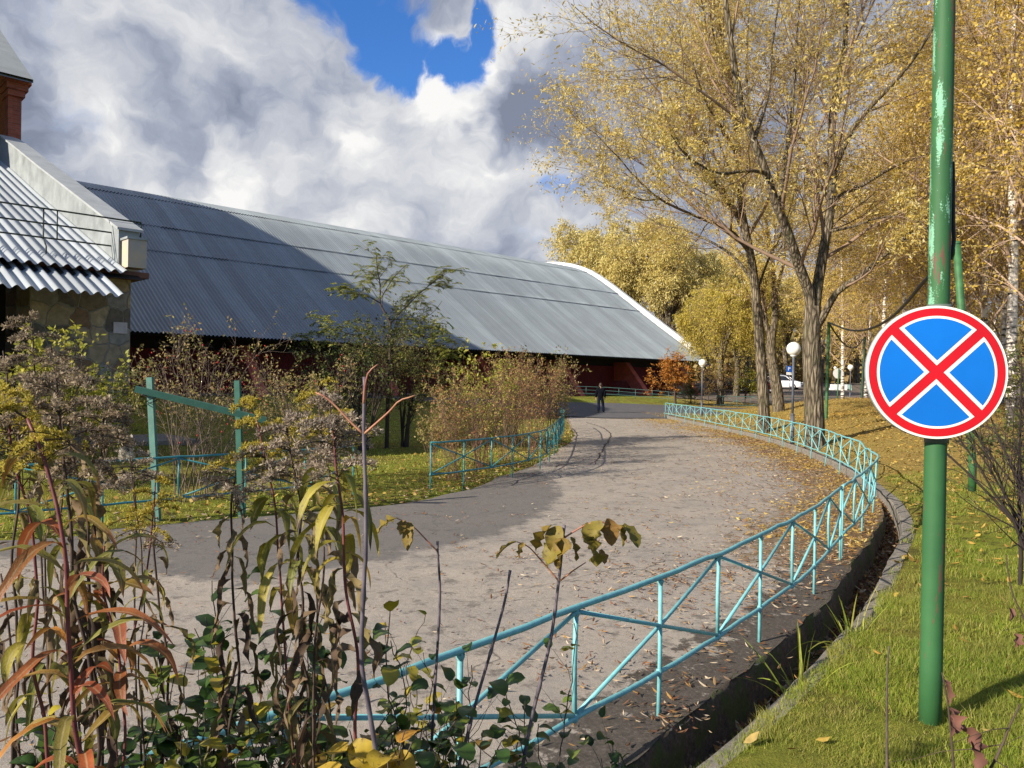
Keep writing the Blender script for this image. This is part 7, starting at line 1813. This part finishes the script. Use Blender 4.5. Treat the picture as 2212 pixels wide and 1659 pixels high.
# ================================================================ grass, tufts and fallen leaves
def vz(x, y):
    """surface height on the verge, bank or lawn"""
    z = ground_z(x, y)
    o, _ = pdist(x, y, PR)
    return z, o
def build_grass():
    rng = np.random.default_rng(301)
    mat = leafmat('grass_blade', ((0.0, (0.11, 0.16, 0.018)), (0.4, (0.27, 0.37, 0.036)), (0.7, (0.40, 0.43, 0.06)), (0.9, (0.46, 0.41, 0.10)), (1.0, (0.58, 0.49, 0.20))), 0.5, 0.6)
    nt = mat.node_tree; bs = nt.nodes['Principled BSDF']; src = bs.inputs['Base Color'].links[0].from_socket
    pc = MIXC(nt, RAMP(nt, NOISE(nt, objco(nt), 1.9, 5, 0.65), ((0.44, 0.0), (0.68, 0.45))), src, (0.40, 0.31, 0.11)); pc = MIXC(nt, RAMP(nt, NOISE(nt, objco(nt), 0.8, 4, 0.6), ((0.36, 0.30), (0.54, 0.0))), pc, (0.10, 0.18, 0.02))
    nt.links.new(pc, bs.inputs['Base Color'])
    for q in nt.nodes:
        if q.bl_idname == 'ShaderNodeBsdfTranslucent': nt.links.new(pc, q.inputs[0])
    def blades(x, y, z, h, w):
        n = len(x); a = rng.random(n) * 6.283; s = np.stack([np.cos(a), np.sin(a), 0 * a], 1) * w[:, None]; b = rng.random(n) * 6.283
        ln = np.stack([np.cos(b), np.sin(b), 0 * b], 1) * (h * (0.2 + 0.7 * rng.random(n)))[:, None]
        P = np.stack([x, y, z - 0.01], 1); M = P + ln * 0.3 + np.array([0, 0, 1.0]) * (h * 0.6)[:, None]; T = P + ln + np.array([0, 0, 1.0]) * h[:, None]
        V = np.stack([P - s, P + s, M + s * 0.7, M - s * 0.7, T], 1).reshape(-1, 3); i = np.arange(n * 5).reshape(n, 5)
        return V, i[:, :4], i[:, [3, 2, 4]]
    mb = MB()
    # right bank, dense close by
    n = 330000
    Y = 2.6 + 12.5 * rng.random(n) ** 1.7; X = 0.3 + 10.5 * rng.random(n)
    z, o = vz(X, Y); ki = EDGE + ditch_w(Y) + 0.15
    clump = vnoise(X, Y, 0.35) + vnoise(X, Y, 0.12) * 0.7
    k = (o > ki - 0.05 + 0.16 * vnoise(X, Y, 0.25)) & (o < 6.5) & (X < Y * 0.74 + 0.6) & (rng.random(n) < 0.70 + 1.3 * clump)
    X, Y, z, o = X[k], Y[k], z[k], o[k]
    n = len(X); h = (0.028 + 0.042 * rng.random(n)) * np.clip(1 + 1.5 * vnoise(X, Y, 0.5) + 1.1 * vnoise(X, Y, 0.17), 0.25, 3) * (0.55 + 0.45 * sstep(0.0, 0.25, o - EDGE - ditch_w(Y) - .15)); w = 0.0008 + 0.0010 * rng.random(n) + 0.00022 * Y
    V, q, t = blades(X, Y, z + 0.01, h, w); mb.add(V, q); mb.F.append(t + (mb.n - len(V))); mb.smooth.append(False); mb.mi.append(0)
    # the closest ground, where single blades show
    n = 210000
    Y = 2.8 + 3.9 * rng.random(n); X = 0.7 + 4.6 * rng.random(n)
    z, o = vz(X, Y); ki = EDGE + ditch_w(Y) + 0.15
    k = (o > ki - 0.05 + 0.16 * vnoise(X, Y, 0.25)) & (X < Y * 0.74 + 0.5) & (rng.random(n) < 0.62 + 1.0 * (vnoise(X, Y, 0.3) + vnoise(X, Y, 0.1) * 0.7))
    X, Y, z = X[k], Y[k], z[k]; n = len(X)
    h = (0.022 + 0.038 * rng.random(n)) * np.clip(1 + 1.3 * vnoise(X, Y, 0.45) + 1.0 * vnoise(X, Y, 0.15), 0.3, 3); w = 0.0010 + 0.0010 * rng.random(n)
    V, q, t = blades(X, Y, z + 0.012, h, w); mb.add(V, q); mb.F.append(t + (mb.n - len(V))); mb.smooth.append(False); mb.mi.append(0)
    tag(mb.build('grass', mat), kind='stuff')
    # left lawn
    mb = MB()
    n = 90000
    Y = 7.5 + 30 * rng.random(n) ** 1.5; X = -16 + 20 * rng.random(n)
    l, _ = pdist(X, Y, PL)
    k = (l < -0.05) & (np.abs(X) < Y * 0.72); X, Y = X[k], Y[k]; z = ground_z(X, Y); n = len(X)
    h = (0.022 + 0.035 * rng.random(n)) * (1 + 0.9 * vnoise(X, Y, 0.9)); w = 0.003 + 0.0006 * Y * rng.random(n)
    V, q, t = blades(X, Y, z, h, w); mb.add(V, q); mb.F.append(t + (mb.n - len(V))); mb.smooth.append(False); mb.mi.append(0)
    tag(mb.build('lawn_grass', leafmat('lawn_blade', ((0.0, (0.18, 0.24, 0.025)), (0.4, (0.36, 0.42, 0.05)), (0.7, (0.52, 0.52, 0.09)), (1.0, (0.66, 0.56, 0.22))), 0.5, 0.6)), kind='stuff')
    # strap-leaved tufts growing out of the ditch
    for (x, y, Yd, h, n, lab) in ((1835, 1368, 5.75, 0.34, 22, 'bright strap leaved tuft in the ditch, widest of the three'), (1868, 1402, 5.5, 0.26, 13, 'bright strap leaved tuft leaning over the kerb'), (1733, 1496, 4.75, 0.36, 18, 'bright strap leaved tuft nearest the bottom of the picture')):
        b0 = at(x, y, Yd); r = empty('ditch_tuft', b0, lab, 'plant', 'tufts in the ditch')
        a = rng.random(n) * 6.283; el = np.radians(74) + rng.normal(size=n) * 0.2
        d = np.stack([np.cos(a) * np.cos(el), np.sin(a) * np.cos(el), np.sin(el)], 1)
        low = b0.copy(); low[2] = min(b0[2], -0.18)
        V, Q, al = leaf_batch(low + rng.normal(size=(n, 3)) * np.array([0.02, 0.02, 0]), d, (h + b0[2] - low[2]) * (0.6 + 0.6 * rng.random(n)), 0.019, 0.5 + 1.6 * rng.random(n), rng.normal(size=n) * 0.8, 10, 'blade', 0.4)
        m = MB(); m.add(V, Q, True); m.build('foliage', leafmat('strap_leaf', ((0, (0.22, 0.28, 0.035)), (0.6, (0.38, 0.42, 0.06)), (1, (0.46, 0.42, 0.10))), 0.4, 0.45), r)
build_grass()

def build_litter():
    rng = np.random.default_rng(401)
    def flat(x, y, z, L, wl, tilt=0.25):
        n = len(x); a = rng.random(n) * 6.283; d = norm_rows(np.stack([np.cos(a), np.sin(a), rng.normal(size=n) * tilt], 1)); s = norm_rows(np.cross(np.array([0, 0, 1.0]) + rng.normal(size=(n, 3)) * tilt, d))
        c = np.stack([x, y, z], 1); Lh = L[:, None]; w = wl * Lh * 0.5
        up = np.array([0, 0, 1.0]) * (Lh * 0.10)
        A = c - d * Lh * .5 + up * rng.random((n, 1)) * 1.5; B = c + d * Lh * .5 + up * rng.random((n, 1)) * 1.5
        V = np.stack([A, c - d * Lh * .15 + s * w, c + d * Lh * .2 + s * w * .85, B, c + d * Lh * .2 - s * w * .85, c - d * Lh * .15 - s * w], 1).reshape(-1, 3); i = np.arange(n * 6).reshape(n, 6)
        return V, np.concatenate([i[:, [0, 1, 2, 3]], i[:, [0, 3, 4, 5]]])
    along = lambda n, lo, hi: rng.integers(np.argmin(np.abs(PR[:, 1] - lo) + (PR[:, 0] < -3) * 99), len(PR) - 1, n)
    tan = leafmat('litter_leaf', ((0.0, (0.10, 0.045, 0.025)), (0.3, (0.21, 0.095, 0.045)), (0.5, (0.30, 0.19, 0.08)), (0.68, (0.58, 0.48, 0.34)), (0.82, (0.13, 0.06, 0.03)), (1.0, (0.36, 0.20, 0.05))), 0.2, 0.8)
    yel = leafmat('yellow_litter_leaf', ((0.0, (0.24, 0.13, 0.03)), (0.35, (0.42, 0.26, 0.05)), (0.65, (0.55, 0.39, 0.08)), (0.85, (0.30, 0.18, 0.05)), (1.0, (0.60, 0.48, 0.16))), 0.25, 0.8)
    # on the road: sparse everywhere, drifting into a belt along the right edge
    X, Y, Z, L = [], [], [], []
    n = 2600; i = rng.integers(0, len(PR), n); q = EDGE - 0.05 - 6.5 * rng.random(n) ** 1.6
    x = PR[i, 0] + PRN[i, 0] * q; y = PR[i, 1] + PRN[i, 1] * q
    l, _ = pdist(x, y, PL); k = (l > 0.0) & (y > 2.5) & (y < 48)
    X.append(x[k]); Y.append(y[k]); L.append(0.035 + 0.055 * rng.random(k.sum()))
    n = 30000; i = along(n, 4.5, 40); q = EDGE - 0.02 - np.abs(rng.normal(size=n)) * 1.15
    x = PR[i, 0] + PRN[i, 0] * q; y = PR[i, 1] + PRN[i, 1] * q
    dens = sstep(5.0, 9.5, y) * sstep(40, 24, y) * (0.55 + 0.9 * vnoise(x, y, 0.8) + 0.7 * vnoise(x, y, 0.25)) + 0.07
    k = (rng.random(n) < dens) & (y > 3) & (y < 44)
    X.append(x[k]); Y.append(y[k]); L.append(0.04 + 0.05 * rng.random(k.sum()))
    # near right edge and little heaps under the near fence
    for (hx, hy, hr, hn) in ((1440, 1555, 0.13, 90), (1600, 1430, 0.16, 40), (1500, 1245, 0.3, 60), (1560, 1300, 0.4, 60), (1290, 1440, 0.3, 40), (1180, 1460, 0.25, 30), (80, 1600, 0.3, 70), (560, 1440, 0.4, 50), (330, 1150, 0.9, 160), (1255, 985, 1.5, 260)):
        c = onz(hx, hy, 0); X.append(c[0] + rng.normal(size=hn) * hr); Y.append(c[1] + rng.normal(size=hn) * hr); L.append(0.03 + 0.05 * rng.random(hn))
    # clusters of leaves lying in the worn pits
    n = 30000; x = -6 + 13 * rng.random(n); y = 3.5 + 16 * rng.random(n); l, _ = pdist(x, y, PL); o, _ = pdist(x, y, PR)
    k = (l > 0) & (o < 0.1) & (vnoise(x, y, 0.30) + 0.6 * vnoise(x + 31, y, 0.11) + 0.3 * vnoise(x, y + 11, 1.4) > 0.40)
    X.append(x[k]); Y.append(y[k]); L.append(0.03 + 0.04 * rng.random(k.sum()))
    # under the left edge of the road
    n = 4200; i = rng.integers(0, len(PL), n); nn = normals2(PL); q = -0.15 - np.abs(rng.normal(size=n)) * 0.45 + 0.35 * rng.random(n)
    x = PL[i, 0] + nn[i, 0] * q; y = PL[i, 1] + nn[i, 1] * q; k = (y > 6) & (y < 40); x, y = x[k], y[k]; l, _ = pdist(x, y, PL)
    xl, yl = x, y
    x = np.concatenate(X); y = np.concatenate(Y); L = np.concatenate(L)
    mb = MB(); mb.add(*flat(x, y, np.full(len(x), 0.028), L * 0.9, 0.23))
    i = along(15000, 9, 38); q = EDGE - 0.02 - np.abs(rng.normal(size=len(i))) * 1.0; bx = PR[i, 0] + PRN[i, 0] * q; by = PR[i, 1] + PRN[i, 1] * q
    k = (by > 8.5) & (by < 40) & (rng.random(len(i)) < 0.5 + vnoise(bx, by, 0.9) + 0.6 * vnoise(bx, by, 0.3)); bx, by = bx[k], by[k]; belt = (bx, by)
    z = np.where(l > 0, 0.028, ground_z(xl, yl) + 0.045); mb.add(*flat(xl, yl, z, 0.04 + 0.05 * rng.random(len(xl)), 0.5))
    # in the bottom of the ditch
    n = 7000; i = along(n, 2.5, 13); i = i[PR[i, 1] < 14]; yy = PR[i, 1]; q = EDGE + 0.03 + (ditch_w(yy) - 0.05) * rng.random(len(i)); x = PR[i, 0] + PRN[i, 0] * q; y = PR[i, 1] + PRN[i, 1] * q
    mb.add(*flat(x, y, -0.05 - 0.24 * sstep(13, 10, yy) + 0.05 * rng.random(len(i)), 0.05 + 0.05 * rng.random(len(i)), 0.34, 0.5))
    tag(mb.build('fallen_leaves', tan), kind='stuff')
    # yellow leaves over grass: thick on the far bank, thin near the sign and on the left lawn
    mb = MB()
    n = 60000; y = 3 + 45 * rng.random(n) ** 1.25; x = 0.5 + 26 * rng.random(n); o, _ = pdist(x, y, PR)
    dens = sstep(5, 15, y) * 0.95 + 0.060; k = (o > EDGE + ditch_w(y) + 0.12) & (x < y * 0.76 + 1) & (rng.random(n) < dens); x, y = x[k], y[k]
    mb.add(*flat(x, y, ground_z(x, y) + 0.035 + 0.03 * rng.random(len(x)), 0.05 + 0.055 * rng.random(len(x)), 0.42, 0.35))
    mb.add(*flat(belt[0], belt[1], np.full(len(belt[0]), 0.032), 0.045 + 0.045 * rng.random(len(belt[0])), 0.34))
    n = 12000; y = 8 + 22 * rng.random(n); x = -14 + 17 * rng.random(n); l, _ = pdist(x, y, PL)
    k = (l < -0.1) & (np.abs(x) < y * 0.72) & (rng.random(n) < sstep(-4.5, -0.3, l) * 0.9 + 0.05); x, y = x[k], y[k]
    mb.add(*flat(x, y, ground_z(x, y) + 0.05 + 0.03 * rng.random(len(x)), 0.05 + 0.06 * rng.random(len(x)), 0.5, 0.35))
    tag(mb.build('yellow_fallen_leaves', yel), kind='stuff')
build_litter()
